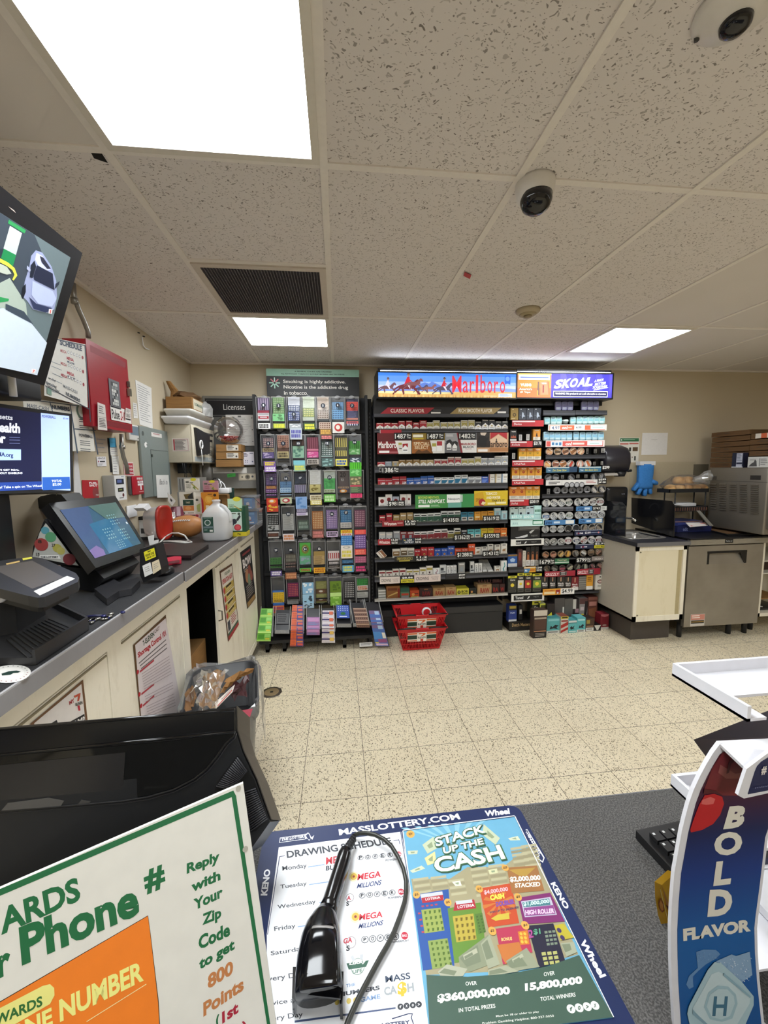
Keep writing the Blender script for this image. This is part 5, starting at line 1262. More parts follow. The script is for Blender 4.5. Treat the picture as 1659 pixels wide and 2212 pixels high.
def basket(z0,h,label,inner):
 cx,cy=.66,3.3
 ab,bb,at_,bt=.155,.1,.205,.14
 t=thing('shopping_basket',label,'basket',(cx,cy,z0),'red shopping baskets')
 g=G()
 bo=[V((cx+sx*ab,cy+sy*bb,z0+.004)) for sx,sy in((-1,-1),(1,-1),(1,1),(-1,1))]
 to=[V((cx+sx*at_,cy+sy*bt,z0+h)) for sx,sy in((-1,-1),(1,-1),(1,1),(-1,1))]
 g.prism(bo,(0,0,.006),RED)
 for i in range(4):
  A,B,C_,E=bo[i],bo[(i+1)%4],to[(i+1)%4],to[i]
  nn=(B-A).cross(E-A).normalized()*.0035
  L=lambda u,v:(A*(1-u)+B*u)*(1-v)+(E*(1-u)+C_*u)*v
  def pl(u0,v0,u1,v1):
   p=[L(u0,v0),L(u1,v0),L(u1,v1),L(u0,v1)]
   g.hexa(p+[x-nn for x in p],RED)
  pl(0,.86,1,1)
  pl(.14,.52,.86,.86)
  pl(0,.5,1,.56)
  pl(0,0,1,.07)
  pl(0,.26,1,.3)
  m=26 if i%2==0 else 16
  for j in range(m+1):
   pl(max(0,j/m-.008),.07,min(1,j/m+.008),.52)
  for j in range(4):
   pl(.035*j,.52,.035*j+.012,.86)
   pl(1-.035*j-.012,.52,1-.035*j,.86)
 g.build('body',t)
 g=G()
 rim=[V((cx+sx*(at_+.006),cy+sy*(bt+.006),z0+h)) for sx,sy in((-1,-1),(1,-1),(1,1),(-1,1),(-1,-1))]
 for a,b in zip(rim,rim[1:]):
  g.tube([a,b],.006,RED,6)
 g.build('rim',t)
 for sy in(-1,1):
  y=cy+sy*(bt+.004)
  for s in(-1,1):
   g=G()
   g.tube([(cx+s*(at_+.004),y,z0+h+.004),(cx+s*.1,y-.004,z0+h+.01),(cx+s*.055,y-.004,z0+h+.006)],.0065,BLK,8)
   g.loft([ring(cx+s*.05,z0+h-.004,y+o,.011,.011,14,2,0,'y') for o in(-.006,.004)],RED if sy<0 else BLK)
   g.build('handle',t)
 yl=cy-(bb+bt)/2-.009
 q=[V((cx-.12,cy-bt+.0,z0+h*.84)),V((cx+.12,cy-bt+.0,z0+h*.84)),V((cx+.12,cy-bt+.0,z0+h*.42)),V((cx-.12,cy-bt+.0,z0+h*.42))]
 for p,f in zip(q,(.84,.84,.42,.42)):
  p.y=cy-(bb+(bt-bb)*f)-.003
 g=G().on(q,.001,'e9e4da')
 g.rect(0,.04,1,.2,'d8662c').rect(0,.3,1,.74,'1d3a2c').rect(0,.84,1,.96,'c85a2c').rect(.33,0,.66,1,'efe9e0')
 g.pol([(.38,.08),(.62,.08),(.62,.22),(.52,.42),(.46,.42),(.54,.2),(.38,.2)],'d8642c').rect(.45,.7,.55,.98,'c8402c').text('ELEVEN',.36,.46,.63,.66,'22302a',.03)
 g.build('label',t,'striped orange, white and green label')
 return t
basket(.0,.2,'red shopping basket standing on the floor, lower of two nested ones',0)
basket(.115,.2,'red shopping basket nested in the one on the floor',1)
c=V((.725,3.29,.292))
g=G()
g.loft([ring(c.x,c.z,c.y+y,r,r,28,2,0,'y') for r,y in((.03,-.012),(.04,-.012),(.04,.012),(.03,.012),(.03,-.012))],WHT,0)
g.build('tape_roll',None,'roll of white tape lying in the upper red basket','tape roll')
def wq(tl,tr,br,bl,d=.003):
 return P4('x',XL+d,tl,tr,br,bl)
def wbox(xw,x1,x2,yt,yb):
 ym=(yt+yb)/2
 y0=U(xw,ym,'x',XL).y
 xf=U(x1,ym,'y',y0).x
 return xf,y0,U(x2,ym,'x',xf).y,U(x1,yb,'y',y0).z,U(x1,yt,'y',y0).z
def fq(b):
 xf,y0,y1,z0,z1=b
 return[V((xf,y0,z1)),V((xf,y1,z1)),V((xf,y1,z0)),V((xf,y0,z0))]
b=wbox(141,193,278,731,920)
xf,y0,y1,z0,z1=b
t=thing('control_cabinet','red metal fire suppression cabinet with small window on left wall','cabinet',(XL,(y0+y1)/2,z0))
RC=mat('9e1a28',.35)
G().rbox(XL+.001,y0,z0,xf-.004,y1,z1,RC,.004).build('body',t)
g=G().on(fq(b),.004,RC)
g.rect(.08,.05,.94,.13,'8a1522').rect(.12,.9,.95,.97,'7c121e')
dr=g.build('door',t)
g=G().on(fq((xf+.003,y0,y1,z0,z1)))
g.frame(.43,.36,.7,.72,.05,'6a6a70').rect(.48,.39,.65,.69,'3a3c40')
for i in range(4):
 for j in range(7):
  if(i+j)%5:
   g.rect(.49+i*.04,.4+j*.041,.522+i*.04,.436+j*.041,('c8cac8','8f9494','e0e0dc')[(i*3+j)%3])
g.build('window',dr)
g=G().on(fq((xf+.003,y0,y1,z0,z1)))
g.rect(.42,.7,.97,.88,'e8e4e0').text('Pulse',.44,.74,.64,.86,'2a2a2c',.02).text('Z-10',.66,.74,.79,.86,'b02030',.03).lines(.81,.76,.95,.86,2,'3a3a3a',.5,0)
g.build('nameplate',dr,'white nameplate strip')
g=G().on(fq((xf+.003,y0,y1,z0,z1)))
g.raised(.92,.4,.98,.5,.012,mat('8a8274',.3,.8)).raised(.93,.3,.97,.38,.008,mat('6a6258',.3,.8))
g.build('latch',dr)
for q,lab in((((211,869),(227,875),(232,930),(212,928)),'pale folded inspection tag hanging on the red cabinet'),(((272,881),(282,884),(284,906),(271,903)),'small white tag at the right edge of the red cabinet')):
 g=G().on(P4('x',xf+.01,*q),.0012,'d9d3ce')
 g.lines(.12,.1,.88,.42,4,'7a7474').rect(0,.5,1,.52,'a8a09a').lines(.12,.56,.88,.92,6,'5a5656',.5)
 g.build('paper_tag',None,lab,'tag')
CON=mat('8f8c86',.35,.7)
g=G()
g.tube([U(x,y,'x',XL+.05) for x,y in((158,612),(160,640),(170,668),(182,695),(190,715),(191,730))],.011,CON,10)
c=U(161,650,'x',XL+.05)
g.cyl(c+V((0,0,-.012)),c+V((0,0,.012)),.015,CON)
g.build('conduit',None,'grey metal conduit bending down into the red cabinet','pipe')
g=G()
g.tube([U(x,y,'x',XL+.03) for x,y in((262,938),(263,968),(266,985),(273,1004),(276,1024))],.011,CON,10)
c=U(264,966,'x',XL+.03)
g.cyl(c+V((0,0,-.01)),c+V((0,0,.01)),.015,CON)
g.build('conduit',None,'grey metal conduit below the red cabinet leading to the pull station','pipe')
g=G().tube([U(x,y,'x',XL+.012) for x,y in((307,728),(309,745),(314,752),(322,755))],.0035,WHT,6)
g.build('wall_cable',None,'short white cable end stapled high on the left wall','cable')
for i,(x,y) in enumerate(((297,718),(308,726))):
 c=U(x,y,'x',XL)
 G().cyl(c,c+V((.008,.012,0)),.004,BLK).build('wall_anchor',None,'dark screw stub high on left wall, '+('left' if i==0 else 'right')+' one of two','screw','screws')
LGT='9aa0a8'
g=G().on(wq((98,726),(185,744),(189.5,880),(96,854),.1),.001,'dedcd6')
g.ppol([(99,727),(184,745),(184.5,747),(99,729)],'2c3240')
g.ppol([(182,745),(184.5,745.5),(189,879),(187,878)],'2c3240').ppol([(97,832),(187,856),(187,858),(97,834)],'2c3240')
g.ptext('SCHEDULE',(129,733),(176,746),(129,744),'1c2c4a',.05)
for i,(y,m) in enumerate(((758,1),(770,0),(783,1),(798,0),(806,1))):
 if m:
  for j in range(5):
   x=147+j*6
   s_=.3
   u,v=g.fpx(x,y+s_*(x-147))
   g.disc(u,v,.024,'8a8e94',12).disc(u,v,.017,'e8e8e8',12)
  u,v=g.fpx(177,y+9)
  g.disc(u,v,.026,'9a2a34',12)
  g.ptext('MEGA',(130,y-6),(143,y-2),(130,y),'b86a6a' if i<3 else 'a83040',.03)
 else:
  g.ptext('MEGA',(143,y-4),(158,y),(143,y+2),'b02838',.05).ptext('MILLIONS',(144,y+4),(159,y+8),(144,y+8),'2c3a5c',.03)
for y0_,x0_ in((778,108),(788,110),(803,112),(815,110),(826,98),(836,98)):
 g.ppol([(x0_,y0_),(x0_+22,y0_+6),(x0_+22,y0_+7),(x0_,y0_+1)],'7a8a9a')
g.ptext('very Day!',(103,812),(119,816),(103,818),'2c3038',.02).ptext('Every Day!',(99,822),(120,828),(99,828),'2c3038',.02).ptext('Twice a Day!',(99,828),(125,836),(99,834),'2c3038',.02).ptext('MASS-CASH',(134,822),(163,829),(134,828),'8a9096',.02).ptext('NUMBERS',(139,835),(168,843),(139,842),'4a5058',.04)
g.ppol([(100,836),(109,838),(109,851),(100,849)],'7a9c8c').build('lottery_poster',None,'white draw schedule poster stuck beside the red cabinet','poster')
g=G().on(wq((49,859),(193,876),(206,975),(60,974),.06),.001,'e0ddd4')
g.ppol([(51,861),(191,878),(191,880),(51,863)],'3a4a5c')
g.ppol([(150,873),(152,873),(164,973),(161,973)],'4a5a6c').ppol([(106,867),(108,867),(114,890),(112,890)],'4a5a6c').ppol([(158,922),(203,924),(203,926),(158,924)],'3a4a5c').ppol([(191,878),(193,878),(206,973),(203,973)],'3a4a5c')
g.ptext('MASS-CASH',(58,871),(105,879),(58,880),'7a8088',.03).ptext('NUMBERS',(111,874),(149,879),(112,883),'3a4450',.05)
u,v=g.fpx(175,887)
g.disc(u,v,.09,'5f7a6c',16).disc(u,v,.06,'d0d8d0',16)
for y in(899,903,907,915,919,946,950,954,962,966):
 g.ppol([(169,y),(190,y+1),(190,y+2.5),(169,y+1.5)],'5a5e64')
g.ptext('POWERBALL',(167,932),(196,935),(167,938),'4a4e54',.03).build('lottery_poster',None,'white four-panel lottery poster partly behind the blue screen','poster')
k9=K(160,840,7.372)
def paper(pts,label,c='dddad6',d=.002,f=None,name='paper_sheet',cat='paper',k=None,n=6):
 if k:
  pts=[k(*p) for p in pts]
 g=G().on(wq(*pts,d),.001,c)
 if f:
  f(g)
 else:
  g.lines(.1,.08,.9,.92,n,'8a8a8e',.25)
 g.build(name,None,label,cat)
paper([(292,820),(327,838),(330,926),(302,917)],'tall handwritten sheet taped high beside the grey panel','e2e0dc',.002,None,'paper_sheet','paper',None,16)
paper([(935,215),(1000,235),(1020,470),(950,465)],'narrow white label sheet just right of the red cabinet',k=k9)
paper([(340,770),(530,790),(525,1018),(330,1000)],'grey-tan folded sheet hanging below the red cabinet','b3a594',k=k9,n=3)
paper([(355,1080),(505,1078),(520,1232),(375,1236)],'white business card with bold heading on left wall','e0dde0',.003,lambda g:g.text('ABACUS',.12,.08,.9,.26,'5a5a66',.01).rect(.3,.44,.85,.56,'2a2a30').rect(.1,.42,.2,.56,'a83a4a').lines(.1,.7,.6,.95,3,'9a9aa0'),'business_card','card',k9)
paper([(570,930),(690,930),(695,1058),(585,1058)],'white card under the blue note on left wall','e0ded8',.004,None,'business_card','card',k9,4)
paper([(598,1060),(708,1070),(715,1225),(612,1220)],'white card with logos, middle of the card strip','deddd8',.005,None,'business_card','card',k9,5)
paper([(612,1215),(712,1222),(715,1362),(622,1360)],'lowest white card of the card strip on left wall','e2e0dc',.006,None,'business_card','card',k9,3)
paper([(530,783),(552,783),(615,1330),(580,1330)],'black hanging strip behind the cards on left wall','17171a',.002,lambda g:None,'hanging_strip','strip',k9)
paper([(560,783),(660,785),(680,932),(575,930)],'blue sticky note on the left wall','3f93b8',.007,lambda g:g.lines(.1,.4,.9,.6,1,'35809f'),'sticky_note','note',k9)
paper([(785,1165),(940,1165),(960,1392),(800,1385)],'red no smoking sign with white letters behind the conduit','b02836',.002,lambda g:g.frame(.0,.0,1,1,.06,'d8c8c4').text('PLUG',.5,.22,.85,.36,'e8d8d8',.03).text('WHEN',.3,.46,.9,.6,'e8d8d8',.03).text('SMOKING',.2,.7,.92,.84,'e8d8d8',.03),'wall_sign','sign',k9)
paper([(0,995),(50,1000),(130,1740),(0,1740)],'tall pale sheet on the wall beside the lottery screen','d6d4d4',.002,lambda g:None,'paper_sheet','paper',k9)
paper([(128,1452),(378,1455),(398,1740),(140,1740)],'red fuel shutoff plate on left wall above the touch screen','b01a26',.004,lambda g:g.text('FUEL',.42,.1,.95,.22,'f0e4e4',.04).text('SHUT',.42,.24,.95,.36,'f0e4e4',.04).disc(.8,.7,.2,'8a3a3c').text('PUSH',.8,.78,.98,.86,'f0e4e4',.03),'shutoff_plate','sign',k9)
b=wbox(221,249,272.5,1027,1082)
t=thing('thermostat_unit','grey and white electronic control box with two small displays on left wall','control box',(XL,b[1],b[3]))
G().rbox(XL+.001,b[1],b[3],b[0]-.003,b[2],b[4],mat('9b9a94',.5),.004).build('housing',t)
g=G().on(fq(b),.003,'dededd')
g.rect(.12,.14,.82,.36,'1a2438').rect(.2,.18,.62,.3,'5a6aa0').rect(.22,.5,.75,.66,'14161a').rect(.3,.56,.6,.6,'8a9a58').disc(.68,.8,.09,'5a1a1e').rect(.3,.89,.7,.92,'4a4a4a').rect(.6,.04,.85,.07,'9aa0b0')
g.build('faceplate',t)
b=wbox(275,288,311,1029,1069)
t=thing('fire_pull_station','red fire alarm pull station with white lettering on left wall','alarm',(XL,b[1],b[3]))
G().rbox(XL+.001,b[1],b[3],b[0]-.012,b[2],b[4],mat('5f5d5c',.5),.004).build('back_box',t)
G().rbox(b[0]-.012,b[1]-.002,b[3]-.003,b[0],b[2],b[4]+.002,mat('a5182a',.35),.006).build('housing',t)
g=G().on(fq((b[0]+.0006,*b[1:])))
g.text('FIRE',.35,.08,.9,.2,'e8d8d8',.04).rect(.4,.26,.92,.38,'e8e4e4').rect(.4,.41,.92,.52,'e8e4e4').text('PULL',.5,.29,.84,.36,'8a2030',.03).rect(.62,.52,.74,.76,'e8e4e4').rect(.48,.84,.92,.88,'d08a90')
g.build('lettering',t)
b=wbox(270,279,300,915,950)
t=thing('phone_box','small white box with grey screen beside the red cabinet','control box',(XL,b[1],b[3]))
G().rbox(XL+.001,b[1],b[3],b[0],b[2],b[4],mat('d6d4d0',.4),.005).on(fq((b[0]+.0006,*b[1:]))).rect(.1,.1,.94,.66,'6f7f8c').rect(.8,.82,.9,.88,'3a3a3a').build('housing',t)
b=wbox(300,302,362,919,1076)
xf,y0,y1,z0,z1=b
t=thing('electrical_panel','tall grey electrical panel on the left wall','electrical panel',(XL,(y0+y1)/2,z0))
EP=mat('7b8380',.45)
G().rbox(XL+.001,y0,z0,XL+.02,y1,z1,EP,.004).build('box',t)
g=G().on(fq((XL+.023,y0+.12,y1-.03,z0,z1-.14)),.003,mat('77807d',.45))
g.frame(0,0,1,1,.012,'4a504e').raised(.0,.1,.04,.16,.006,mat('3a3e3c'))
g.build('door',t)
g=G().on(fq((XL+.021,y0,y1,z0,z1)))
g.rect(.36,.06,.74,.12,'dcd8d4').rect(.42,.07,.66,.085,'b08080').disc(.08,.1,.035,'5a605e').pol([(.1,.24),(.16,.21),(.2,.24),(.18,.28),(.14,.3),(.1,.27)],'e8e6e4').rect(.17,.24,.19,.265,'1a1a1a')
g.build('sticker',t,'white label strip and torn sticker')
paper([(337,1026),(364,1026),(368,1075),(340,1075)],'white note handwritten Back in on the grey electrical panel','dcdad6',.026,lambda g:g.text('Back in',.22,.2,.85,.42,'2a2a30',0,.3),'paper_note','note')
b=wbox(263,268,292,1094,1102)
g=G()
c=U(282,1110,'x',XL)
g.rbox(XL+.001,c.y-.05,c.z-.02,XL+.01,c.y+.06,c.z+.05,WHT,.003).build('outlet_plate',None,'white wall outlet plate behind the touch screen','outlet')
g=G()
g.prism([U(x,y,'x',XL+.05) for x,y in((288,1098),(300,1088),(306,1097),(296,1104))],(.05,.01,0),WHT).build('crumpled_paper',None,'crumpled white paper scrap above the wall outlet','paper')
xf,y0,y1,z0,z1=-1.03,3.085,3.6,1.578,1.85
t=thing('tank_monitor','cream tank monitor box on the left wall under the white trays','control box',(XL,y0,z0))
TLS=mat('c6bda8',.5)
G().rbox(XL+.001,y0,z0,xf-.012,y1,z1,TLS,.004).build('housing',t)
g=G().rbox(xf-.012,y0,z0,xf,y1,z1,mat('d3cbb6',.45),.004)
g.on(fq((xf+.0006,y0,y1,z0,z1)))
g.rect(.5,.12,.94,.2,'4a4a48').rect(.55,.3,.9,.37,'16181a').rect(.6,.46,.72,.53,'9a2a28').rect(.78,.5,.9,.52,'4a4a48')
for i in range(3):
 g.rect(.56,.62+i*.06,.62,.65+i*.06,'3a3a3a').rect(.7,.62+i*.06,.84,.65+i*.06,'5a5a58')
g.rect(.05,.84,.98,.97,'9aa4a8').text('TLS-250',.62,.8,.94,.92,'e8e4d8',.02)
g.build('front_panel',t)
g=G().on([V((xf+.02,y0+.03,z1-.02)),V((xf+.05,y0+.24,z1-.06)),V((xf+.05,y0+.22,z0+.07)),V((xf+.02,y0+.06,z0+.05))],.03,'232327')
g.build('printer_door',t)
G().on(QW(-1.17,z0+.08,-1.055,z1-.16+.06,y0-.001),.0006,'d8d0c8').frame(.06,.05,.94,.95,.02,'b07070').lines(.15,.12,.85,.9,14,'4a4646',.45).rect(.08,.1,.14,.9,'b02a34').build('warning_label',t)
g=G()
g.tube([V((-1.0,y0+.05,z0+.13))+V((.012,.028*math.cos(a),.028*math.sin(a))) for a in[PI*2*i/16 for i in range(17)]],.006,WHT,6)
g.tube([(-.99,y0+.05,z0+.1),(-.988,y0+.06,z0-.02)],.003,WHT,5)
g.build('paper_roll',None,'white ring of paper tape hooked on the tank monitor','tape roll')
for i,(zb_,lab) in enumerate(((z1+.002,'white plastic tray at the bottom of the pair on the tank monitor'),(z1+.052,'white plastic tray stacked on top of another on the tank monitor'))):
 xo=.02*i
 g=G()
 A=lambda e,z:ring(-1.12+xo,y0+.2,z,.092+e,.26+e,32,16)
 g.loft([A(-.012,zb_),A(0,zb_+.03),A(.006,zb_+.034),A(.006,zb_+.048),A(0,zb_+.048),A(-.006,zb_+.01)],WHT if i==0 else mat('dcdad2',.4))
 g.build('plastic_tray',None,lab,'tray','white trays')
zb_=z1+.106
t=thing('wrapped_box','brown box wrapped in a crumpled plastic bag on top of white trays','box',(-1.09,y0+.15,zb_))
G().box(-1.195,y0+.0,zb_,-1.02,y0+.3,zb_+.085,CARD).on(fq((-1.0195,y0,y0+.3,zb_,zb_+.085))).rect(.1,.08,.95,.92,'d8cfb8').text('ROMANOFF',.18,.35,.8,.62,'4a6a58',.02).build('carton',t)
g=G()
rr=random.Random(3)
def crumple(g,c,a,b,h,col,n=16,seed=1,top=.25):
 r2=random.Random(seed)
 rings=[]
 for j,(f,z) in enumerate(((1,0),(1.05,.3),(.95,.6),(.7,.85),(top,1))):
  rings.append([V((c[0]+a*f*math.cos(2*PI*i/n)*r2.uniform(.86,1.12),c[1]+b*f*math.sin(2*PI*i/n)*r2.uniform(.86,1.12),c[2]+h*z*(1 if j==0 else r2.uniform(.88,1.12)))) for i in range(n)])
 g.loft(rings,col,3,0)
crumple(g,(-1.1,y0+.14,zb_+.086),.09,.13,.05,CARDD,16,4)
g.loft([ring(-1.17,y0+.05,zb_+.09,.012,.01,8),ring(-1.15,y0+.06,zb_+.13,.03,.012,8),ring(-1.185,y0+.04,zb_+.2,.016,.01,8)],CARD,3,0)
g.build('crumpled_top',t)
g=G()
crumple(g,(-1.02,y0+.3,zb_-.02),.05,.09,.11,clear('grey_poly_bag',.2,(.7,.68,.66,1),.2,.35),14,9)
g.build('bag_tail',t)
q=[V((-1.125,3.672,2.15)),V((-.675,3.672,2.15)),V((-.675,3.672,1.555)),V((-1.125,3.672,1.555))]
t=thing('licence_board','grey framed licences notice board on the back wall','notice board',(-.9,3.68,1.555))
G().on(q,.016,mat('5d5c59',.7)).build('backing',t)
g=G().on([p+V((0,-.001,0)) for p in q])
g.frame(0,0,1,1,.04,mat('8f8f8c',.3,.6)).build('frame',t)
g=G().on([p+V((0,-.002,0)) for p in(q[0]+V((.02,0,-.025)),q[1]+V((-.02,0,-.025)),q[1]+V((-.02,0,-.175)),q[0]+V((.02,0,-.175)))],.002,'0e0e12')
g.frame(.02,.07,.98,.93,.006,'9a9a98').text('Licenses',.36,.3,.8,.62,'d2d0cc',.003).build('header',t,'black header strip lettered Licenses')
g=G().on(QY(3.664,489,896,548,963),.001,'d3d0cb')
g.lines(.08,.1,.9,.94,16,'97938e',.22).rect(.44,.03,.56,.08,'5a5a58')
for v in(.1,.48,.86):
 g.disc(.95,v,.02,'3a3a3a',8)
g.build('licence_sheet',None,'white certificate sheet pinned on the grey licences board','paper')
q=QY(3.58,459,1009,557,1055)
t=thing('wall_ledge','grey metal ledge box on the back wall carrying cartons and notices','ledge',(-.9,3.64,q[3].z))
G().on(q,.105,mat('7e7b75',.5)).build('body',t)
g=G().on(QY(3.5785,460,1010.5,533,1022),.0006,'d6d2cc')
g.lines(.03,.1,.95,.95,4,'8a8680',.35).disc(.6,.6,.03,'5a5a5a').build('notice_strip',None,'long white notice strip on the grey ledge','paper')
p=[U(*K(280,780,5.53)(u,v),'y',3.5775) for u,v in((1163,1352),(1262,1336),(1266,1378),(1170,1392))]
G().on(p,.0006,'59d060').lines(.15,.35,.85,.65,1,'2f8a3a').build('sticky_label',None,'bright green sticky label on the grey ledge','note')
g=G().on(QY(3.577,515.5,1023,554,1037.5),.0006,'cfc3ae')
g.frame(.02,.05,.98,.95,.015,'8a8070').disc(.5,.5,.14,'7a7264',16,.36).disc(.5,.48,.07,'4a463e',12,.2).disc(.2,.5,.05,'5a5448').disc(.78,.45,.06,'4a5058').build('banknote',None,'dollar bill taped on the grey ledge','banknote')
y=3.6
zt=q[0].z
for i in range(3):
 x0,x1=-.985+.004*i,-.788+.003*i
 g=G().box(x0,3.46,zt+.002+.062*i,x1,3.62,zt+.06+.062*i,CARD)
 if i:
  g.on(QW(x0,zt+.002+.062*i,x1,zt+.06+.062*i,3.4595)).rect(.42,.12,.9,.88,'d6d0c6').lines(.46,.2,.74,.8,3,'5a5650',.5).disc(.82,.62,.04,'3a3632')
 g.build('cardboard_carton',None,['brown carton at the bottom of the pile under the round bowl','middle brown carton with white label under the round bowl','top brown carton with white label right under the round bowl'][i],'carton','cartons under the bowl')
zb_=zt+.19
t=thing('fish_bowl','round clear plastic bowl half filled with red strips','bowl',(-.89,3.54,zb_))
R=.118
prof=[(R*math.sin(a),R-R*math.cos(a)) for a in[.35+(PI-.75)*i/14 for i in range(15)]]
G().lathe(prof+[(prof[-1][0]+.006,prof[-1][1]+.004)],CLEAR,(-.89,3.54,zb_-.006),32,1).build('bowl',t)
g=G()
for i in range(420):
 a,r=rr.random()*2*PI,(rr.random()**.5)*.076
 z=zb_+.016+rr.random()*.05
 h_=z-zb_+.006
 r=(rr.random()**.5)*max(.01,(R*R-(R-h_)**2)**.5-.022)
 b=rr.random()*PI
 dx,dy=.016*math.cos(b),.016*math.sin(b)
 x,y_=-.89+r*math.cos(a),3.54+r*math.sin(a)
 nx,ny=-dy*.2,dx*.2
 dz=rr.uniform(-.006,.006)
 g.poly([(x-dx-nx,y_-dy-ny,z-dz),(x+dx-nx,y_+dy-ny,z+dz),(x+dx+nx,y_+dy+ny,z+dz+.001),(x-dx+nx,y_-dy+ny,z-dz+.001)],('d8343a','e85a58','b8202c','f0a0a0')[i%4])
o=g.build('paper_strips',None,'heap of red paper strips inside the round clear bowl','paper strips',None,'stuff')
q=QY(3.56,524,976,549,1004)
g=G().on(q,.004,'d6d2dc')
g.lines(.08,.12,.5,.42,3,'3a3c50',.5).rect(.62,.08,.92,.14,'5a5c70').dots(.15,.62,.5,.85,2,2,'4a5070',.5).disc(.85,.75,.06,'5a6080').build('leaflet_stack',None,'small stack of white leaflets standing on the ledge right of cartons','leaflet')
g=G().tube([U(433,1004,'y',3.5),U(433,1020,'y',3.5),U(436,1040,'y',3.5)],.011,mat('a8a6a2',.35,.6),10)
g.build('conduit',None,'pale conduit running down below the tank monitor','pipe')
c=U(447,1012,'y',3.55)
G().loft([ring(c.x,c.y,c.z+z,a,a*.7,16,4) for z,a in((.05,.026),(.02,.026),(.0,.04),(-.1,.042))],mat('85827e',.4)).build('power_adapter',None,'grey power brick hanging under the tank monitor','adapter')
g=G()
for pts in(((398,1000),(400,1018),(399,1030)),((394,1000),(395,1012),(404,1026),(399,1040)),((412,1002),(408,1016),(416,1030))):
 g.tube([U(x,y,'x',-1.1) for x,y in pts],.003,BLK,5)
g.box(-1.19,3.2,1.5,-1.12,3.3,1.575,BLK)
g.build('cable_bundle',None,'tangle of thin black cables under the tank monitor','cable')
CX,CZ=-.655,1.095
YJ=1.745
for(ya,yb_,lab,dx) in((-.5,YJ,'grey laminate worktop of the near left counter',0),(YJ+.002,3.5,'grey laminate worktop of the far left counter',.008)):
 g=G()
 t=thing('worktop',lab,'worktop',(-.93,(ya+yb_)/2,CZ-.04))
 G().box(XL+.002,ya,CZ-.038,CX-.002+dx,yb_,CZ,LAMD if dx else LAMK).build('top',t)
 G().box(CX-.002+dx,ya,CZ-.042,CX+.002+dx,yb_,CZ-.003,mat('868486',.4)).box(CX-.004+dx,ya,CZ-.003,CX+.002+dx,yb_,CZ+.0006,mat('a8a6a8',.3)).build('edge_strip',t,'pale grey edge strip')
FX=-.69
DOORS=[]
INN_SHADE=mat('2a2620',.8)  # dark brown stands in for shade inside the cream cabinets
def cabinet(ya,yb_,lab,door=True,opened=None):
 t=thing('base_cabinet',lab,'cabinet',(-.95,(ya+yb_)/2,.0),'cream base cabinets')
 g=G()
 zt_=CZ-.045
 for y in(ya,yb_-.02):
  g.box(XL+.02,y,.1,FX-.02,y+.02,zt_,INN_SHADE)
 g.box(XL+.02,ya,.1,FX-.02,yb_,.12,INN_SHADE).box(XL+.02,ya,.12,XL+.03,yb_,zt_,mat('2c2822',.8))  # inner back panel coloured dark for shade as well
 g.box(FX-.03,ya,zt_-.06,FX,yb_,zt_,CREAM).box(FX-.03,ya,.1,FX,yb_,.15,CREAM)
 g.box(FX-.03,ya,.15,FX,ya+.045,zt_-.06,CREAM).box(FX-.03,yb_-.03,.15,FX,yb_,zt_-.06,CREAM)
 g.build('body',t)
 G().box(XL+.1,ya,0,FX-.06,yb_,.1,BLKM).build('toe_kick',t)
 if door:
  d=opened if opened is not None else ya+.045
  g=G().box(FX-.016,d,.155,FX-.002,yb_-.032,zt_-.065,CREAM)
  g.box(FX-.002,d+.004,zt_-.073,FX+.0015,yb_-.036,zt_-.068,mat('8a8068',.5))
  DOORS.append(g.build('door',t))
 return t
yb0,yb1,yb2,yb3=U(243,1390,'x',FX).y,U(395,1288,'x',FX).y,U(517,1195,'x',FX).y,3.36
cabinet(-.5,yb0,'scuffed cream cabinet nearest the viewer under the left counter')
cabinet(yb0,yb1,'cream cabinet with the red headed notice on its door')
yo=U(466,1240,'x',FX).y
cabinet(yb1,yb2,'cream cabinet standing half open, its inside coloured dark for shade',True,yo)
t=cabinet(yb2,yb3,'cream cabinet at the far end beside the ticket rack')
c=U(472,1330,'x',FX)
g=G().tube([(FX,c.y,c.z+.03),(FX+.02,c.y+.002,c.z+.025),(FX+.02,c.y+.002,c.z-.025),(FX,c.y,c.z-.03)],.004,mat('7a7468',.35,.7),8)
g.build('door_handle',DOORS[2])
DX=FX+.0004
def notice(px,lab,c,f,name='door_notice'):
 g=G().on(P4('x',DX,*px),.0006,c)
 f(g)
 g.build(name,None,lab,'notice')
k8=K(0,1180,4.1475)
def P8(*p):
 return[k8(*q) for q in p]
def n1(g):
 g.rect(.05,.055,.95,1,'dcd6d2').ptext('MY',k8(610,1375),k8(655,1340),k8(615,1400),'a03038',.04)
 g.ppol(P8((655,1325),(712,1290),(706,1320),(694,1350),(680,1356),(690,1318),(660,1338)),'b84a30').ppol(P8((680,1388),(700,1378),(704,1412),(688,1420)),'b83040').ptext('ELEVEN',k8(662,1375),k8(722,1342),k8(664,1395),'1f2a22',.03)
 g.ppol(P8((560,1560),(735,1425),(740,1490),(640,1570),(560,1590)),'17171a').ptext('CAM?',k8(592,1548),k8(732,1440),k8(602,1590),'e8e4e0',.05,.1)
 g.ppol(P8((440,1580),(500,1535),(520,1590),(440,1600)),'1a1a1c')
notice(P8((275,1590),(745,1195),(790,1600),(300,1940)),'white notice with brown border on the nearest cabinet door','6e4c2e',n1)
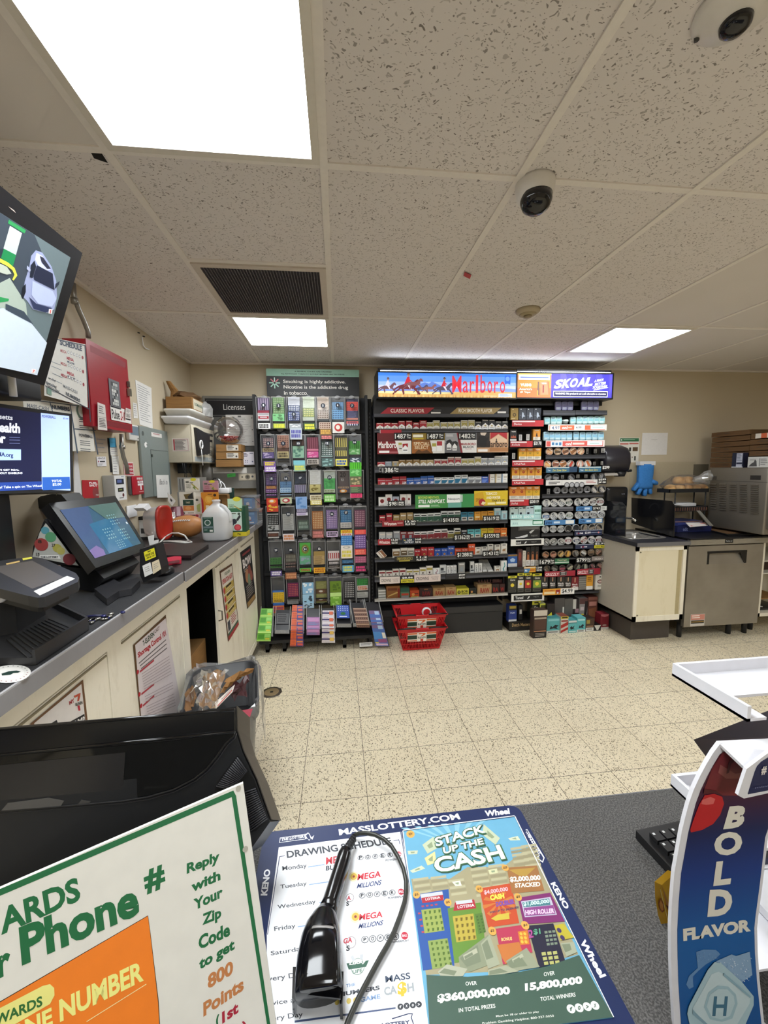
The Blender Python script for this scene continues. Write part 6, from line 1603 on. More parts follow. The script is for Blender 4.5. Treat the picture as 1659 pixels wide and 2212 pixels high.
def n2(g):
 g.ppol(P8((1210,885),(1482,640),(1590,1260),(1575,1330),(1470,1520),(1265,1560)),'d9cfd0')
 g.ptext('7-ELEVEN',k8(1275,850),k8(1372,755),k8(1285,890),'24402c',.03).ptext('CAST',k8(1380,748),k8(1425,708),k8(1382,775),'5a3a3a',.01)
 g.ptext('Shortage Control 101',k8(1228,955),k8(1475,730),k8(1240,1012),'b02430',.04)
 for j in range(3):
  g.ppol(P8((1240+10*j,1042+j*22),(1478+4*j,800+j*30),(1479+4*j,808+j*30),(1241+10*j,1051+j*22)),'6a6464')
 for i,v in enumerate((1100,1300,1400)):
  g.ppol(P8((1248+14*i,v+12),(1370,v-112),(1372,v-98),(1250+14*i,v+28)),'b03a44')
  u_,v_=g.fpx(*k8(1232+15*i,v+25))
  g.disc(u_,v_,.03,'b02430')
 for i in range(18):
  v=1135+i*22
  if v in range(1285,1320) or v in range(1385,1420):
   continue
  g.ppol(P8((1262+.1*(v-1100),v),(1500+.08*(v-1100),v-215),(1500+.08*(v-1100),v-210),(1262+.1*(v-1100),v+6)),'a89a9c')
notice(P8((1193,885),(1485,615),(1560,1310),(1262,1560)),'white notice with red Shortage Control heading on cabinet door','5c4020',n2)
k7=K(340,1150,5.143)
P7=lambda*p:[k7(*q) for q in p]
def n3(g):
 g.rect(.05,.03,.95,.9,'d8d0c4').text('7-ELEVEN',.3,.06,.75,.1,'2a5a3c',.02).text('OPERATION ALERT',.08,.13,.92,.2,'b02830',.03)
 for i in range(4):
  v=.24+i*.12
  g.rect(.1,v,.95,v+.105,'b8a04c').disc(.14,v+.05,.07,'b03030').rect(.3,v+.01,.75,v+.035,'2a2620').lines(.3,v+.05,.9,v+.1,2,'d8c890')
 g.rect(.05,.9,1,.94,'2f5a44').rect(.05,.94,1,1,'a02c30').rect(.1,.74,.3,.88,'3a3c44').lines(.4,.72,.9,.86,4,'b05a58')
notice(P7((692,432),(828,345),(905,1025),(788,1215)),'yellow and red operation alert notice on half open cabinet door','5a3a24',n3)
def n4(g):
 g.text('BOW',.1,.14,.9,.3,'e8e0dc',.04).rect(.15,.05,.9,.09,'8a3a3c').lines(.12,.32,.85,.38,2,'a8a09a')
 for u,v,r,c in((.35,.46,.17,'b07a58'),(.62,.42,.16,'8a4a3c'),(.5,.55,.15,'7a8a70'),(.75,.52,.13,'9a5848')):
  g.disc(u,v,r,c,16)
 g.lines(.12,.62,.9,.86,6,'8a8680').rect(.05,.9,.95,.99,'a08050')
notice(P7((918,225),(1035,140),(1092,730),(1000,850)),'black food poster on the far cabinet door','1f1e20',n4)
q=P4('x',DX,*P7((690,335),(815,235),(818,255),(700,355)))
G().on(q,.0006,'d8d2c0').rect(.5,.2,.75,.6,'7a8a80').build('tape_label',None,'short white label strip high on half open cabinet door','label')
q=[U(*k7(u,v),'x',FX+.01) for u,v in((410,1035),(490,1020),(600,1440),(430,1440))]
g=G().box(-1.12,yb1+.16,.125,-.78,yb1+.52,.56,CARD)
g.build('cardboard_box',None,'cardboard box inside the half open cabinet','box')
t=thing('security_monitor','black security monitor hung at upper left showing a parked car','monitor',(-.85,1.0,1.8))
TRp,BRp=U(178,547,'x',-.745),U(96,833,'x',-.905)
dn=(BRp-TRp)
aL=V((0,-.68,-.01))
q=[TRp+aL,TRp,BRp,BRp+aL]
G().on(q,.045,BLK).build('housing',t)
g=G().on([p+V((.0005,0,0)) for p in q])
ES=ESCR
em=lambda h:mat(h,.3,0,ES)
g.ppol([(-60,421),(152,556),(79,810),(-60,780)],em('5e6c70'))
g.ppol([(-60,421),(74,507),(96,560),(55,600),(40,680),(-60,640)],em('39424c')).ppol([(-60,640),(20,600),(55,655),(60,700),(20,670),(-60,650)],em('9aa69c'))
g.ppol([(18,474),(55,497),(52,504),(16,482)],em('2f8a50')).ppol([(20,487),(46,503),(33,550),(6,536)],em('b0bcbc')).ppol([(6,536),(33,550),(26,575),(0,556)],em('1f7a48')).ppol([(-20,540),(6,536),(0,556),(-10,570)],em('28323c'))
g.ppol([(-10,553),(15,566),(29,578),(35,594),(27,605),(24,603),(29,592),(24,582),(12,573),(-10,562)],em('d6d848')).ppol([(-10,565),(12,575),(22,590),(12,592),(-10,585)],em('a8b0a4'))
g.ppol([(-60,655),(-5,640),(18,645),(17,650),(-60,662)],em('2f8a50')).ppol([(-60,670),(6,665),(60,690),(100,740),(79,810),(-60,780)],em('bcc8d4')).ppol([(10,655),(50,672),(97,738),(70,700),(10,668)],em('3a4450'))
g.ppol([(76,540),(90,545),(110,575),(120,605),(122,640),(116,668),(100,675),(70,668),(58,650),(48,640),(52,608),(62,575),(66,552)],em('8c94b4'))
g.ppol([(77,545),(90,552),(108,582),(98,584),(80,572),(74,560)],em('b8bcd8')).ppol([(84,552),(92,556),(108,580),(100,580),(88,566)],em('2a2c3c')).ppol([(78,572),(112,590),(116,626),(72,604),(70,596)],em('20263a')).ppol([(64,572),(72,562),(76,575),(68,600),(62,598)],em('1c2230')).ppol([(68,606),(112,628),(120,645),(110,662),(80,655),(66,636)],em('a4aecc'))
g.ppol([(60,640),(76,655),(108,664),(112,670),(96,674),(70,666)],em('2c3450')).ppol([(47,620),(54,612),(54,630),(48,646),(44,640)],em('1a1e26')).ppol([(56,572),(64,582),(62,586),(55,580)],em('9aa0b8')).ppol([(118,612),(127,606),(125,614),(116,624)],em('2a303c'))
for pts,s in(((103,666,111,677),'8'),((67,796,76,806),'7')):
 g.ppol([(pts[0],pts[1]),(pts[2],pts[1]+1),(pts[2]-2,pts[3]),(pts[0]-1,pts[3]-1)],em('e0d8d8')).ptext(s,(pts[0]+2,pts[1]+2),(pts[2]-3,pts[1]+3),(pts[0]+1,pts[3]-2),em('c04038'),.03)
g.ppol([(17,445),(24,452),(34,460),(30,454)],'c8b8b0')
g.build('screen',t,'lit screen showing a silver car from above')
g=G().box(-1.05,.95,1.95,-.86,1.05,2.05,BLK).tube([(-1.05,1.0,2.0),(-1.05,1.0,H)],.02,BLK,10)
g.build('mount_arm',t)
g=G().rbox(-1.19,1.35,1.765,-1.02,1.58,1.85,BLKM,.01)
c=U(27,835,'x',-1.0)
g.cyl(c+V((0,0,-.03)),c+V((0,0,.03)),.01,WHT)
g.build('black_speaker',None,'black box with a short white tube below the security monitor','speaker')
TL,TR_,BR_,BL=para((0,872),(155.3,894.3),(159,1062),(0,1067),1.3)
a=TL-TR_
TL2,BL2=TR_+a*1.9,BR_+(BL-BR_)*1.9
q=[TL2,TR_,BR_,BL2]
t=thing('customer_display','wide lottery display showing dark blue message beside white panel','monitor',(-1.02,1.5,CZ))
G().on(q,.04,BLK).build('housing',t)
g=G().on(q)
e2=lambda h:mat(h,.3,0,ESCR*1.15)
g.ppol([(-70,870),(89,893),(90,1057),(-70,1064)],e2('0f1438')).ppol([(88,892),(149,899),(152,1060),(90,1057)],e2('a8bdf0'))
g.ptext('setts',(-2,896),(27,899),(-2,905),e2('e8ecf8'),.02).ptext('ealth',(-2,912),(43,915),(-2,934),e2('e8ecf8'),.04).ptext('er',(-10,942),(12,943),(-10,957),e2('e8ecf8'),.04)
for v in(944,950,957):
 g.ppol([(20,v),(43,v+.5),(43,v+1.5),(20,v+1)],e2('7a84b8'))
g.ppol([(-70,968),(45,971),(45,994),(-70,995)],e2('a8c4f4')).ptext('MA.org',(-6,976),(28,979),(-6,988),e2('20305c'),.03)
g.ptext("LET'S GET REAL",(-14,1013),(41,1013),(-14,1017),e2('e0e6f8'),.03).ptext('ABOUT GAMBLING',(-8,1020),(48,1020),(-8,1024.5),e2('e0e6f8'),.03)
g.ppol([(-70,1044),(90,1040),(90,1057),(-70,1064)],e2('1c3c8c')).ptext('y? Take a spin on The Wheel',(-2,1050),(89,1047),(-2,1057),e2('d8e4fc'),.02)
g.ptext('POWERBALL',(90,896),(120,899),(90,902),e2('3a4a7c'),.02).ptext('$2.00',(136,902),(147,903),(136,906),e2('3a4a7c'),.02)
g.ppol([(90.5,1031),(150,1030),(151.5,1056),(92,1059)],e2('2456a8')).ptext('TOTAL',(111,1037),(133,1036),(111,1042),e2('e8f0fc'),.02).ptext('$2.00',(113,1044),(131.5,1043.5),(113,1050),e2('e8f0fc'),.02)
g.build('screen',t,'lit blue and white screen')
g=G().box(-1.1,1.36,CZ+.05,-1.06,1.44,1.5,BLK).rbox(-1.19,1.2,CZ+.001,-1.0,1.46,CZ+.05,BLK,.01)
g.build('stand',t)
q=[U(105,1087,'x',-1.0),U(249,1071,'x',-1.0),U(320,1186.5,'x',-.82),U(207,1227,'x',-.82)]
t=thing('lottery_terminal','black lottery terminal with tilted touch screen on the left counter','terminal',(-.92,1.62,CZ))
G().on(q,.035,mat('121214',.25)).build('housing',t)
g=G().on(q)
em_=em
em=lambda h:mat(h,.06,0,.13)
g.pol([(.07,.12),(.93,.12),(.93,.88),(.07,.88)],em('3c5a72'))
g.pol([(.07,.12),(.45,.12),(.22,.88),(.07,.88)],em('47597c')).pol([(.3,.4),(.7,.35),(.75,.88),(.3,.88)],em('35688a')).pol([(.07,.76),(.2,.72),(.26,.8),(.24,.88),(.07,.88)],em('7a6a98'))
g.pol([(.45,.12),(.93,.12),(.93,.4),(.6,.38)],em('56706c'))
for(u,v,w,h) in((.42,.5,.16,.2),(.62,.3,.16,.2),(.66,.56,.14,.2),(.5,.72,.14,.14)):
 g.dots(u,v,u+w,v+h,4,4,em('88b0b8'),.4)
g.disc(.9,.5,.015,em('d8e0e0'))
g.build('screen',t,'lit bluish touch screen')
em=em_
g=G()
CL=lambda p:V((p.x,p.y,max(p.z,CZ+.001)))
sd=[CL(U(x,y,'y',1.5)) for x,y in((96,1122),(150,1195),(176,1228),(68,1212),(72,1180))]
g.prism(sd,(0,.28,0),BLK)
g.prism([CL(p) for p in(U(200,1226,'y',1.5),U(225,1250,'y',1.5),U(205,1290,'y',1.5),U(150,1270,'y',1.5),U(130,1220,'y',1.5))],(0,.26,0),BLK)
g.build('body',t)
g=G().on(QY(1.497,60,1110,180,1230))
g.ppol([(99,1130),(120,1155),(150,1195),(170,1222),(70,1203),(76,1180),(86,1150)],'a8a8a2')
for x,y,r,c in((98,1146,9,'4f8a98'),(110,1160,12,'4f8a64'),(90,1176,15,'8f3a38'),(124,1184,10,'a09a48'),(150,1208,14,'6a2a30'),(132,1190,9,'a8a058')):
 u,v=g.fpx(x,y)
 g.disc(u,v,r/120,c,18)
for s_,x,y in(('8',83,1166),('27',112,1174),('15',78,1194)):
 g.ptext(s_,(x,y),(x+8,y+.5),(x,y+7),'26241f',.03)
g.ppol([(86,1199),(128,1199),(132,1207),(86,1206)],'d8d8d4').ptext('THE LOTTERY',(88,1201),(127,1201),(88,1205),'1a2230',.04)
g.build('side_panel',t,'side panel printed with coloured lottery balls')
g=G().prism([U(x,y,'z',CZ+.002) for x,y in((205,1285),(245,1262),(262,1272),(300,1258),(303,1266),(285,1285),(258,1290),(232,1308))],(0,0,.022),mat('2d2d30',.3))
g.build('base_plate',t)
g=G()
p=[U(x,y,'y',1.8) for x,y in((66,1086),(88,1072),(112,1067),(132,1068),(146,1084),(150,1100),(100,1104),(80,1096))]
g.prism(p,(0,.12,0),mat('262628',.4)).build('receipt_printer',None,'black receipt printer lid behind the touch screen','printer')
g=G().tube([U(x,y,'y',1.79) for x,y in((102,1068),(102,1058),(108,1053),(118,1055),(122,1064),(123,1070))],.0025,mat('c8c0b0',.2,.9),6)
g.build('wire_clip',None,'shiny wire clip on top of the receipt printer','clip')
t=thing('playslip_reader','dark grey flatbed ticket reader on the left counter edge','scanner',(-.85,1.1,CZ))
zt=1.262
tp=[U(x,y,'z',zt) for x,y in((-70,1232),(26,1212),(72,1205),(92,1207),(165,1238),(171,1247),(168,1256),(95,1290),(78,1291),(-70,1245))]
tp=[U(x,y,'z',zt) for x,y in((-30,1217),(20,1208),(72,1203),(92,1206),(164,1238),(171,1248),(168,1257),(98,1289),(82,1291),(60,1287),(-30,1264))]
g=G().prism(tp,(0,0,-.022),mat('2b2b2d',.45))
g.prism([p*.8+(tp[0]+tp[5])*.1+V((0,0,-.03)) for p in tp],(0,0,-.018),mat('1c1c1e',.5))
g.build('lid',t)
g=G().on([U(x,y,'z',zt+.0005) for x,y in((-20,1226),(70,1211),(138,1247),(70,1272))],0,mat('55504d',.35))
g.build('glass_bed',t)
g=G().on([U(x,y,'z',zt+.001) for x,y in((73,1277),(145,1244),(162,1250),(86,1286))],.0004,'dadad8')
g.lines(.1,.2,.9,.85,3,'b0b0b0',.3).build('label_strip',t,'white label strip')
g=G()
for px in(((48,1206),(68,1203),(70,1206),(50,1210)),((13,1217),(42,1211),(43,1214),(14,1220))):
 g.on([U(x,y,'z',zt+.0012) for x,y in px],.0004,'cfc84a' if px[0][0]==48 else 'b89a60')
g.build('sticker',t,'yellow stickers')
g=G().prism([U(x,y,'z',CZ+.001) for x,y in((-60,1330),(60,1318),(100,1340),(40,1380),(-60,1400))],(0,0,.1),BLKM)
g.build('stem',t)
g=G()
o=[U(x,y,'z',CZ+.002) for x,y in((-60,1436),(72,1436),(187,1360),(100,1316),(-60,1340))]
g.prism(o,(0,0,.016),mat('2e2e30',.4))
i_=[U(x,y,'z',CZ+.019) for x,y in((14,1382),(112,1334),(172,1358),(62,1422))]
g.poly(i_,mat('3a3a3c',.5))
for a,b_ in((o[1],o[2]),(o[2],o[3]),(o[3],o[4])):
 m_=V((0,0,.034))
 nn=(b_-a).cross(V((0,0,1))).normalized()*.006
 g.hexa([a,b_,b_+m_,a+m_,a+nn,b_+nn,b_+nn+m_,a+nn+m_],mat('303032',.4))
for j in range(12):
 f=j/12
 a,b_=i_[0]*(1-f)+i_[1]*f,i_[3]*(1-f)+i_[2]*f
 g.tube([a+V((0,0,.001)),b_+V((0,0,.001))],.0012,mat('2a2a2c'),4)
g.build('slip_tray',t)
g=G().tube([U(x,y,'y',1.0) for x,y in((-30,1300),(5,1296),(18,1286),(24,1276))],.006,WHT,8)
g.build('white_cable',None,'white cable looping out under the ticket reader','cable')
c=U(34,1455,'z',CZ+.0015)
g=G().on(P4('z',CZ+.0014,(-24,1438),(75,1432),(70,1475),(-30,1480)))
g.disc(.48,.5,.46,'dcdad6',30,.46).disc(.48,.5,.31,'e8e6e2',30,.31)
g.pol([(.3,.5),(.45,.4),(.62,.38),(.72,.44),(.66,.5),(.56,.5),(.5,.58),(.32,.6)],'1f3a34')
for i in range(22):
 a=2*PI*i/22
 g.disc(.48+.385*math.cos(a),.5+.385*math.sin(a),.018,'8a3a40' if i<11 else '3a3a40',6)
g.build('round_decal',None,'round white state-map sticker on the left worktop','sticker')
g=G()
r5=random.Random(5)
for i in range(16):
 f=i/15
 c=U(172+80*f,1347-20*f,'z',CZ+.004)+V((r5.uniform(-.01,.01),r5.uniform(-.02,.02),0))
 g.loft([ring(c.x,c.y,c.z+z,.008,.006,10,2,i) for z in(-.002,.003)],mat('9a968e' if i%3 else '2a2c5a',.25,.8 if i%3 else 0))
g.tube([U(x,y,'z',CZ+.006) for x,y in((185,1333),(205,1330),(220,1330))],.004,'1c1c40',6)
g.build('key_bunch',None,'bunch of keys on a dark strap on the left worktop','keys')
g=G().prism([U(x,y,'z',CZ+.002) for x,y in((141,1332),(155,1326),(158,1329),(144,1335))],(0,0,.008),'c82a2c')
g.build('red_lighter',None,'small red lighter on the worktop near the reader tray','lighter')
t=thing('ticket_checker','black ticket checker with yellow label and tucked cards','scanner',(-.78,1.7,CZ))
kd=K(270,1000,5.352)
y0=U(320,1262,'z',CZ).y
g=G()
p=[U(*kd(u,v),'y',y0) for u,v in((168,1000),(348,945),(415,1215),(420,1290),(215,1385),(175,1300))]
for q_ in p:
 q_.z=max(q_.z,CZ+.002)
g.prism(p,(0,.07,0),mat('19191b',.4)).build('body',t)
g=G().on([U(*kd(u,v),'y',y0-.0008) for u,v in((216,1030),(337,980),(358,1085),(238,1135))],.0005,'d8cf2c')
g.text('REPAIR LINE',.1,.35,.9,.6,'2a2810',.03).text('1-800-461-1621',.1,.66,.92,.86,'2a2810',.03).rect(.35,.1,.65,.22,'6a661c')
g.build('label',t,'yellow phone number label')
for i,(pts,lab) in enumerate(((((200,1190),(292,1148),(322,1275),(228,1320)),'white handwritten card tucked in the ticket checker'),(((310,1150),(390,1112),(418,1225),(325,1288)),'cream handwritten card tucked at right in the ticket checker'))):
 g=G().on([U(*kd(u,v),'y',y0-.006-.002*i) for u,v in pts],.0006,('dcdad6','d2c3a6')[i])
 g.lines(.2,.25,.85,.75,3,'9a948c',.3).build('note_card',None,lab,'card')
c=U(*kd(462,1280),'z',CZ)
G().loft([ring(c.x,c.y,c.z+z,.034*e,.045*e,18,2.4) for z,e in((.001,.95),(.012,1),(.024,.8),(.03,.45))],mat('18181a',.3)).build('computer_mouse',None,'black computer mouse on the left worktop','mouse')
g=G().prism([U(*kd(u,v),'z',CZ+.002) for u,v in((478,1140),(630,1110),(655,1130),(650,1165),(482,1185))],(0,0,.018),'b8203c')
g.prism([U(*kd(u,v),'z',CZ+.0205) for u,v in((500,1145),(618,1123),(632,1135),(628,1152),(500,1168))],(0,0,.001),'5a1420')
g.prism([U(*kd(u,v),'z',CZ+.002) for u,v in((412,1130),(440,1110),(478,1140),(482,1188),(418,1185))],(0,0,.026),'232326')
g.build('box_cutter',None,'red and black box cutter on the left worktop','cutter')
t=thing('laptop','closed black laptop on the left worktop in front of the jug','laptop',(-.87,2.2,CZ))
lq=[U(*kd(u,v),'z',CZ+.024) for u,v in((395,935),(965,940),(765,1068),(330,1068))]
g=G().on(lq,.012,mat('2a2222',.45))
g.disc(.6,.5,.012,'8a7a74',8).build('lid',t)
g=G().on([p-V((0,0,.0125)) for p in lq],.011,mat('151314',.4)).build('base',t)
g=G().tube([U(*kd(u,v),'z',CZ+zz) for u,v,zz in((400,925,.008),(470,850,.03),(540,812,.05),(620,812,.055),(690,840,.045),(735,895,.012),(700,912,.006),(640,905,.006),(500,905,.006),(440,908,.006))],.0045,mat('dcdad4',.4),8)
g.tube([U(*kd(u,v),'z',CZ+.006) for u,v in((450,905),(560,910),(700,925),(770,915),(740,895))],.0045,mat('dcdad4',.4),8)
g.build('charging_cable',None,'white charging cable looped in front of the brown football','cable')
for i,(pts,lab) in enumerate(((((262,850),(338,828),(330,960),(285,960)),'white torn slip behind the ticket checker'),(((300,905),(390,885),(385,935),(330,945)),'small white slip behind the laptop'),(((365,960),(455,930),(385,985),(360,990)),'white paper corner beside the laptop'))):
 G().on([U(*kd(u,v),'y',2.05-.03*i) for u,v in pts],.001,'e2e0de').build('paper_slip',None,lab,'paper')
c=U(*kd(672,885),'z',CZ)
cx_,cy_,cz_=c.x,c.y+.06,CZ+.072
g=G()
ax=V((1,-.1,0)).normalized()
px_=V((.1,1,0)).normalized()
rg=[]
L,R=.118,.07
for j in range(15):
 f=-1+2*j/14
 r=R*max(.02,(1-abs(f)**2.3))**.62
 rg.append([V((cx_,cy_,cz_+.006*(f+.2)))+ax*(f*L)+px_*r*math.cos(2*PI*i/22)+V((0,0,r*math.sin(2*PI*i/22))) for i in range(22)])
q=N('tan_pigskin')
nz=q.n('TexNoise',I_Vector=q.pos(),I_Scale=40.,I_Detail=3.).outputs[0]
bp=q.n('Bump',I_Height=nz,I_Strength=.2,I_Distance=.002)
q.put(q.b.inputs['Normal'],bp.outputs[0])
g.loft(rg,q.set(Base_Color=q.mix(nz,lin('a0683a'),lin('b98048')),Roughness=.5))
t=thing('football','brown football lying on the left worktop','football',(cx_,cy_,CZ))
g.build('ball',t)
g=G()
pts=[]
for i in range(22):
 f=-.62+1.05*i/21
 r=R*(1-abs(f)**2.3)**.62+.002
 an=-PI/2-.55+1.95+.12*(i%2)+.0
 pts.append(V((cx_,cy_,cz_+.006*(f+.2)))+ax*(f*L)-px_*r*math.cos(.62+.14*(i%2))+V((0,0,r*math.sin(.62+.14*(i%2)))))
g.tube(pts,.0035,WHT,6).build('lacing',t,'white wavy lacing')
c=U(*kd(1040,905),'z',CZ)
jx,jy=c.x,c.y+.07
t=thing('water_jug','clear plastic gallon water jug with green label on left worktop','jug',(jx,jy,CZ))
JM=clear('milky_jug_plastic',.05,(.95,.96,.98,1),.25,.55)
g=G()
g.loft([ring(jx,jy,CZ+z,a,b_,28,p) for z,a,b_,p in((.002,.07,.07,4),(.01,.078,.078,4),(.06,.08,.08,5),(.14,.08,.08,5),(.165,.074,.074,4),(.19,.058,.06,3),(.21,.036,.038,2.4),(.222,.022,.022,2),(.232,.02,.02,2),(.234,.024,.024,2),(.245,.024,.024,2))],JM)
g.build('body',t)
g=G().tube([(jx+.03,jy-.02,CZ+.212),(jx+.055,jy-.024,CZ+.2),(jx+.076,jy-.024,CZ+.17),(jx+.082,jy-.022,CZ+.13),(jx+.078,jy-.02,CZ+.11)],.012,JM,10)
g.build('handle',t)
g=G().loft([ring(jx,jy,CZ+z,.073,.073,28,5) for z in(.006,.045)],clear('water',.1,(.9,.94,.97,1),.02,.1)).build('water',t)
g=G().on(QW(jx-.06,CZ+.055,jx+.0,CZ+.148,jy-.0822),.0008,'24483c')
g.disc(.46,.36,.3,'c8d0cc',18).disc(.46,.36,.22,'3a5a4c',18).lines(.1,.04,.9,.1,1,'a8b8b0').rect(.05,.6,.95,.72,'6a7a80').rect(.62,.82,.92,.95,'d8d8d4').lines(.1,.78,.5,.9,2,'8aa098').build('label',t,'green brand label')
y=2.55
t=thing('plastic_canister','clear plastic canister lying on its side with red lid','container',(-1.1,y,CZ))
A,B=U(*kd(250,470),'y',y+.05),U(*kd(430,490),'y',y)
zc=(A.z+B.z)/2
R1=.075
g=G()
dirx=V((.9,-.35,0)).normalized()
side=V((.35,.9,0)).normalized()
def oring(c,ra,rb,n=24,p=3.2):
 return[c+side*math.copysign(abs(math.cos(2*PI*i/n))**(2/p),math.cos(2*PI*i/n))*ra+V((0,0,math.copysign(abs(math.sin(2*PI*i/n))**(2/p),math.sin(2*PI*i/n))*rb)) for i in range(n)]
cb=V((B.x,B.y,CZ+.115))
g.loft([oring(cb-dirx*.12,.03,.05),oring(cb-dirx*.1,.05,.08),oring(cb-dirx*.05,.055,.095),oring(cb,.058,.1)],clear('pink_tinted_plastic',.1,(.95,.85,.82,1),.1,.3))
g.build('body',t)
RL=mat('a5281e',.3)
g=G().loft([oring(cb,.062,.105),oring(cb+dirx*.012,.062,.105),oring(cb+dirx*.014,.05,.092),oring(cb+dirx*.009,.045,.086)],RL)
g.build('lid',t,'red lid')
c=U(*kd(280,830),'z',CZ)
t=thing('sanitizer_bottle','small clear pump bottle beside the red lidded canister','bottle',(c.x,c.y,CZ))
G().loft([ring(c.x,c.y,CZ+z,a,a,16,2.4) for z,a in((.002,.024),(.05,.026),(.07,.02),(.08,.012))],CLEARW).build('bottle',t)
G().lathe([(.012,.08),(.012,.1),(.005,.1),(.005,.125),(.014,.126),(.014,.136),(.003,.137)],WHT,(c.x,c.y,CZ),16).box(c.x,c.y-.006,CZ+.126,c.x+.03,c.y+.006,CZ+.136,WHT).build('pump',t)
c=U(*kd(400,880),'z',CZ)
g=G().rbox(c.x-.04,c.y,CZ+.001,c.x+.03,c.y+.05,CZ+.05,mat('1f2c4e',.4),.004)
g.on(QW(c.x+.0,CZ+.004,c.x+.03,CZ+.048,c.y-.0005)).rect(0,0,1,1,'d8dce0').rect(.2,.2,.8,.8,'2c3f70').build('small_carton',None,'small navy and white carton behind the laptop','carton')
c=V((-1.14,2.62,CZ))
t=thing('document_box','white and black document box standing behind the sanitizer','box',(c.x,c.y,CZ))
q=QY(c.y,297,1123,330,1150)
q[2].z=q[3].z=CZ+.021
G().on(q,.05,'cfcdca').rect(.2,.5,.5,.8,'3a3a3c').build('front',t)
g=G().box(q[0].x-.004,c.y-.004,q[0].z+.0005,q[1].x+.01,c.y+.06,q[0].z+.02,BLKM).box(q[0].x,c.y,CZ+.001,q[1].x,c.y+.05,CZ+.0205,BLKM).build('lid',t)
t=thing('foil_snack_bag','silver crumpled foil bag between canister and card display','bag',(-1.05,2.85,CZ))
g=G()
FO=N('silver_foil')
nz=FO.n('TexNoise',I_Vector=FO.pos(),I_Scale=30.,I_Detail=3.).outputs[0]
FO.put(FO.b.inputs['Normal'],FO.n('Bump',I_Height=nz,I_Strength=.8,I_Distance=.01).outputs[0])
FO=FO.set(Base_Color=(.7,.7,.72,1),Metallic=.9,Roughness=.25)
c=U(*kd(560,600),'y',2.8)
g.loft([ring(c.x,2.72,CZ+z,a*.9,b_,16,3,r) for z,a,b_,r in((.002,.045,.03,0),(.05,.055,.04,.2),(.11,.05,.03,.4),(.16,.045,.01,.5))],FO,3,0)
g.build('bag',t)
c=U(*kd(600,560),'y',2.8)
G().loft([ring(c.x,2.8,CZ+z,a*.8,b_*.8,16,3,r) for z,a,b_,r in((.002,.05,.035,0),(.06,.06,.045,.2),(.13,.055,.035,.3),(.19,.04,.01,.3))],mat('6a2638',.3),3,0).build('foil_snack_bag',None,'dark red crumpled snack bag behind the silver foil bag','bag')
p=[U(*kd(u,v),'y',2.72) for u,v in((490,340),(585,440),(545,500),(500,440))]
G().on(p,.002,'d8d6d2').rect(.4,.3,.7,.6,'3a3a3c').build('paper_slip',None,'white triangular leaflet corner beside the red lid','paper')
t=thing('card_display_rack','grey counter rack holding packaged wraps beside the water jug','display rack',(-.98,2.95,CZ))
g=G()
q=QY(3.02,384,1031,446,1062)
g.on(q,.004,'8f8d88')
for i in range(4):
 g.rect(.06+i*.1,.1,.09+i*.1,.9,'4a4a48')
g.box(q[0].x,2.86,CZ+.001,q[1].x+.1,3.02,CZ+.01,mat('8a8884')).box(q[0].x,3.0,CZ+.01,q[0].x+.01,3.02,q[3].z,mat('8a8884')).box(q[1].x+.05,3.0,CZ+.01,q[1].x+.06,3.02,q[3].z+.05,mat('8a8884'))
g.build('frame',t)
def wrap(u0,v0,u1,v1,y,c,lab,f,d=.02):
 a,b=kd(u0,v0),kd(u1,v1)
 g=G().on(QY(y,a[0],a[1],b[0],b[1]),d,c)
 f(g)
 g.build('wrap_box',None,lab,'package','packaged wraps')
TW=lambda c1,c2:(lambda g:g.disc(.62,.08,.2,'d8cc30',16,.12).rect(.08,.2,.3,.34,'5a5a50').text('THE BOLD',.08,.42,.42,.55,c1,.02).text('TIPPED',.08,.6,.42,.74,c1,.02).pol([(.5,.35),(.95,.8),(.92,.88),(.46,.44)],c2).rect(.35,.3,.6,.36,'2a2a24').pol([(.55,.7),(.7,.5),(.75,.9)],'7a8a48'))
wrap(690,180,855,332,2.96,'ddd6c8','white packaged wraps at top left of the counter rack',TW('6a6a58','b0a050'))
wrap(903,205,1073,338,2.95,'b88a94','pink packaged wraps at top right of the counter rack',lambda g:(TW('9a4a5a','c8a060')(g),g.rect(0,.8,1,1,'6a1c28')))
wrap(632,338,808,600,2.88,'d8d2c4','white box with green and orange window, left of counter rack',lambda g:g.pol([(.3,.1),(.9,.05),(.95,.3),(.4,.3)],'6a5a30').pol([(.55,.2),(.9,.0),(.9,.3),(.6,.3)],'2a2a28').rect(.22,.34,.92,.58,'1f4030').text('TWIST',.4,.42,.7,.5,'d0c8a8',.03).rect(.22,.6,.92,.82,'d08040').disc(.55,.7,.2,'e0a060',16,.08).disc(.2,.93,.1,'2a2a28').rect(.5,.9,.9,.94,'8a8474'))
wrap(810,338,888,590,2.9,'cfc8ba','narrow pale box between the green and orange packages',lambda g:g.rect(.1,.05,.9,.2,'e0dcd0').pol([(.2,.6),(.8,.5),(.7,.9),(.3,.9)],'a0a860').rect(.1,.3,.5,.4,'4a4a40'))
wrap(884,340,1077,580,2.87,'d88a24','bright orange wraps package on the counter rack',lambda g:g.pol([(0,.2),(.12,.4),(.12,1),(0,1)],'a82028').disc(.42,.35,.22,'e8a83c',18,.2).pol([(.3,.2),(.7,.25),(.5,.5),(.35,.45)],'f0b850').disc(.9,.48,.1,'a83028').disc(.82,.14,.09,'3a2410').rect(.4,.08,.65,.11,'4a2c10').rect(.25,.62,.45,.98,'f0e0c0'))
wrap(682,592,862,700,2.86,'c8a0a0','pink package low on the counter rack behind the football',lambda g:g.rect(.4,.1,.75,.2,'4a3038').disc(.85,.2,.1,'9a2a38').rect(.1,.5,.3,.7,'8a5a60'))
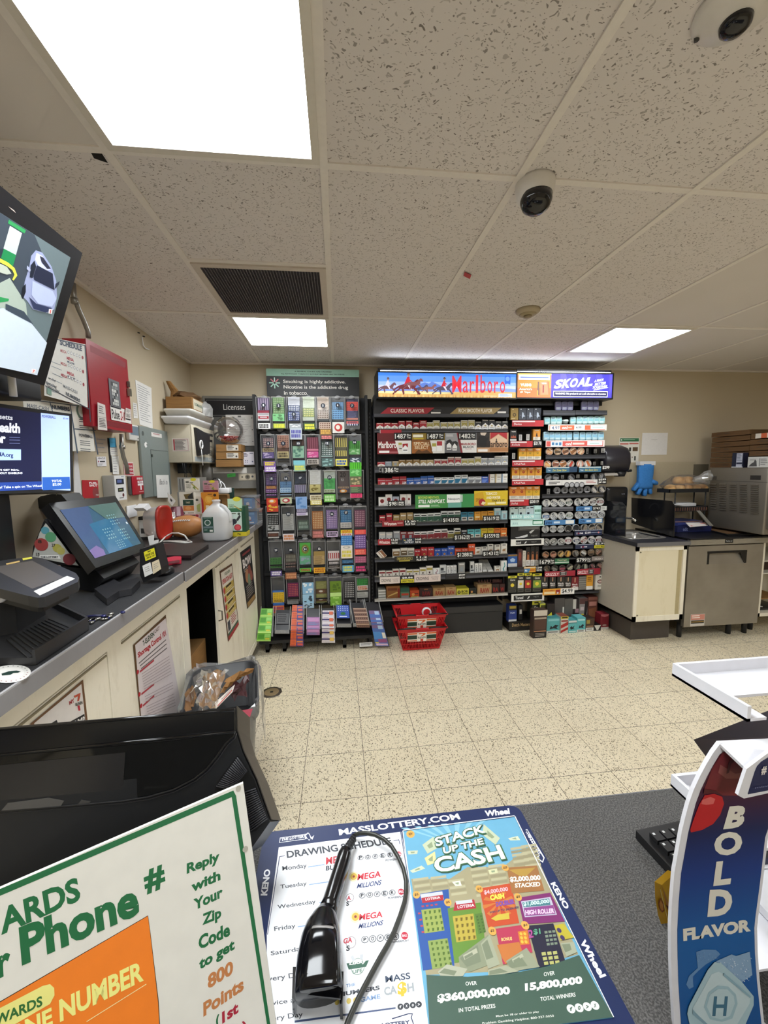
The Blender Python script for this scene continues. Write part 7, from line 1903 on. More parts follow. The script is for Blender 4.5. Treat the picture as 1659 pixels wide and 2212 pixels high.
q=QY(3.2,466,1069,491,1112)
q[2].z=q[3].z=CZ+.001
g=G().on(q,.08,CARD)
g.rect(.48,.15,.54,.7,'3a2c20').build('cardboard_box',None,'brown cardboard box behind the water jug','box')
t=thing('phone_charger','white charger block with looped cable above the cardboard box','charger',(-.9,3.15,CZ))
a=U(473,1064,'y',3.12)
b=U(495,1064,'y',3.12)
G().rbox(a.x,3.1,a.z-.005,b.x,3.2,a.z+.032,WHT,.004).build('block',t)
G().tube([U(x,y,'y',3.15) for x,y in((472,1060),(472,1045),(478,1040),(484,1046),(489,1058))],.004,WHT,6).tube([U(x,y,'y',3.14) for x,y in((474,1062),(478,1048),(474,1036),(468,1034))],.004,WHT,6).build('cable',t)
q=QY(3.34,494,1054,506,1100)
q[2].z=q[3].z=CZ+.001
G().on(q,.01,'1f3c34').build('green_folder',None,'dark green folder edge standing behind the wraps','folder')
g=G().tube([U(x,y,'y',3.1) for x,y in((458,1040),(462,1033),(470,1033),(470,1038))],.004,BLK,6)
g.tube([U(x,y,'y',3.17) for x,y in((500,1076),(512,1073),(530,1075),(548,1075),(558,1085),(566,1093))],.0025,BLK,6)
g.build('black_cable',None,'thin black cable arching over the clear tubs','cable')
yb_=2.66
t=thing('wraps_display_box','dark green display box of wraps with yellow base at worktop edge','display box',(-.65,yb_,CZ))
q=QY(yb_,492,1094,531,1148)
x0,z0,x1,z1=bx(q)
G().box(x0,yb_,CZ+.001,x1,yb_+.09,z1,mat('1d4a34',.4)).build('body',t)
G().box(x0+.002,yb_-.008,CZ+.001,x1+.002,yb_+.09,CZ+.028,mat('c8b828',.4)).on(QW(x0,CZ+.001,x1,CZ+.028,yb_-.0085)).text('79¢',.5,.25,.7,.75,'3a3608',.02).build('base',t,'yellow base')
a,b=kd(1188,415),kd(1352,565)
G().on(QY(yb_-.002,a[0],a[1],b[0],b[1]),.012,'b8d8b8').rect(0,.72,1,1,'2f6a44').disc(.65,.02,.28,'d8d038',16,.18).text('THE BOLD',.06,.42,.42,.52,'3a5a48',.02).text('TIPPED',.06,.56,.42,.68,'3a5a48',.02).pol([(.45,.5),(.95,.85),(.92,.92),(.42,.58)],'b09a50').build('header_card',t)
a,b=kd(1192,568),kd(1350,785)
G().on(QY(yb_-.003,a[0],a[1],b[0],b[1]),.002,'c4d8d0').disc(.45,.5,.2,'2a2c38',16,.14).disc(.3,.62,.14,'3a3a48',14,.1).pol([(.6,.4),(.85,.15),(.95,.25),(.7,.5)],'2a2a2c').disc(.68,.82,.26,'b83040',18,.17).disc(.68,.82,.18,'d0505a',18,.12).rect(.3,.06,.6,.1,'4a4a30').disc(.82,.1,.1,'3a4a40').build('package_window',t)
for i,(u0,v0,u1,v1,lab) in enumerate(((1376,395,1478,538,'upper clear tub of blue packs at the end of the worktop'),(1378,555,1508,715,'lower clear tub of blue packs at the end of the worktop'))):
 a,b=kd(u0,v0),kd(u1,v1)
 q=QY(3.2,a[0],a[1],b[0],b[1])
 x0,z0,x1,z1=bx(q)
 z0=max(z0,CZ+.002+.0*i)
 t=thing('clear_tub',lab,'tub',((x0+x1)/2,3.25,z0),'clear tubs')
 G().box(x0-.008,3.19,z0,x1+.03,3.33,z1,CLEARW).box(x0-.014,3.184,z1,x1+.036,3.336,z1+.01,CLEARW).build('tub',t)
 g=G().box(x0,3.2,z0+.004,x1-.005,3.3,z1-.01,mat('2e7ab8',.4))
 g.on(QW(x0,z0+.004,x1-.005,z1-.01,3.1995)).rect(.05,.05,.95,.2,'5aa0d0').disc(.45,.5,.2,'d8d0d0').rect(.2,.62,.7,.7,'b03a40').rect(.5,.8,.9,.92,'d8e0e4').build('blue_pack',t)
r7,r8,r9=K(1290,880,4.496),K(1270,1130,4.265),K(1420,900,6.942)
yc=3.03
cx0,cx1=U(1371,1260,'y',yc).x,U(1479,1260,'y',yc).x
cz0,cz1=U(1367,1344,'y',yc).z,U(1374,1181,'y',yc).z
t=thing('sink_cabinet','cream sink cabinet with sliding door beside the steel fridge','cabinet',((cx0+cx1)/2,3.3,0))
g=G()
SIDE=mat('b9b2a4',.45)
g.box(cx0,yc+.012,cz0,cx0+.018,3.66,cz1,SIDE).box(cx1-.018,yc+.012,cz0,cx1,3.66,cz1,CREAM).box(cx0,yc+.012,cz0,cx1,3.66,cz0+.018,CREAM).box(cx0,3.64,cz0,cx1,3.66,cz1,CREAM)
g.build('body',t)
g=G()
for r in((cx0,cz1-.04,cx1,cz1),(cx0,cz0,cx1,cz0+.045),(cx0,cz0,cx0+.028,cz1),(cx1-.03,cz0,cx1,cz1)):
 g.box(r[0],yc,r[1],r[2],yc+.013,r[3],CREAM)
for z in(cz0+.055,cz1-.05):
 g.cyl((cx0+.04,yc+.003,z),(cx0+.04,yc-.002,z),.006,mat('8a8474',.3,.7))
g.build('face_frame',t)
G().box(cx0+.028,yc+.004,cz0+.04,cx0+.028+(cx1-cx0)*.78,yc+.012,cz1-.04,CREAMY).build('sliding_door',t,'yellowed sliding door panel')
G().box(cx1-.12,yc+.0125,cz0+.04,cx1-.03,yc+.018,cz1-.04,mat('b5a780',.5)).build('rear_door',t)
tk=U(1361,1382,'z',0)
G().box(tk.x,tk.y,0,cx1-.02,3.6,cz0,mat('4b443f',.6)).build('toe_kick',t,'dark brown base block')
CT=cz1+.035
t=thing('sink_worktop','dark grey worktop over the sink cabinet','worktop',((cx0+cx1)/2,3.3,cz1))
g=G()
DG=m_speck('dark_counter_laminate','26262a','3a3a40',400.,.3)
sx0,sx1,sy0,sy1=cx0+.08,cx0+.39,3.18,3.56
for r in((cx0-.01,yc-.02,cx1+.01,sy0),(cx0-.01,sy1,cx1+.01,3.688),(cx0-.01,sy0,sx0,sy1),(sx1,sy0,cx1+.01,sy1)):
 g.box(r[0],r[1],cz1+.001,r[2],r[3],CT,DG)
g.build('top',t)
G().box(cx0-.012,yc-.023,cz1+.001,cx1+.012,yc-.02,CT-.002,mat('6b6a6c',.4)).build('edge_strip',t,'grey edge strip')
t=thing('sink','small stainless steel hand sink in the dark worktop','sink',((sx0+sx1)/2,3.37,CT-.12))
g=G()
S2=m_steel('sink_steel','b8b4ae',.22)
rg=[[V(p) for p in ring((sx0+sx1)/2,(sy0+sy1)/2,z,a,b_,32,6)] for z,a,b_ in((CT+.001,.19,.2),(CT+.004,.188,.198),(CT+.003,.165,.175),(CT-.02,.15,.16),(CT-.1,.14,.15),(CT-.11,.05,.05))]
g.loft(rg,S2,2).build('basin',t)
c=U(*r7(300,1110),'y',3.55)
g=G().tube([(c.x-.06,3.6,CT+.001),(c.x-.06,3.6,CT+.09),(c.x-.04,3.59,CT+.13),(c.x,3.5,CT+.135),(c.x+.012,3.46,CT+.115)],.011,mat('d8d4cc',.12,.95),10)
g.build('faucet',t)
GD=mat('17171a',.12,0,0,.6)
g=G().prism([V((2.862,min(p.y,3.686),max(p.z,CT+.001))) for p in(U(*q,'x',2.862) for q in((1364,1075),(1450,1082),(1457,1094),(1455,1160),(1364,1130)))],(.008,0,0),GD)
g.build('splash_guard',None,'black splash guard on the right side of the hand sink','splash guard','splash guards')
g=G().prism([U(*r7(u,v),'x',2.47) for u,v in((85,905),(238,920),(277,965),(268,1255),(60,1235))],(.008,0,0),mat('1f2024',.15,0,0,.6))
g.build('splash_guard',None,'black splash guard on the left side of hand sink','splash guard','splash guards')
c0,c1=U(1310,1080,'y',3.6),U(1358,1080,'y',3.6)
zt,zb_=U(1335,1052,'y',3.6).z,U(1335,1118,'y',3.6).z
xm=(c0.x+c1.x)/2
w=(c1.x-c0.x)/2
t=thing('soap_dispenser','black wall soap dispenser above the splash guard','dispenser',(xm,3.64,zb_))
G().loft([ring(xm,3.645,z,w*a,.05*b_,24,5) for z,a,b_ in((zb_,.8,.7),(zb_+.03,.95,.8),(zb_+.12,1,.9),(zt-.03,1,.9),(zt-.008,.95,.85),(zt,.8,.7))],mat('1a1b1e',.25)).build('body',t)
g=G().tube([(xm-.03+.06*0,3.585,zb_+.1)]+[(xm+.05*math.cos(a)+.02,3.585,zb_+.08+.05*math.sin(a)) for a in[PI-i*PI/8 for i in range(9)]],.003,mat('8f9090',.3),6)
g.build('window_rim',t)
G().on(QW(xm+.03,zt-.075,xm+.075,zt-.058,3.5965)).text('tork',.1,.2,.9,.8,'9a9aa8',.02).build('logo',t)
q=QY(3.5,1307,962,1362,1032)
x0,z0,x1,z1=bx(q)
t=thing('towel_dispenser','big black rounded paper towel dispenser on back wall','dispenser',((x0+x1)/2,3.6,z0))
pr=[(3.688,z0+.04),(3.688,z1),(3.6,z1+.004),(3.53,z1-.02),(3.49,z1-.07),(3.48,z0+.14),(3.5,z0+.07),(3.56,z0+.045)]
rg=[]
for x,s in((x0,.96),(x0+.01,1),(x1-.03,1),(x1-.008,.96),(x1,.85)):
 yc_,zc_=3.6,(z0+z1)/2
 rg.append([V((x,yc_+(y-yc_)*s if y<3.688 else 3.688,zc_+(z-zc_)*s)) for y,z in pr])
G().loft(rg,mat('26242a',.28)).build('cover',t)
g=G().tube([(x1-.01,3.55,z0+.09),(x1+.02,3.545,z0+.06),(x1+.045,3.545,z0+.065)],.014,mat('1c1c20',.3),8)
g.loft([ring(x1-.06,3.56,z,a,.05,16,3) for z,a in((z0+.01,.03),(z0+.06,.06))],mat('1c1c20',.35))
g.build('lever',t)
G().box(x0+.02,3.53,z0+.02,x1-.09,3.66,z0+.045,mat('c8c4c0',.5)).build('paper_slot',t,'pale paper edge')
g=G().on(QY(3.688,1337,945.5,1380,1004),.001,'d5d2c8')
g.rect(.03,.02,.97,.14,'2f6a44').disc(.1,.08,.035,'d8e0d8',12).lines(.2,.06,.8,.1,1,'a8c8b0').rect(.04,.2,.46,.25,'b85a50').rect(.5,.19,.96,.24,'b85a50').rect(.5,.36,.6,.5,'2a2a26').rect(.68,.35,.94,.5,'5a4630').rect(.78,.68,.86,.84,'3a3c34').rect(.66,.7,.7,.74,'6a3a34').lines(.05,.55,.45,.95,5,'b8b4aa',.3)
g.build('safety_poster',None,'white food safety poster with green top band','poster')
g=G().on(QY(3.688,1386.5,935,1441.5,982.5),.001,'d8d5d2')
g.rect(.36,.3,.6,.32,'b0aca8').build('white_sign',None,'square white sheet on the back wall above the blue gloves','sign')
GV=N('blue_knit_glove')
nz=GV.n('TexNoise',I_Vector=GV.pos((1,1,3)),I_Scale=70.,I_Detail=2.).outputs[0]
GV.put(GV.b.inputs['Normal'],GV.n('Bump',I_Height=nz,I_Strength=.5,I_Distance=.004).outputs[0])
GV=GV.set(Base_Color=GV.mix(nz,lin('1f62a8'),lin('3c86cc')),Roughness=.8)
def glove(dy,label,k):
 y=3.655+dy
 P=lambda u,v:U(*r7(u,v),'y',y)
 sc7=(P(1,0)-P(0,0)).x
 t=thing('work_glove',label,'glove',(P(470,700).x,y,P(470,860).z),'blue gloves')
 g=G()
 rg=[]
 for v,u0,u1 in((552,404,550),(600,402,548),(640,402,545),(680,400,540),(720,398,532),(760,392,540),(790,400,536)):
  a,b_=P(u0+k,v),P(u1+k,v)
  c=(a+b_)/2
  rg.append(ring(c.x,y,c.z,(b_.x-a.x)/2,.02,20,2.4))
 g.loft(rg,GV)
 for(u0,v0),(u1,v1),r in(((410,740),(360,800),17),((432,770),(398,838),18),((468,785),(462,850),19),((505,775),(518,832),18),((525,715),(578,738),19)):
  a,b_=P(u0+k,v0),P(u1+k,v1)
  R=r*sc7
  ts=[(a,R*1.1),(a*.5+b_*.5,R*1.08),(b_,R),(b_+(b_-a).normalized()*R*.6,R*.55)]
  d=(b_-a).normalized()
  s_=d.cross(V((0,1,0))).normalized()
  g.loft([[p+s_*rr_*math.cos(2*PI*i/12)+V((0,.8*rr_*math.sin(2*PI*i/12),0)) for i in range(12)] for p,rr_ in ts],GV)
 g.build('glove',t)
 a,b_=P(404+k,525),P(552+k,560)
 G().box(a.x,y-.018,b_.z,b_.x,y+.018,a.z,mat('cfd0d4',.7)).build('cuff',t,'pale knitted cuff')
glove(0,'rear blue work glove hanging on the back wall by its pale cuff',-14)
glove(-.04,'front blue work glove hanging over another on the back wall',0)
fy_=3.065
fx0,fx1=U(1483,1260,'y',fy_).x,U(1643,1260,'y',fy_).x
fz0=U(1478,1355,'y',fy_).z
fz1=U(1560,1171,'y',fy_).z
t=thing('undercounter_fridge','stainless steel undercounter fridge with recessed handle','fridge',((fx0+fx1)/2,3.35,0))
G().box(fx0+.01,fy_+.03,fz0+.02,fx1-.005,3.66,fz1,mat('2a2826',.5)).build('carcass',t)
g=G()
zdt=U(1560,1178,'y',fy_).z
hx0,hx1,hz0,hz1=[*(U(*r8(1105,380),'y',fy_).x,U(*r8(1452,380),'y',fy_).x)],0,0,0
a,b_=U(*r8(1105,380),'y',fy_),U(*r8(1452,262),'y',fy_)
hx0,hx1,hz0,hz1=a.x,b_.x,a.z,b_.z
for r in((fx0,fz0,hx0,zdt),(hx1,fz0,fx1,zdt),(hx0,fz0,hx1,hz0),(hx0,hz1,hx1,zdt)):
 g.box(r[0],fy_,r[1],r[2],fy_+.03,r[3],STEEL)
fd=g.build('door',t)
g=G()
BK=mat('0e0e10',.4)
g.box(hx0-.012,fy_-.004,hz1-.004,hx1+.012,fy_+.002,hz1+.014,BK)
g.prism([(hx0-.01,fy_-.003,hz0),(hx0+.006,fy_-.003,hz0),(hx0+.006,fy_-.003,hz1),(hx0-.01,fy_-.003,hz1)],(0,.006,0),BK)
g.prism([(hx1-.004,fy_-.003,hz0),(hx1+.012,fy_-.003,hz0),(hx1+.012,fy_-.003,hz1),(hx1-.05,fy_-.003,hz1)],(0,.006,0),BK)
g.hexa([V(p) for p in((hx0,fy_+.03,hz1),(hx1,fy_+.03,hz1),(hx1,fy_+.002,hz0),(hx0,fy_+.002,hz0),(hx0,fy_+.035,hz1),(hx1,fy_+.035,hz1),(hx1,fy_+.007,hz0),(hx0,fy_+.007,hz0))],STEEL)
g.build('handle_recess',fd,'black framed handle recess')
g=G()
zs0=U(1560,1176,'y',fy_-.02).z
zs1=U(1560,1165,'y',fy_-.02).z
g.box(fx0-.01,fy_-.02,zs0,fx1+.03,fy_+.01,zs1,m_steel('strip_steel','a8a49a',.3))
g.on(QY(fy_-.021,*r8(1265,147),*r8(1338,182)),.002,'0d0d0f').text('Turbo air',.1,.3,.9,.7,'c8c8c8',.01).build('top_strip',t)
g=G().on(QY(fy_-.001,*r8(945,838),*r8(1075,948)),.0006,'cfc9c2')
g.rect(.02,.03,.98,.48,'d08a7a').lines(.08,.1,.9,.42,2,'f0e0d8').rect(.04,.52,.96,.78,'2a2a2a').rect(.04,.6,.96,.68,'9a7a3a').build('warning_label',fd,'red and black warning label')
for x in(fx0+.03,fx1-.2,fx1-.04):
 G().cyl((x,3.14,0),(x,3.14,fz0+.02),.02,BLKM).build('leg',t)
t=thing('fridge_worktop','black worktop above the steel fridge','worktop',((fx0+fx1)/2,3.35,zs1))
G().box(fx0-.008,fy_-.018,zs1+.0005,4.45,3.688,zs1+.012,mat('18181b',.3)).build('top',t)
WT=zs1+.013
sx=U(1639,1250,'y',3.1).x+.02
t=thing('open_shelf_unit','cream open shelf unit at right edge of the photo','shelf',(sx+.3,3.35,0))
zb_,zt=U(1637,1332,'y',3.1).z,WT-.03
g=G()
for r in((sx,3.1,zb_,sx+.02,3.66,zt),(sx,3.1,zb_,sx+.75,3.66,zb_+.03),(sx,3.1,zt-.03,sx+.75,3.66,zt),(sx+.73,3.1,zb_,sx+.75,3.66,zt),(sx,3.64,zb_,sx+.75,3.66,zt)):
 g.box(*r,CREAM)
g.build('frame',t)
for v in(345,458):
 z=U(*r8(1630,v),'y',3.11).z
 G().box(sx+.02,3.11,z-.012,sx+.73,3.64,z,mat('c8c2b4',.5)).build('shelf',t)
for x in(sx+.05,sx+.7):
 G().cyl((x,3.2,0),(x,3.2,zb_),.02,BLKM).build('leg',t)
z=U(*r8(1630,455),'y',3.2).z
G().rbox(sx+.03,3.16,zb_+.032,sx+.35,3.5,zb_+.05,mat('2a2a2c',.4),.006).tube([(sx+.03,3.15,zb_+.06),(sx+.05,3.15,zb_+.08),(sx+.1,3.15,zb_+.07)],.005,WHT,6).build('black_tray',None,'black tray on the lowest shelf at right edge','tray')
zz=[U(*r8(1630,v),'y',3.11).z for v in(345,458)]
G().box(sx+.03,3.2,zz[1]+.001,sx+.4,3.5,zz[1]+.075,mat('3a2418',.6)).build('brown_carton',None,'dark brown carton on the upper shelf at right edge','carton')
G().box(sx+.03,3.2,zb_+.12,sx+.4,3.5,zb_+.13,CARD).build('cardboard_sheet',None,'cardboard sheet on the lower shelf at right edge','cardboard')
ox=3.5
ya,yb_=U(1655,1080,'x',ox).y,U(1531,1060,'x',ox).y
oz0,oz1=WT+.03,U(1590,1010,'x',ox).z
t=thing('conveyor_oven','stainless steel oven with louvred side on the worktop','oven',(ox+.3,(ya+yb_)/2,WT))
G().rbox(ox,ya,oz0,4.25,yb_,oz1,STEELD,.012).build('body',t)
q=[V((ox-.001,yb_,oz1)),V((ox-.001,ya,oz1)),V((ox-.001,ya,oz0)),V((ox-.001,yb_,oz0))]
g=G().on(q)
def o9(u,v):
 return g.fpx(*r9(u,v))
for ci,(u0,u1,n_,v0,dv) in enumerate(((805,888,11,1000,36),(935,1035,12,1000,35),(1088,1190,12,1003,34.5),(1243,1345,13,1008,34),(1408,1518,14,1015,32.5))):
 g=G().on(q)
 for i in range(n_):
  a=o9(u0,v0+i*dv)
  b=o9(u1,v0+2+i*dv+18)
  p=[g.at(a[0],a[1]),g.at(b[0],a[1]),g.at(b[0],b[1]),g.at(a[0],b[1])]
  o=g.n*.011
  g.add([p[0],p[1],p[2],p[3],p[2]+o,p[3]+o],[(0,1,4,5),(3,2,4,5),(0,3,5),(1,2,4)],STEELD)
 g.build('louvre_column',t)
g=G().on(q)
a,b=o9(1395,880),o9(1548,950)
g.rect(a[0],a[1],b[0],b[1],'2b2826')
a,b=o9(818,890),o9(888,945)
g.rect(a[0],a[1],b[0],b[1],'26221f').lines(a[0],a[1],b[0],b[1],3,'6a645c',.4,0)
v=o9(1200,968)[1]
g.rect(0,v,1,v+.006,'4a4540')
g.build('side_grilles',t)
for y in(ya+.05,yb_-.05):
 G().cyl((ox+.3,y,WT),(ox+.3,y,oz0+.002),.02,BLKM).build('foot',t)
g=G().rbox(ox+.02,ya-.1,oz0+.05,4.2,ya+.02,oz1-.12,STEELD,.01).build('front_hood',t)
bxx=3.555
hb=.0475
ys_=(U(1619,960,'x',bxx).y,U(1536,960,'x',bxx).y)
for s in range(2):
 n_=7 if s==0 else 6
 y1=ys_[1] if s==0 else ys_[0]-.006
 y0=ys_[0] if s==0 else ys_[0]-.4
 zb_=oz1+.001 if s==0 else oz1+.001
 for i in range(n_):
  j=rnd.uniform(-.006,.006)
  z0=zb_+i*(hb if s==0 else hb*1.02)
  g=G().box(bxx+j,y0+.002,z0,bxx+.36+j,y1-.002,z0+hb-.006,CARDD)
  q=[V((bxx+j-.0006,y1,z0+hb)),V((bxx+j-.0006,y0,z0+hb)),V((bxx+j-.0006,y0,z0)),V((bxx+j-.0006,y1,z0))]
  g.on(q)
  if s==1 and i==n_-1:
   for m_,c in enumerate(('d8cfc4','c8603c','d8cfc4','4a7a48','d8cfc4','c8603c')):
    g.rect(.1+.12*m_,.1,.22+.12*m_,.95,c)
  else:
   g.text('BAKE & TAKE' if 0 else 'HOT / FRESH',.16,.36,.5,.64,'3c2c1e',.02)
  w_='far stack' if s==0 else 'near stack'
  pos='bottom' if i==0 else 'top' if i==n_-1 else ORD[i]+' from bottom'
  g.build('pizza_box',None,f'brown pizza box, {pos} of the {w_} on the oven','box','pizza boxes on the oven')
c0,c1=U(*r7(1330,560),'x',ox+.03),U(*r7(1440,560),'x',ox+.03)
zt=U(*r7(1385,440),'x',ox+.03).z
g=G().box(ox+.005,c1.y,oz1+.001,ox+.05,c0.y,zt,mat('1c2238',.4))
g.on([V((ox+.0046,c0.y,zt)),V((ox+.0046,c1.y,zt)),V((ox+.0046,c1.y,oz1)),V((ox+.0046,c0.y,oz1))])
g.rect(.4,.05,.92,.96,'b8bccc').lines(.45,.1,.9,.6,5,'6a7084',.4).rect(.42,.66,.92,.78,'2a2f44').rect(0,.94,1,1,'c8c8cc').build('label_carton',None,'small navy carton with white side standing on the oven','carton')
c0,c1=U(*r7(1475,560),'x',ox+.02),U(*r7(1680,560),'x',ox+.02)
zt=U(*r7(1560,480),'x',ox+.02).z
g=G().box(ox+.006,c1.y,oz1+.001,ox+.05,c0.y,zt,mat('c8c8c6',.5))
g.on([V((ox+.0055,c0.y,zt)),V((ox+.0055,c1.y,zt)),V((ox+.0055,c1.y,oz1)),V((ox+.0055,c0.y,oz1))])
g.pol([(.05,.9),(.2,.6),(.3,.5),(.34,.2),(.42,.4),(.46,.9)],'4a4a4c').rect(.55,.15,.6,.9,'8a8a8c').lines(.62,.2,.96,.85,4,'7a7a7c',.4).rect(.1,.2,.3,.35,'a8a8a6').build('picture_carton',None,'black and white picture carton on the oven at right edge','carton')
wx0,wx1=U(*r9(160,1080),'y',3.46).x,U(*r9(745,1080),'y',3.46).x
wx1=min(wx1,3.48)
zt=U(*r9(450,1080),'y',3.46).z
zm=U(*r9(470,1340),'y',3.46).z
t=thing('wire_shelf','black two-tier wire shelf holding bread beside the oven','shelf',((wx0+wx1)/2,3.5,WT))
for z,h,a in((zt,.035,wx0),(zm,.05,wx0+.06)):
 g=G()
 g.box(a,3.44,z-h,wx1,3.446,z,BLKM).box(a,3.584,z-h,wx1,3.59,z,BLKM).box(a,3.44,z-h,a+.006,3.59,z,BLKM).box(wx1-.006,3.44,z-h,wx1,3.59,z,BLKM)
 for i in range(16):
  x=a+(wx1-a)*i/15
  g.box(x-.002,3.44,z-h,x+.002,3.59,z-h+.004,BLKM)
 if z==zm:
  for i in range(14):
   x=a+(wx1-a)*(i+.5)/14
   g.box(x-.004,3.4385,z-h+.008,x+.004,3.44,z-.012,mat('7a5040',.5))
 g.build('tier',t)
for x in(wx0+.07,wx1-.02):
 for y in(3.45,3.575):
  G().cyl((x,y,WT),(x,y,zt),.006,BLKM).build('leg',t)
BUN=N('baked_bun')
nz=BUN.n('TexNoise',I_Vector=BUN.pos(),I_Scale=18.,I_Detail=4.).outputs[0]
BUN=BUN.set(Base_Color=BUN.mix(nz,lin('a0682c'),lin('e0b878')),Roughness=.55)
for i,(u,v,w_,lab) in enumerate(((330,985,80,'bun at the left of the front row on the wire shelf'),(440,990,80,'bun in middle left of the front row on wire shelf'),(555,990,80,'bun in middle right of the front row on wire shelf'),(665,990,80,'bun at right end of the front row on wire shelf'),(200,1000,70,'flat bun at the far left end of the wire shelf'),(330,862,85,'browner bun lying on top of the bread row'),(455,912,85,'shiny bun on top of the bread row, right of the brown one'))):
 c=U(*r9(u,v),'y',3.5)
 z=zt-.028 if i<5 else zt+.045
 y=3.5
 g=G().loft([ring(c.x,y,z+a,.0465*b_,.06*b_,20) for a,b_ in((.001,.85),(.012,1),(.026,1),(.045,.9),(.062,.6),(.068,.2))],BUN)
 g.build('bread_bun',None,'golden '+lab,'bun','buns on the wire shelf')
PB=clear('bread_bag_film',.1,(.97,.95,.92,1),.15,.06)
g=G()
c=U(*r9(450,1000),'y',3.5)
rg=[]
r3=random.Random(11)
for z,a,b_ in((.002,.22,.11),(.03,.25,.12),(.07,.2,.1),(.115,.13,.08),(.13,.06,.04)):
 rg.append([V((c.x-.02+a*math.cos(2*PI*i/22)*r3.uniform(.94,1.05),3.51+.8*b_*math.sin(2*PI*i/22)*r3.uniform(.92,1.05),zt+z)) for i in range(22)])
g.loft(rg,PB,2,0)
g.build('bread_bag',None,'clear crinkled bread bag over the buns on wire shelf','bag')
g=G()
p0=U(*r9(545,950),'y',3.4)
p1=U(*r9(770,900),'y',3.38)
p1.x=min(p1.x,3.49)
rg=[]
for f,r in((0,.02),(.4,.035),(.75,.055),(1,.06)):
 c=p0*(1-f)+p1*f
 rg.append([c+V((0,r*.7*math.cos(2*PI*i/14)*r3.uniform(.8,1.15),r*math.sin(2*PI*i/14)*r3.uniform(.8,1.15))) for i in range(14)])
g.loft(rg,clear('grey_bag_film',.15,(.85,.85,.86,1),.2,.15),0,0).build('bag_neck',None,'gathered clear neck of the bread bag beside the oven','bag')
x0,x1=U(*r9(372,1280),'y',3.4).x,min(wx1-.012,U(*r9(668,1280),'y',3.4).x)
G().rbox(x0,3.455,zm-.044,x1,3.575,zm+.028,mat('d6d6d8',.6),.006).on(QW(x0,zm-.044,x1,zm+.028,3.4545)).lines(.02,.1,.98,.95,6,'b0b0b4',.3,0).build('napkin_stack',None,'white stack of napkins on the lower wire tier','napkins')
G().on([U(*r9(u,v),'y',yy) for u,v,yy in((245,1300,3.5),(370,1302,3.5),(420,1335,3.36),(262,1322,3.36))],.002,'d0d0d2').build('paper_sheet',None,'white paper sheet left of the napkin stack','paper')
x0,x1=U(*r9(268,1550),'y',3.38).x,U(*r9(675,1550),'y',3.38).x
G().box(x0,3.38,WT+.06,x1,3.6,WT+.1,mat('24306e',.4)).on(QW(x0,WT+.06,x1,WT+.1,3.3795)).rect(.0,.0,1,.2,'8a6a60').rect(.1,.5,.4,.7,'4a56a0').build('blue_carton',None,'upper dark blue carton under the wire shelf','carton')
G().box(x0+.01,3.36,WT+.001,x1+.08,3.6,WT+.058,mat('1c2454',.4)).on(QW(x0+.01,WT+.001,x1+.08,WT+.058,3.3595)).text('edit',.16,.2,.3,.8,'8a94c8',.02).build('blue_carton',None,'lower dark blue carton under the wire shelf','carton')
q=[U(*r9(u,v),'y',yy) for u,v,yy in((425,1588,3.34),(700,1585,3.34),(760,1632,3.28),(490,1655,3.28))]
G().on(q,.003,'d8d0cc').rect(.1,.12,.98,.4,'c04838').rect(.1,.5,.98,.85,'b83c30').build('red_leaflet',None,'red and white leaflet leaning on the blue carton','leaflet')
g=G()
a,b=U(*r9(590,1410),'y',3.33),U(*r9(790,1640),'y',3.25)
g.hexa([a,a+V((.035,0,0)),b+V((.035,0,0)),b,a+V((0,.01,0)),a+V((.035,.01,0)),b+V((.035,.01,0)),b+V((0,.01,0))],mat('77746c',.4)).build('metal_strip',None,'slanting grey metal strip leaning beside the oven','strip')
q=[U(*r9(u,v),'z',WT+.012) for u,v in((640,1665),(1050,1630),(1540,1725),(1060,1760))]
t=thing('baking_tray','black tray lined with brown paper on the fridge worktop','tray',(3.3,3.2,WT))
g=G().prism([U(*r9(u,v),'z',WT+.001) for u,v in((580,1655),(1050,1610),(1600,1725),(1560,1760),(1060,1790))],(0,0,.01),mat('141416',.4)).build('tray',t)
g=G()
for f in range(1):
 c=(q[0]+q[1]+q[2]+q[3])/4+V((0,0,.006))
 g.poly([q[0],q[1],c],CARDD).poly([q[1],q[2],c],CARDD).poly([q[2],q[3],c],CARDD).poly([q[3],q[0],c],CARDD)
g.build('paper_liner',t,'brown paper liner')
G().on(QY(3.687,1360,998,1500,1075),.001,mat('b3a68c',.35)).build('wall_panel',None,'beige glossy splash panel on the back wall behind gloves','panel')
G().on(QY(3.685,1498,1003,1530,1030),.004,mat('6d6656',.4)).build('wall_plate',None,'grey wall plate behind the bread bag','plate')
t=thing('floor_drain','round worn brass drain cover in the tile floor','drain',(-.487,2.7,0))
G().lathe([(.07,.0005),(.07,.003),(.05,.0035)],mat('4a4238',.5,.3),(-.487,2.7,0),10,2).build('ring',t)
G().lathe([(.05,.0036),(.048,.0044),(.001,.0046)],mat('a08a68',.4,.5),(-.487,2.7,0),28).box(-.497,2.69,.0046,-.477,2.71,.0049,mat('1c1712',.8)).build('plate',t)
t=thing('trash_bin','grey rectangular trash bin with clear liner beside the left cabinets','bin',(-.5,1.68,0))
bx_,by_,zr=-.497,1.663,.62
BN=mat('2c2c2e',.45)
A=lambda z,e:ring(bx_,by_,z,.13+e,.21+e,36,7,.21)
g=G().loft([A(.002,-.045),A(.5,-.006),A(zr-.04,0),A(zr-.04,.012),A(zr,.012),A(zr,0),A(.3,-.03)],BN,1)
g.build('body',t)
p=[U(x,y,'x',-.325) for x,y in((509,1536),(546,1531),(532,1572))]
G().on([p[0],p[1],p[2],p[2]],.001,'d8306a').build('pink_tag',t,'bright pink triangular tag')
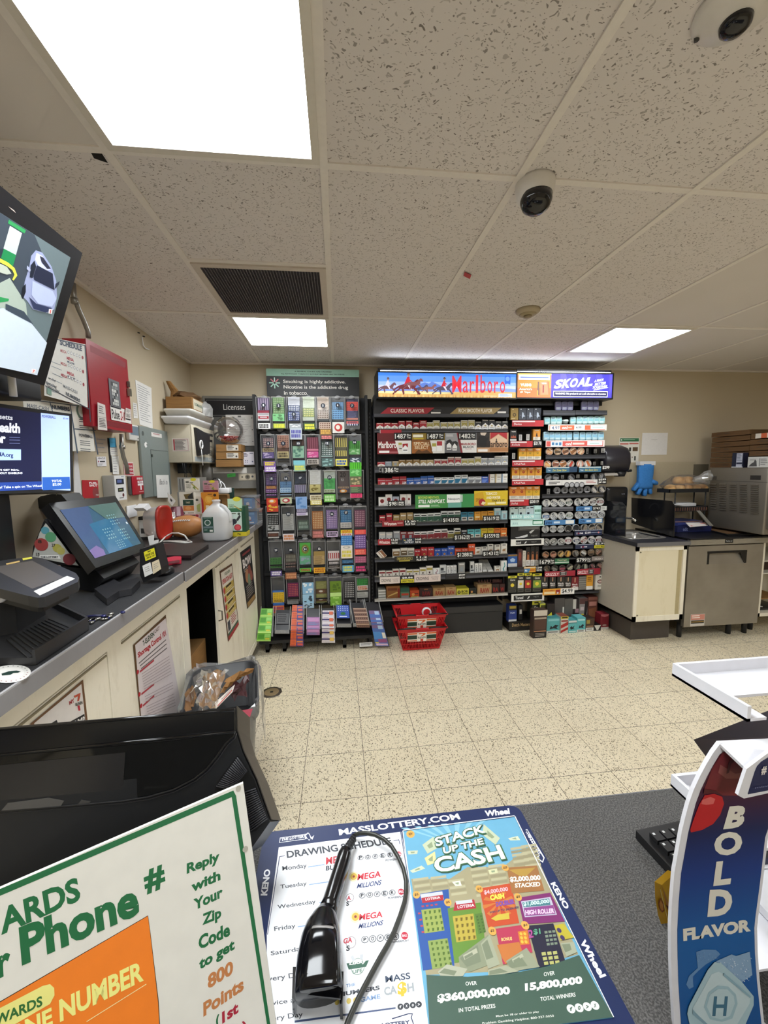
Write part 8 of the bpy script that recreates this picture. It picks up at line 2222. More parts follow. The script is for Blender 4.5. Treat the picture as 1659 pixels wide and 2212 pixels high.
LN=clear('bin_liner_film',.16,(.9,.9,.92,1),.18,.1)
r6=random.Random(21)
g=G()
rg=[]
for z,e,jz in((zr-.2,-.02,0),(zr-.06,-.008,.01),(zr+.006,.004,.012),(zr+.014,.018,.014),(zr-.02,.026,.016),(zr-.08,.028,.02),(zr-.15,.034,.05)):
 rg.append([p+V((r6.uniform(-.008,.008),r6.uniform(-.008,.008),r6.uniform(-jz,jz))) for p in A(z,e)])
g.loft(rg,LN,0,0)
g.build('liner',t,'clear crinkled plastic liner')
FILM=clear('crinkled_film',.16,(.97,.95,.92,1),.1,.04)
def at7(u,v,z):
 z+=.035
 return U(*k7(u,v),'z',z)
def sheet(pts,n,jit,c,name,lab,cat,thick=.002,seed=1,par=None):
 """bent sheet between 4 corners with wrinkles"""
 rs=random.Random(seed)
 g=G()
 P=[[None]*(n+1) for _ in range(n+1)]
 for i in range(n+1):
  for j in range(n+1):
   u,v=i/n,j/n
   p=(pts[0]*(1-u)+pts[1]*u)*(1-v)+(pts[3]*(1-u)+pts[2]*u)*v
   P[i][j]=p+V((rs.uniform(-jit,jit),rs.uniform(-jit,jit),rs.uniform(-jit,jit)*1.5))
 flat=[P[i][j] for i in range(n+1) for j in range(n+1)]
 g.add(flat,[(i*(n+1)+j,(i+1)*(n+1)+j,(i+1)*(n+1)+j+1,i*(n+1)+j+1) for i in range(n) for j in range(n)],c)
 return g.build(name,par,lab,cat)
sheet([at7(540,1545,zr+.05),at7(760,1545,zr+.07),at7(640,1950,zr+.01),at7(440,1940,zr+.0)],5,.006,CARD,'cardboard_piece','tan flattened cardboard piece in the middle of the trash bin','cardboard',seed=2)
sheet([at7(530,1530,zr+.062),at7(780,1530,zr+.085),at7(650,1960,zr+.022),at7(430,1960,zr+.01)],9,.008,FILM,'plastic_film','shiny crinkled film over the cardboard in the trash bin','film',seed=3)
sheet([at7(780,1610,zr+.06),at7(1080,1495,zr+.085),at7(850,1640,zr+.03),at7(690,1810,zr+.04)],5,.008,m_card('brown_paper','a87c4c'),'paper_bag','torn brown paper bag piece at right of the trash bin','paper',seed=4)
g=G().on([at7(640,1890,zr+.03),at7(860,1690,zr+.05),at7(835,1770,zr+.035),at7(650,1955,zr+.02)],.004,'d8cfc6')
g.pol([(.1,.8),(.9,.5),(.95,.7),(.1,.98)],'a83028').pol([(.3,.4),(.95,.2),(.95,.3),(.3,.5)],'3a3030').build('food_carton',None,'white and red food carton in the trash bin','carton')
sheet([at7(480,1540,zr+.03),at7(545,1520,zr+.05),at7(440,1860,zr+.01),at7(310,1900,zr+.0)],6,.012,FILM,'plastic_film','clear crumpled film at left of the trash bin','film',seed=5)
sheet([at7(330,1740,zr-.01),at7(440,1700,zr+.02),at7(430,1950,zr-.0),at7(290,1960,zr-.02)],4,.008,m_card('dark_paper','7a5c44'),'brown_paper','dark brown paper at near left of the trash bin','paper',seed=6)
sheet([at7(830,1700,zr-.02),at7(1000,1600,zr-.0),at7(1010,1800,zr-.02),at7(860,1850,zr-.04)],5,.012,mat('4a2a2c',.4),'dark_wrapper','dark wrapper deep at right inside the trash bin','wrapper',seed=7)
NZ=.9
t=thing('front_counter','dark grey front counter under the lottery mat','counter',(.4,.3,0))
g=G().box(-.6,-.1,NZ-.04,1.7,.648,NZ,LAMG)
g.build('worktop',t)
G().box(-.6,.648,NZ-.045,1.7,.652,NZ-.002,mat('6a6a70',.4)).build('edge_strip',t)
G().box(-.58,-.06,.08,1.68,.6,NZ-.045,CREAM).box(-.58,-.02,0,1.68,.55,.08,BLKM).build('base',t)
mx0,mx1,my0,my1=-.139,.312,.285,.648
t=thing('lottery_mat','navy bordered lottery counter mat with drawing schedule and cash poster','mat',((mx0+mx1)/2,(my0+my1)/2,NZ))
g=G()
cr=.018
cor=[]
for cx,cy,a0 in((mx1-cr,my1-cr,0),(mx0+cr,my1-cr,90),(mx0+cr,my0+cr,180),(mx1-cr,my0+cr,270)):
 cor+=[V((cx+cr*math.cos(math.radians(a0+i*15)),cy+cr*math.sin(math.radians(a0+i*15)),NZ+.0006)) for i in range(7)]
NV='1d2b54'
g.prism(cor,(0,0,.0024),mat(NV,.35))
zm_=NZ+.003
g.on([V((mx0,my1,zm_)),V((mx1,my1,zm_)),V((mx1,my0,zm_)),V((mx0,my0,zm_))],0,None,.00006)
ka,kb=K(540,1720,4.1475),K(850,1720,3.130)
A_=lambda*p:[ka(*q) for q in p]
B_=lambda*p:[kb(*q) for q in p]
W_='eceef2'
g.ppol(A_((258,458),(1355,318),(1660,2041),(1700,2300),(150,2300),(150,1240)),W_)
g.ptext('MASSLOTTERY.COM',ka(793,295),(989,1757),ka(800,352),'f2f4f6',.03)
g.ppol(A_((268,372),(515,335),(500,385),(262,418)),W_).ppol(A_((274,376),(510,341),(496,381),(268,413)),NV).ptext('THE LOTTERY',ka(282,378),ka(505,344),ka(278,404),W_,.04)
g.ppol(A_((490,350),(520,325),(535,340),(550,370),(575,350),(560,390),(545,380),(530,400),(515,380),(495,385)),W_).ppol(A_((500,355),(522,333),(532,350),(545,382),(528,392),(512,374)),NV)
g.ptext('KENO',ka(94,890),ka(128,655),ka(155,890),W_,.04)
g.ptext('Wheel',kb(615,98),kb(780,80),kb(625,138),W_,.04,.1).ptext('KENO',kb(1092,578),kb(1192,752),kb(1060,590),W_,.04)
g.ptext('THE LOTTERY',kb(905,232),kb(1000,395),kb(890,238),W_,.03).ptext('Wheel',kb(1295,965),kb(1440,1215),kb(1258,985),W_,.04,.1)
g.ppol(B_((893,225),(905,224),(1022,415),(1010,450),(960,415),(985,400)),W_).ppol(B_((897,230),(904,229),(1014,418),(1006,440),(972,414),(990,402)),NV)
g.ptext('THE LOTTERY',kb(914,240),kb(1000,390),kb(900,246),W_,.03)
SB='7fa0c8'
DKT='3a3f48'
g.ppol(A_((262,540),(312,530),(313,535),(268,545),(160,1240),(154,1240)),'2c3c60').ppol(A_((1285,395),(1330,388),(1332,394),(1285,401)),'2c3c60').ppol(A_((1330,388),(1336,387),(1345,430),(1339,431)),'2c3c60')
g.ppol(A_((1345,315),(1352,314),(1640,2060),(1630,2060)),'2c3c60')
g.ptext('DRAWING SCHEDULE',ka(325,492),ka(1255,368),ka(332,556),'3c4048',.03)
for w,x0,y0,x1,y1,yb in(('Monday',288,628,505,600,680),('Tuesday',270,795,505,762,842),('Wednesday',245,975,585,925,1022),('Friday',216,1170,405,1140,1222),('Saturday',185,1388,485,1340,1440),('Every Day',120,1620,480,1570,1680),('Twice a Day',120,1840,560,1785,1895),('Every Day',120,1980,470,1930,2040)):
 g.ptext(w,ka(x0,y0),ka(x1,y1),ka(x0+4,yb),DKT,.01)
for x0,y0,x1,y1 in((520,630,668,608),(530,788,710,762),(622,950,700,940),(428,1165,545,1150)):
 g.ppol(A_((x0,y0),(x1,y1),(x1,y1+9),(x0,y0+9)),SB)
g.ppol(A_((580,1838),(735,1818),(735,1828),(580,1848)),'2c3c60').ppol(A_((400,2010),(1305,1890),(1305,1905),(400,2030)),'3c4c70')
g.ptext('MEGA',ka(682,548),ka(900,520),ka(680,614),'c0303c',.025).ptext('BUCKS',ka(680,625),ka(880,600),ka(678,668),'3a3f48',.03)
def ppb(x,y,s=1.):
 for i,ch in enumerate('POWER'):
  cx,cy=x+i*66*s,y-i*6.5*s
  u,v=g.fpx(*ka(cx,cy))
  g.disc(u,v,.0104*s,'3a3e48',18,.0104*s*g.W/g.H*.85).disc(u,v,.0084*s,W_,18,.0084*s*g.W/g.H*.85)
  g.ptext(ch,ka(cx-13*s,cy-16*s),ka(cx+13*s,cy-18*s),ka(cx-13*s,cy+16*s),'1c2028',.04)
 u,v=g.fpx(*ka(x+342*s,y-34*s))
 g.disc(u,v,.0098*s,'b82840',18).ptext('BALL',ka(x+322*s,y-44*s),ka(x+364*s,y-48*s),ka(x+322*s,y-22*s),'f0e0e4',.03)
 g.ptext('POWERPLAY',ka(x+225*s,y+14*s),ka(x+380*s,y-2*s),ka(x+225*s,y+32*s),'4a505c',.03)
def mgm(x,y):
 u,v=g.fpx(*ka(x-45,y+30))
 g.disc(u,v,.017,'e0d8b0',20).disc(u,v,.0115,'c8a848',18).disc(u,v,.004,'8a3030',10)
 g.ptext('MEGA',ka(x-8,y+8),ka(x+200,y-22),ka(x-14,y+65),'c02838',.028).ptext('MILLIONS',ka(x-10,y+92),ka(x+205,y+60),ka(x-20,y+138),'2a3c70',.025,.1)
ppb(990,552)
mgm(975,690)
ppb(1005,890,1.02)
u,v=g.fpx(*ka(895,910))
g.disc(u,v,.013,'5a4a50',18).disc(u,v,.0115,W_,18).ptext('A',ka(868,895),ka(905,890),ka(866,935),'b03040',.04).ptext('S',ka(862,945),ka(888,942),ka(862,985),'2a2e34',.04)
mgm(990,1050)
ppb(1030,1285,1.04)
u,v=g.fpx(*ka(905,1310))
g.disc(u,v,.015,'6a5a60',18).disc(u,v,.0135,W_,18).ptext('GA',ka(838,1275),ka(918,1262),ka(836,1325),'b03040',.04).ptext('S',ka(862,1340),ka(895,1335),ka(862,1390),'2a2e34',.04)
u,v=g.fpx(*ka(965,1525))
g.disc(u,v,.0195,'8a9a90',22).disc(u,v,.0175,'d8dcd8',22)
g.ppol(A_((865,1500),(1065,1470),(1040,1530),(885,1555)),'2f5a48').ptext('Lucky',ka(885,1485),ka(1040,1460),ka(890,1525),'f0f4f0',.04,.2).ptext('LIFE',ka(918,1560),ka(1005,1545),ka(920,1592),'5a7a6a',.03)
g.ppol(A_((900,1440),(925,1425),(945,1475),(920,1480)),'b8bcc0').ppol(A_((985,1420),(1015,1415),(1010,1465),(985,1468)),'b8bcc0')
g.ptext('THE',ka(862,1685),ka(942,1670),ka(862,1715),'7f9ac0',.03).ptext('NUMBERS',ka(790,1760),ka(1160,1695),ka(792,1800),'3a3f48',.04).ptext('GAME',ka(985,1805),ka(1165,1770),ka(988,1848),'7f9ac0',.04)
for x in(780,885,945):
 u,v=g.fpx(*ka(x,1845-(x-780)*.1))
 g.disc(u,v,.006,'d8c060',14)
g.ptext('MASS',ka(1210,1612),ka(1432,1578),ka(1215,1672),'2c3c54',.02).ptext('CA',ka(1198,1712),ka(1310,1692),ka(1205,1790),'9aa0a4',.04).ptext('$',ka(1318,1672),ka(1400,1655),ka(1325,1802),'d0b030',.05).ptext('H',ka(1405,1680),ka(1465,1668),ka(1412,1760),'9aa0a4',.04)
for i,x in enumerate((1348,1403,1459,1513)):
 u,v=g.fpx(*ka(x,1886-i*7))
 g.disc(u,v,.0078,'2c3038',16,.0078*g.W/g.H*.8).ptext('fXo>'[i],ka(x-9,1876-i*7),ka(x+9,1874-i*7),ka(x-9,1900-i*7),'e8eaee',.03)
g.ptext('LOTTERY',ka(1180,2035),ka(1430,2005),ka(1182,2075),NV,.04)
g.ppol(A_((1270,1990),(1420,1945),(1460,1945),(1450,1985),(1470,2041),(1460,2041),(1440,1985),(1450,1955),(1420,1955),(1275,2000)),NV)
SKY='66a4c2'
g.ppol(B_((66,236),(818,140),(1485,1500),(250,1660)),SKY)
for i in range(7):
 a=200+i*90
 g.ppol(B_((430,330),(a-150,230-(a-66)*.1),(a-110,226-(a-66)*.1)),'84b8cc')
g.ppol(B_((120,560),(380,560),(500,480),(740,480),(930,330),(1010,500),(1250,1070),(850,1180),(220,1210)),'9c9474')
for(u0,v0,n_) in((130,560,5),(250,548,4),(370,570,5),(520,490,9),(640,470,8),(790,350,6),(860,335,7)):
 for i in range(n_):
  v_=v0+i*22
  g.ppol(B_((u0+i*5,v_),(u0+105+i*5,v_-14),(u0+107+i*5,v_+2),(u0+2+i*5,v_+17)),('aea888','918a6c')[i%2])
for pts,c in((((195,330),(270,275),(300,350),(230,390)),'b9c2a4'),(((610,190),(720,285),(690,330),(600,260)),'b9c2a4'),(((210,420),(280,375),(290,450),(230,470)),'d2c890'),(((110,505),(190,470),(215,490),(130,520)),'c4cab0'),(((775,285),(840,270),(858,298),(790,300)),'c4cab0'),(((95,370),(165,368),(160,392),(100,395)),'c0c6ac'),(((395,580),(450,572),(462,606),(420,610)),'d8dcc8'),(((640,500),(700,490),(705,520),(650,530)),'c9c8a0')):
 g.ppol(B_(*pts),c)
 m=[(pts[0][0]*.7+pts[2][0]*.3,pts[0][1]*.7+pts[2][1]*.3),(pts[1][0]*.7+pts[3][0]*.3,pts[1][1]*.7+pts[3][1]*.3),(pts[2][0]*.7+pts[0][0]*.3,pts[2][1]*.7+pts[0][1]*.3),(pts[3][0]*.7+pts[1][0]*.3,pts[3][1]*.7+pts[1][1]*.3)]
 g.ppol(B_(*m),'8a9878')
def tk4(pts,c):
 c=''.join('%02x'%int(int(c[i:i+2],16)*.86) for i in(0,2,4))
 g.ppol(B_(*pts),c)
tk4(((130,670),(372,630),(412,1150),(200,1180)),'2c5cae')
tk4(((180,665),(330,645),(340,700),(195,722)),'e0e4ea')
tk4(((188,690),(335,668),(338,705),(196,726)),'c02c3c')
g.ptext('LOTERIA',kb(215,692),kb(315,678),kb(217,708),'f0e0e0',.02)
tk4(((188,770),(318,755),(345,910),(210,930)),'a8b85c')
tk4(((232,980),(365,962),(398,1150),(262,1172)),'9ab05c')
tk4(((365,760),(590,720),(620,1000),(560,1060),(480,1120),(412,1130)),'6f9a38')
tk4(((415,722),(545,700),(560,760),(405,778)),'c02c3c')
tk4(((420,712),(530,700),(535,722),(425,735)),'e0e4ea')
g.ptext('LOTERIA',kb(432,742),kb(545,728),kb(434,762),'f0e0e0',.02)
tk4(((400,815),(540,795),(562,970),(425,990)),'cdb848')
tk4(((550,800),(600,790),(625,920),(575,935)),'5f8436')
for(u0,v0,nx,ny,du,dv,sk,c) in((198,772,4,4,32,39,9,'4a6420'),(242,982,4,5,33,37,9,'4a6420'),(408,818,4,4,34,43,8,'6a5a14'),(552,808,2,6,26,21,6,'3c5a20')):
 for i in range(nx):
  for j in range(ny):
   a,b=u0+i*du+j*sk*.8,v0-i*4+j*dv
   g.ppol(B_((a+du*.3,b+dv*.2),(a+du*.75,b+dv*.2),(a+du*.7,b+dv*.7),(a+du*.35,b+dv*.75)),c)
for i in range(4):
 tk4(((188+i*30,742-i*4),(206+i*30,740-i*4),(208+i*30,750-i*4),(192+i*30,753-i*4)),'c84858')
 tk4(((165+i*8,790+i*42),(183+i*8,788+i*42),(186+i*8,799+i*42),(168+i*8,802+i*42)),'c84858')
tk4(((580,625),(795,590),(850,860),(640,890)),'d8542c')
for i in range(9):
 a=2*PI*i/9
 tk4(((712,720),(712+110*math.cos(a),735+90*math.sin(a)),(712+110*math.cos(a+.3),735+90*math.sin(a+.3))),'e0843c')
g.ptext('$4,000,000',kb(610,640),kb(770,615),kb(615,672),'f0b8c0',.03).ptext('CASH',kb(650,672),kb(745,658),kb(655,708),'f0d850',.06).ptext('DOUBLER',kb(690,718),kb(815,697),kb(695,752),'7a4a9a',.06).ptext('WIN UP TO $4,000,000',kb(648,782),kb(845,745),kb(650,800),'3a3c58',.03)
tk4(((660,830),(700,805),(780,790),(785,832),(690,845)),'e0c848')
tk4(((765,485),(970,470),(1020,640),(800,660)),'b07844')
tk4(((780,500),(960,485),(900,540),(850,540)),'c8a048')
g.ptext('$2,000,000',kb(785,548),kb(990,535),kb(790,588),'e8f0e4',.04).ptext('STACKED',kb(820,592),kb(990,582),kb(822,622),'f0e8d8',.04)
tk4(((840,690),(1060,655),(1160,850),(880,870)),'8a2c74')
tk4(((862,715),(1060,685),(1105,805),(888,822)),'d8d4e8')
tk4(((870,722),(1052,695),(1062,740),(880,755)),'4f8a94')
tk4(((880,760),(1080,740),(1096,800),(892,815)),'9a4a94')
g.ptext('$1,000,000',kb(878,722),kb(1052,700),kb(880,752),'c8ece0',.04).ptext('HIGH ROLLER',kb(890,775),kb(1085,762),kb(892,808),'f0c8e4',.04)
tk4(((690,900),(900,870),(940,1060),(780,1080),(760,1140),(740,1140)),'c83c5c')
tk4(((700,1010),(850,990),(870,1050),(760,1140),(735,1100)),'d8803c')
g.ptext('BONUS',kb(728,962),kb(800,955),kb(730,985),'e8c878',.03)
tk4(((840,920),(905,910),(920,1005),(858,1010)),'e88a30')
for i in range(2):
 for j in range(3):
  u,v=g.fpx(*kb(862+i*26+j*4,935+j*27))
  g.disc(u,v,.0042,'f0b040',12)
tk4(((905,880),(1080,865),(1160,1115),(985,1165)),'1f1c38')
tk4(((1085,880),(1150,865),(1220,960),(1130,980)),'d0c038')
for(x,y) in((1120,912),(1142,962)):
 u,v=g.fpx(*kb(x,y))
 g.disc(u,v,.0065,'3a2c58',12)
g.ptext('2',kb(908,910),kb(940,905),kb(915,965),'a8488c',.03).ptext('$1',kb(945,905),kb(990,898),kb(950,948),'5aa07c',.03)
for i in range(3):
 for j in range(4):
  tk4(((1020+i*26+j*5,918+j*27-i*3),(1040+i*26+j*5,916+j*27-i*3),(1042+i*26+j*5,932+j*27-i*3),(1023+i*26+j*5,934+j*27-i*3)),'8a9a84')
 for j in range(3):
  tk4(((1000+i*38+j*8,1062+j*32-i*4),(1028+i*38+j*8,1058+j*32-i*4),(1032+i*38+j*8,1080+j*32-i*4),(1004+i*38+j*8,1084+j*32-i*4)),'c8c878')
for pts,c in((((440,1090),(640,940),(680,1130),(520,1190),(450,1170)),'9aa284'),(((590,1000),(650,940),(720,1140),(640,1170)),'b4b89c'),(((760,1120),(900,1030),(990,1160),(800,1190)),'a6ac90'),(((300,1190),(360,1140),(500,1170),(470,1220),(320,1225)),'c2c4ac'),(((640,1180),(760,1150),(850,1190),(640,1225)),'b8bca0'),(((1130,1000),(1220,990),(1240,1060),(1170,1090)),'b6bca2'),(((470,1080),(560,1030),(570,1060),(480,1110)),'c8caae'),(((800,1110),(870,1070),(880,1090),(810,1130)),'c8caae')):
 tk4(pts,c)
 tk4([(p[0]*.6+pts[0][0]*.4+8,p[1]*.6+pts[0][1]*.4+8) for p in pts[:4]],'8a9478')
GRN='3b5548'
g.ppol(B_((222,1215),(500,1228),(800,1205),(1050,1155),(1255,1080),(1485,1500),(250,1660)),GRN)
for st,x0,y0,x1,y1,yb,bd in(('OVER',486,1262,562,1256,1288,.01),('$360,000,000',296,1345,782,1290,1412,.055),('IN TOTAL PRIZES',440,1442,686,1410,1470,.015),('OVER',1015,1198,1088,1188,1225,.01),('15,800,000',888,1272,1272,1222,1335,.055),('TOTAL WINNERS',992,1366,1228,1334,1394,.015),('Must be 18 or older to play',692,1488,982,1456,1506,.005),('Problem Gambling Helpline: 800-327-5050',600,1536,1082,1484,1556,.005)):
 g.ptext(st,kb(x0,y0),kb(x1,y1),kb(x0+2,yb),'e8ece4',bd)
for i,(x,y) in enumerate(((1200,1445),(1255,1438),(1310,1430),(1362,1422))):
 u,v=g.fpx(*kb(x,y))
 g.disc(u,v,.0105,'e8ece4',18,.0105*g.W/g.H*.8).ptext('fo>X'[i],kb(x-9,y-12),kb(x+9,y-14),kb(x-8,y+16),GRN,.04)
for x,y,s_ in((115,257,'NEW'),(155,668,'$5'),(367,720,'$5'),(580,630,'$10'),(755,486,'$20'),(842,685,'$5'),(668,915,'$2'),(890,878,'$1')):
 u,v=g.fpx(*kb(x,y))
 g.disc(u,v,.0155 if s_=='NEW' else .0115,'d8a04c',18).ptext(s_,kb(x-13,y-8),kb(x+13,y-11),kb(x-12,y+10),'2c2414',.03)
for dx,dy,c,bd in((6,6,'2c4a34',.06),(0,0,'3c6a44',.06),(0,0,'f2f4f2',.03)):
 o=(6 if bd==.06 else 0)
 for st,tl,tr,bl in(('STACK',(275,285),(605,192),(288,345)),('UP THE',(332,350),(600,285),(340,395)),('CASH',(262,425),(715,330),(290,528))):
  g.ptext(st,kb(tl[0]+dx-o,tl[1]+dy-o),kb(tr[0]+dx+o,tr[1]+dy-o),kb(bl[0]+dx-o,bl[1]+dy+o),c,bd)
g.ppol(B_((60,238),(66,236),(250,1660),(242,1660)),'dfe4e8').ppol(B_((818,140),(824,139),(1492,1500),(1485,1500)),'dfe4e8').ppol(B_((66,232),(818,134),(818,140),(66,238)),'dfe4e8')
g.build('printed_sheet',t)
t=thing('barcode_scanner','glossy black handheld barcode scanner lying on the lottery mat','scanner',(.0,.5,NZ))
SCN=mat('101013',.16,0,0,.6)
SZ=NZ+.0035
def spine(pts,c,n=20):
 rg=[]
 P=[]
 for x,y,w,h,zc in pts:
  o=U(x,y,'z',SZ+zc)
  P.append((o,w,h))
 for i,(o,w,h) in enumerate(P):
  a=P[min(i+1,len(P)-1)][0]-P[max(i-1,0)][0]
  a.z=0
  a.normalize()
  s_=V((a.y,-a.x,0))
  sc_=(o-CP).dot(RM.col[1])/FPX
  rg.append([o+s_*(w*sc_*math.copysign(abs(math.cos(q))**.8,math.cos(q)))+V((0,0,h*math.copysign(abs(math.sin(q))**.8,math.sin(q)))) for q in[2*PI*k/n for k in range(n)]])
 return rg
g=G().loft(spine([(747,1838,12,.009,.016),(744,1850,15,.011,.016),(738,1872,16,.012,.016),(725,1915,17,.013,.017),(713,1955,18,.014,.018),(706,1975,20,.015,.02)],SCN),SCN)
g.build('handle',t)
g=G().loft(spine([(706,1972,19,.015,.022),(702,1985,27,.017,.024),(697,2005,37,.019,.026),(693,2030,43,.021,.028),(690,2070,48,.023,.029),(688,2110,50,.023,.029),(689,2138,51,.021,.028),(689,2146,50,.018,.027)],SCN,28),SCN)
g.build('head',t)
g=G().loft(spine([(699,1999,26,.004,.043),(696,2015,33,.006,.045),(692,2050,38,.006,.047),(690,2100,41,.005,.047),(689,2135,41,.004,.045)],SCN,24),mat('0b0b0e',.1))
g.build('top_cover',t)
g=G().loft([[p+V((0,0,.0506-.0))*0 for p in r] for r in spine([(698,2003,24,.003,.0475),(697,2008,25,.003,.048)],SCN,20)],mat('8a8684',.3))
g.build('indicator_band',t,'pale grey indicator band')
g=G()
for px in(((634,2120),(641,2120),(640,2196),(632,2188)),((737,2130),(743,2130),(741,2202),(735,2202))):
 b=[U(x,y,'z',SZ+.002) for x,y in px]
 g.prism(b,(0,0,.02),SCN)
b=[U(x,y,'z',SZ+.026) for x,y in((640,2118),(738,2128),(736,2160),(641,2150))]
g.prism(b,(0,0,.002),mat('101014',.12))
g.build('nose_prongs',t)
g=G().loft(spine([(765,1806,5,.004,.018),(759,1818,6,.005,.017),(752,1832,8,.007,.016),(748,1840,10,.009,.016)],SCN,14),mat('1a1a1c',.4))
for i in range(5):
 r=spine([(763-i*3,1812+i*5,7+i*.5,.006,.017),(762.6-i*3,1813+i*5,7+i*.5,.006,.017)],SCN,12)
 g.loft(r,mat('1a1a1c',.4))
g.build('cable_boot',t)
g=G()
p=[(930,365),(945,345),(985,332),(1040,330),(1120,345),(1200,385),(1270,450),(1330,550),(1375,650),(1398,760),(1398,860),(1385,950),(1345,1075),(1290,1220),(1230,1340),(1160,1460),(1090,1590),(1020,1720),(960,1840),(905,1960),(870,2041),(840,2160)]
g.tube([U(*ka(u,v),'z',SZ+.006+(.012*math.sin(PI*min(1,i/10)) if i<11 else 0)) for i,(u,v) in enumerate(p)],.0032,mat('2e2f2a',.35),10)
g.build('cable',t)
TLs,TRs,BRs,BLs=para((0,1920),(525,1692),(597,2212),(20,2600),.372)
e=(TLs-TRs)
dn=(BRs-TRs)
sq=[TRs+e*1.7,TRs,TRs+dn*1.05,TRs+e*1.7+dn*1.05]
t=thing('counter_sign','large white counter sign with green border and orange panel','sign',((sq[3].x+sq[2].x)/2,.42,NZ))
g=G().on(sq,.006,mat('e0ded6',.4),.00012)
ks=K(0,1800,2.676)
S_=lambda*p:[ks(*q) for q in p]
GR='15683c'
g.ppol([(-300,2047),(504,1707.5),(507,1719),(-300,2063)],GR).ppol([(504,1707.5),(510,1719),(591,2260),(584,2260),(500,1718)],GR)
g.ppol(S_((-500,1262),(856,474),(872,590),(918,975),(935,1300),(-500,1600)),'2a1a10').ppol(S_((-500,1268),(855,478),(870,592),(914,975),(931,1300),(-500,1600)),'f08020')
g.ptext('ARDS',ks(-12,442),ks(448,248),ks(8,590),GR,.035).ptext('REW',ks(-420,612),ks(-25,446),ks(-400,760),GR,.035)
g.ptext('Phone',ks(108,545),ks(783,268),ks(128,768),GR,.038).ptext('#',ks(826,222),ks(944,176),ks(842,358),GR,.04).ptext('r',ks(-15,715),ks(58,680),ks(-8,842),GR,.038)
for w,x0,y0,x1,y1,yb,c in(('Reply',1072,178,1266,102,252,GR),('with',1103,282,1268,212,340,GR),('Your',1118,382,1282,305,445,GR),('Zip',1162,470,1274,425,550,GR),('Code',1143,596,1322,515,674,GR),('to get',1148,734,1352,615,806,GR),('800',1194,822,1342,732,902,'c07c48'),('Points',1166,985,1402,830,1062,'c07c48'),('(',1244,1052,1268,1044,1130,GR),('1st',1275,1040,1372,972,1102,'a82038'),('Time)',1240,1160,1420,1080,1240,'a82038')):
 g.ptext(w,ks(x0,y0),ks(x1,y1),ks(x0+10,yb),c,.04,.12)
g.ppol(S_((-300,1165),(248,880),(290,870),(314,892),(316,935),(290,985),(100,1095),(-300,1300)),'eee88a')
g.ptext('WARDS',ks(-30,1052),ks(242,936),ks(-22,1112),'2a6a30',.03,.1)
g.ptext('NUMBER',ks(330,968),ks(812,736),ks(348,1092),'f2ee8c',.036,.12).ptext('PHONE',ks(-140,1208),ks(298,1002),ks(-122,1310),'f2ee8c',.036,.12)
g.ppol(S_((500,1085),(846,868),(847,872),(502,1089)),'f2e0a0')
for x,y in((515,1703),(530,1834)):
 u,v=g.fpx(x,y)
 g.disc(u,v,.008,'b0aca0',10)
g.build('board',t)
g=G()
c=(sq[0]+sq[1])/2
m_=sq[2]+e*.6-g.M if 0 else sq[2]+e*.6
f=m_.copy()
f.z=NZ
for s_ in(.25,1.2):
 a=TRs+e*s_+dn*1.05
 b=TRs+e*s_+dn*.6
 g.prism([a+V((-.02,.006,0)),a+V((.02,.006,0)),b+V((.02,.012,0)),b+V((-.02,.012,0))],(0,.003,0),mat('d8d6ce',.4))
 g.hexa([V((a.x-.02,a.y,NZ+.001)),V((a.x+.02,a.y,NZ+.001)),a+V((.02,0,0)),a+V((-.02,0,0)),V((a.x-.02,a.y+.05,NZ+.001)),V((a.x+.02,a.y+.05,NZ+.001)),a+V((.02,.006,0)),a+V((-.02,.006,0))],mat('d8d6ce',.4))
g.build('support',t)
t=thing('register_terminal','large glossy black terminal with curved bezel and side vents on front counter','terminal',(-.4,.57,NZ))
A0,A1,A2=U(530,1533,'y',.548),U(-60,1577,'y',.548),U(545,1850,'y',.522)
nrm=(A1-A0).cross(A2-A0).normalized()
if nrm.y>0:
 nrm=-nrm
class _Pl:
 pass
def onp(x,y,o=0.):
 d=ray(x,y)
 b=A0+nrm*o
 return CP+d*((b-CP).dot(nrm)/d.dot(nrm))
kf=K(0,1500,2.676)
TB_=mat('202124',.45)
out=[(-60,1576),(508,1529),(509,1580),(523,1626),(552,1688),(583,1776),(541,1836),(480,1900),(-60,2010)]
body=[onp(*p) for p in out]
for p in body:
 p.z=max(p.z,NZ+.08)
off=V((.004,.055,-.05))
g=G().prism(body,off,TB_)
g.build('body',t)
SD=mat('4a443e',.5)
g=G()
sp=[onp(*p) for p in out[1:6]]
for a,b in zip(sp,sp[1:]):
 g.hexa([a+V((.0006,.004,0)),b+V((.0006,.004,0)),b+off+V((.0006,0,0)),a+off+V((.0006,0,0)),a+V((.002,.004,0)),b+V((.002,.004,0)),b+off+V((.002,0,0)),a+off+V((.002,0,0))],SD)
g.build('side_panel',t,'brownish grey side panel')
GL=mat('08080a',.07,0,0,.6)
g=G()
arc=[(-60,1640),(380,1600),(508,1580),(505,1590),(488,1606),(468,1635),(448,1660),(420,1683),(375,1706),(320,1722),(262,1731),(100,1745),(-60,1758)]
p=[onp(*q,.0022) for q in arc]
g.prism(p,-nrm*.002,GL)
g.build('glossy_screen',t)
g=G()
p=[onp(*q,.004) for q in((-60,1579),(506,1532),(507,1578),(380,1597),(-60,1636))]
g.prism(p,-nrm*.004,mat('0d0d10',.2))
for a,b in(((-60,1580),(507,1533)),((-60,1637),(507,1580))):
 g.tube([onp(*a,.004),onp(*b,.004)],.0022,mat('0c0c0e',.12),8)
g.build('top_bar',t)
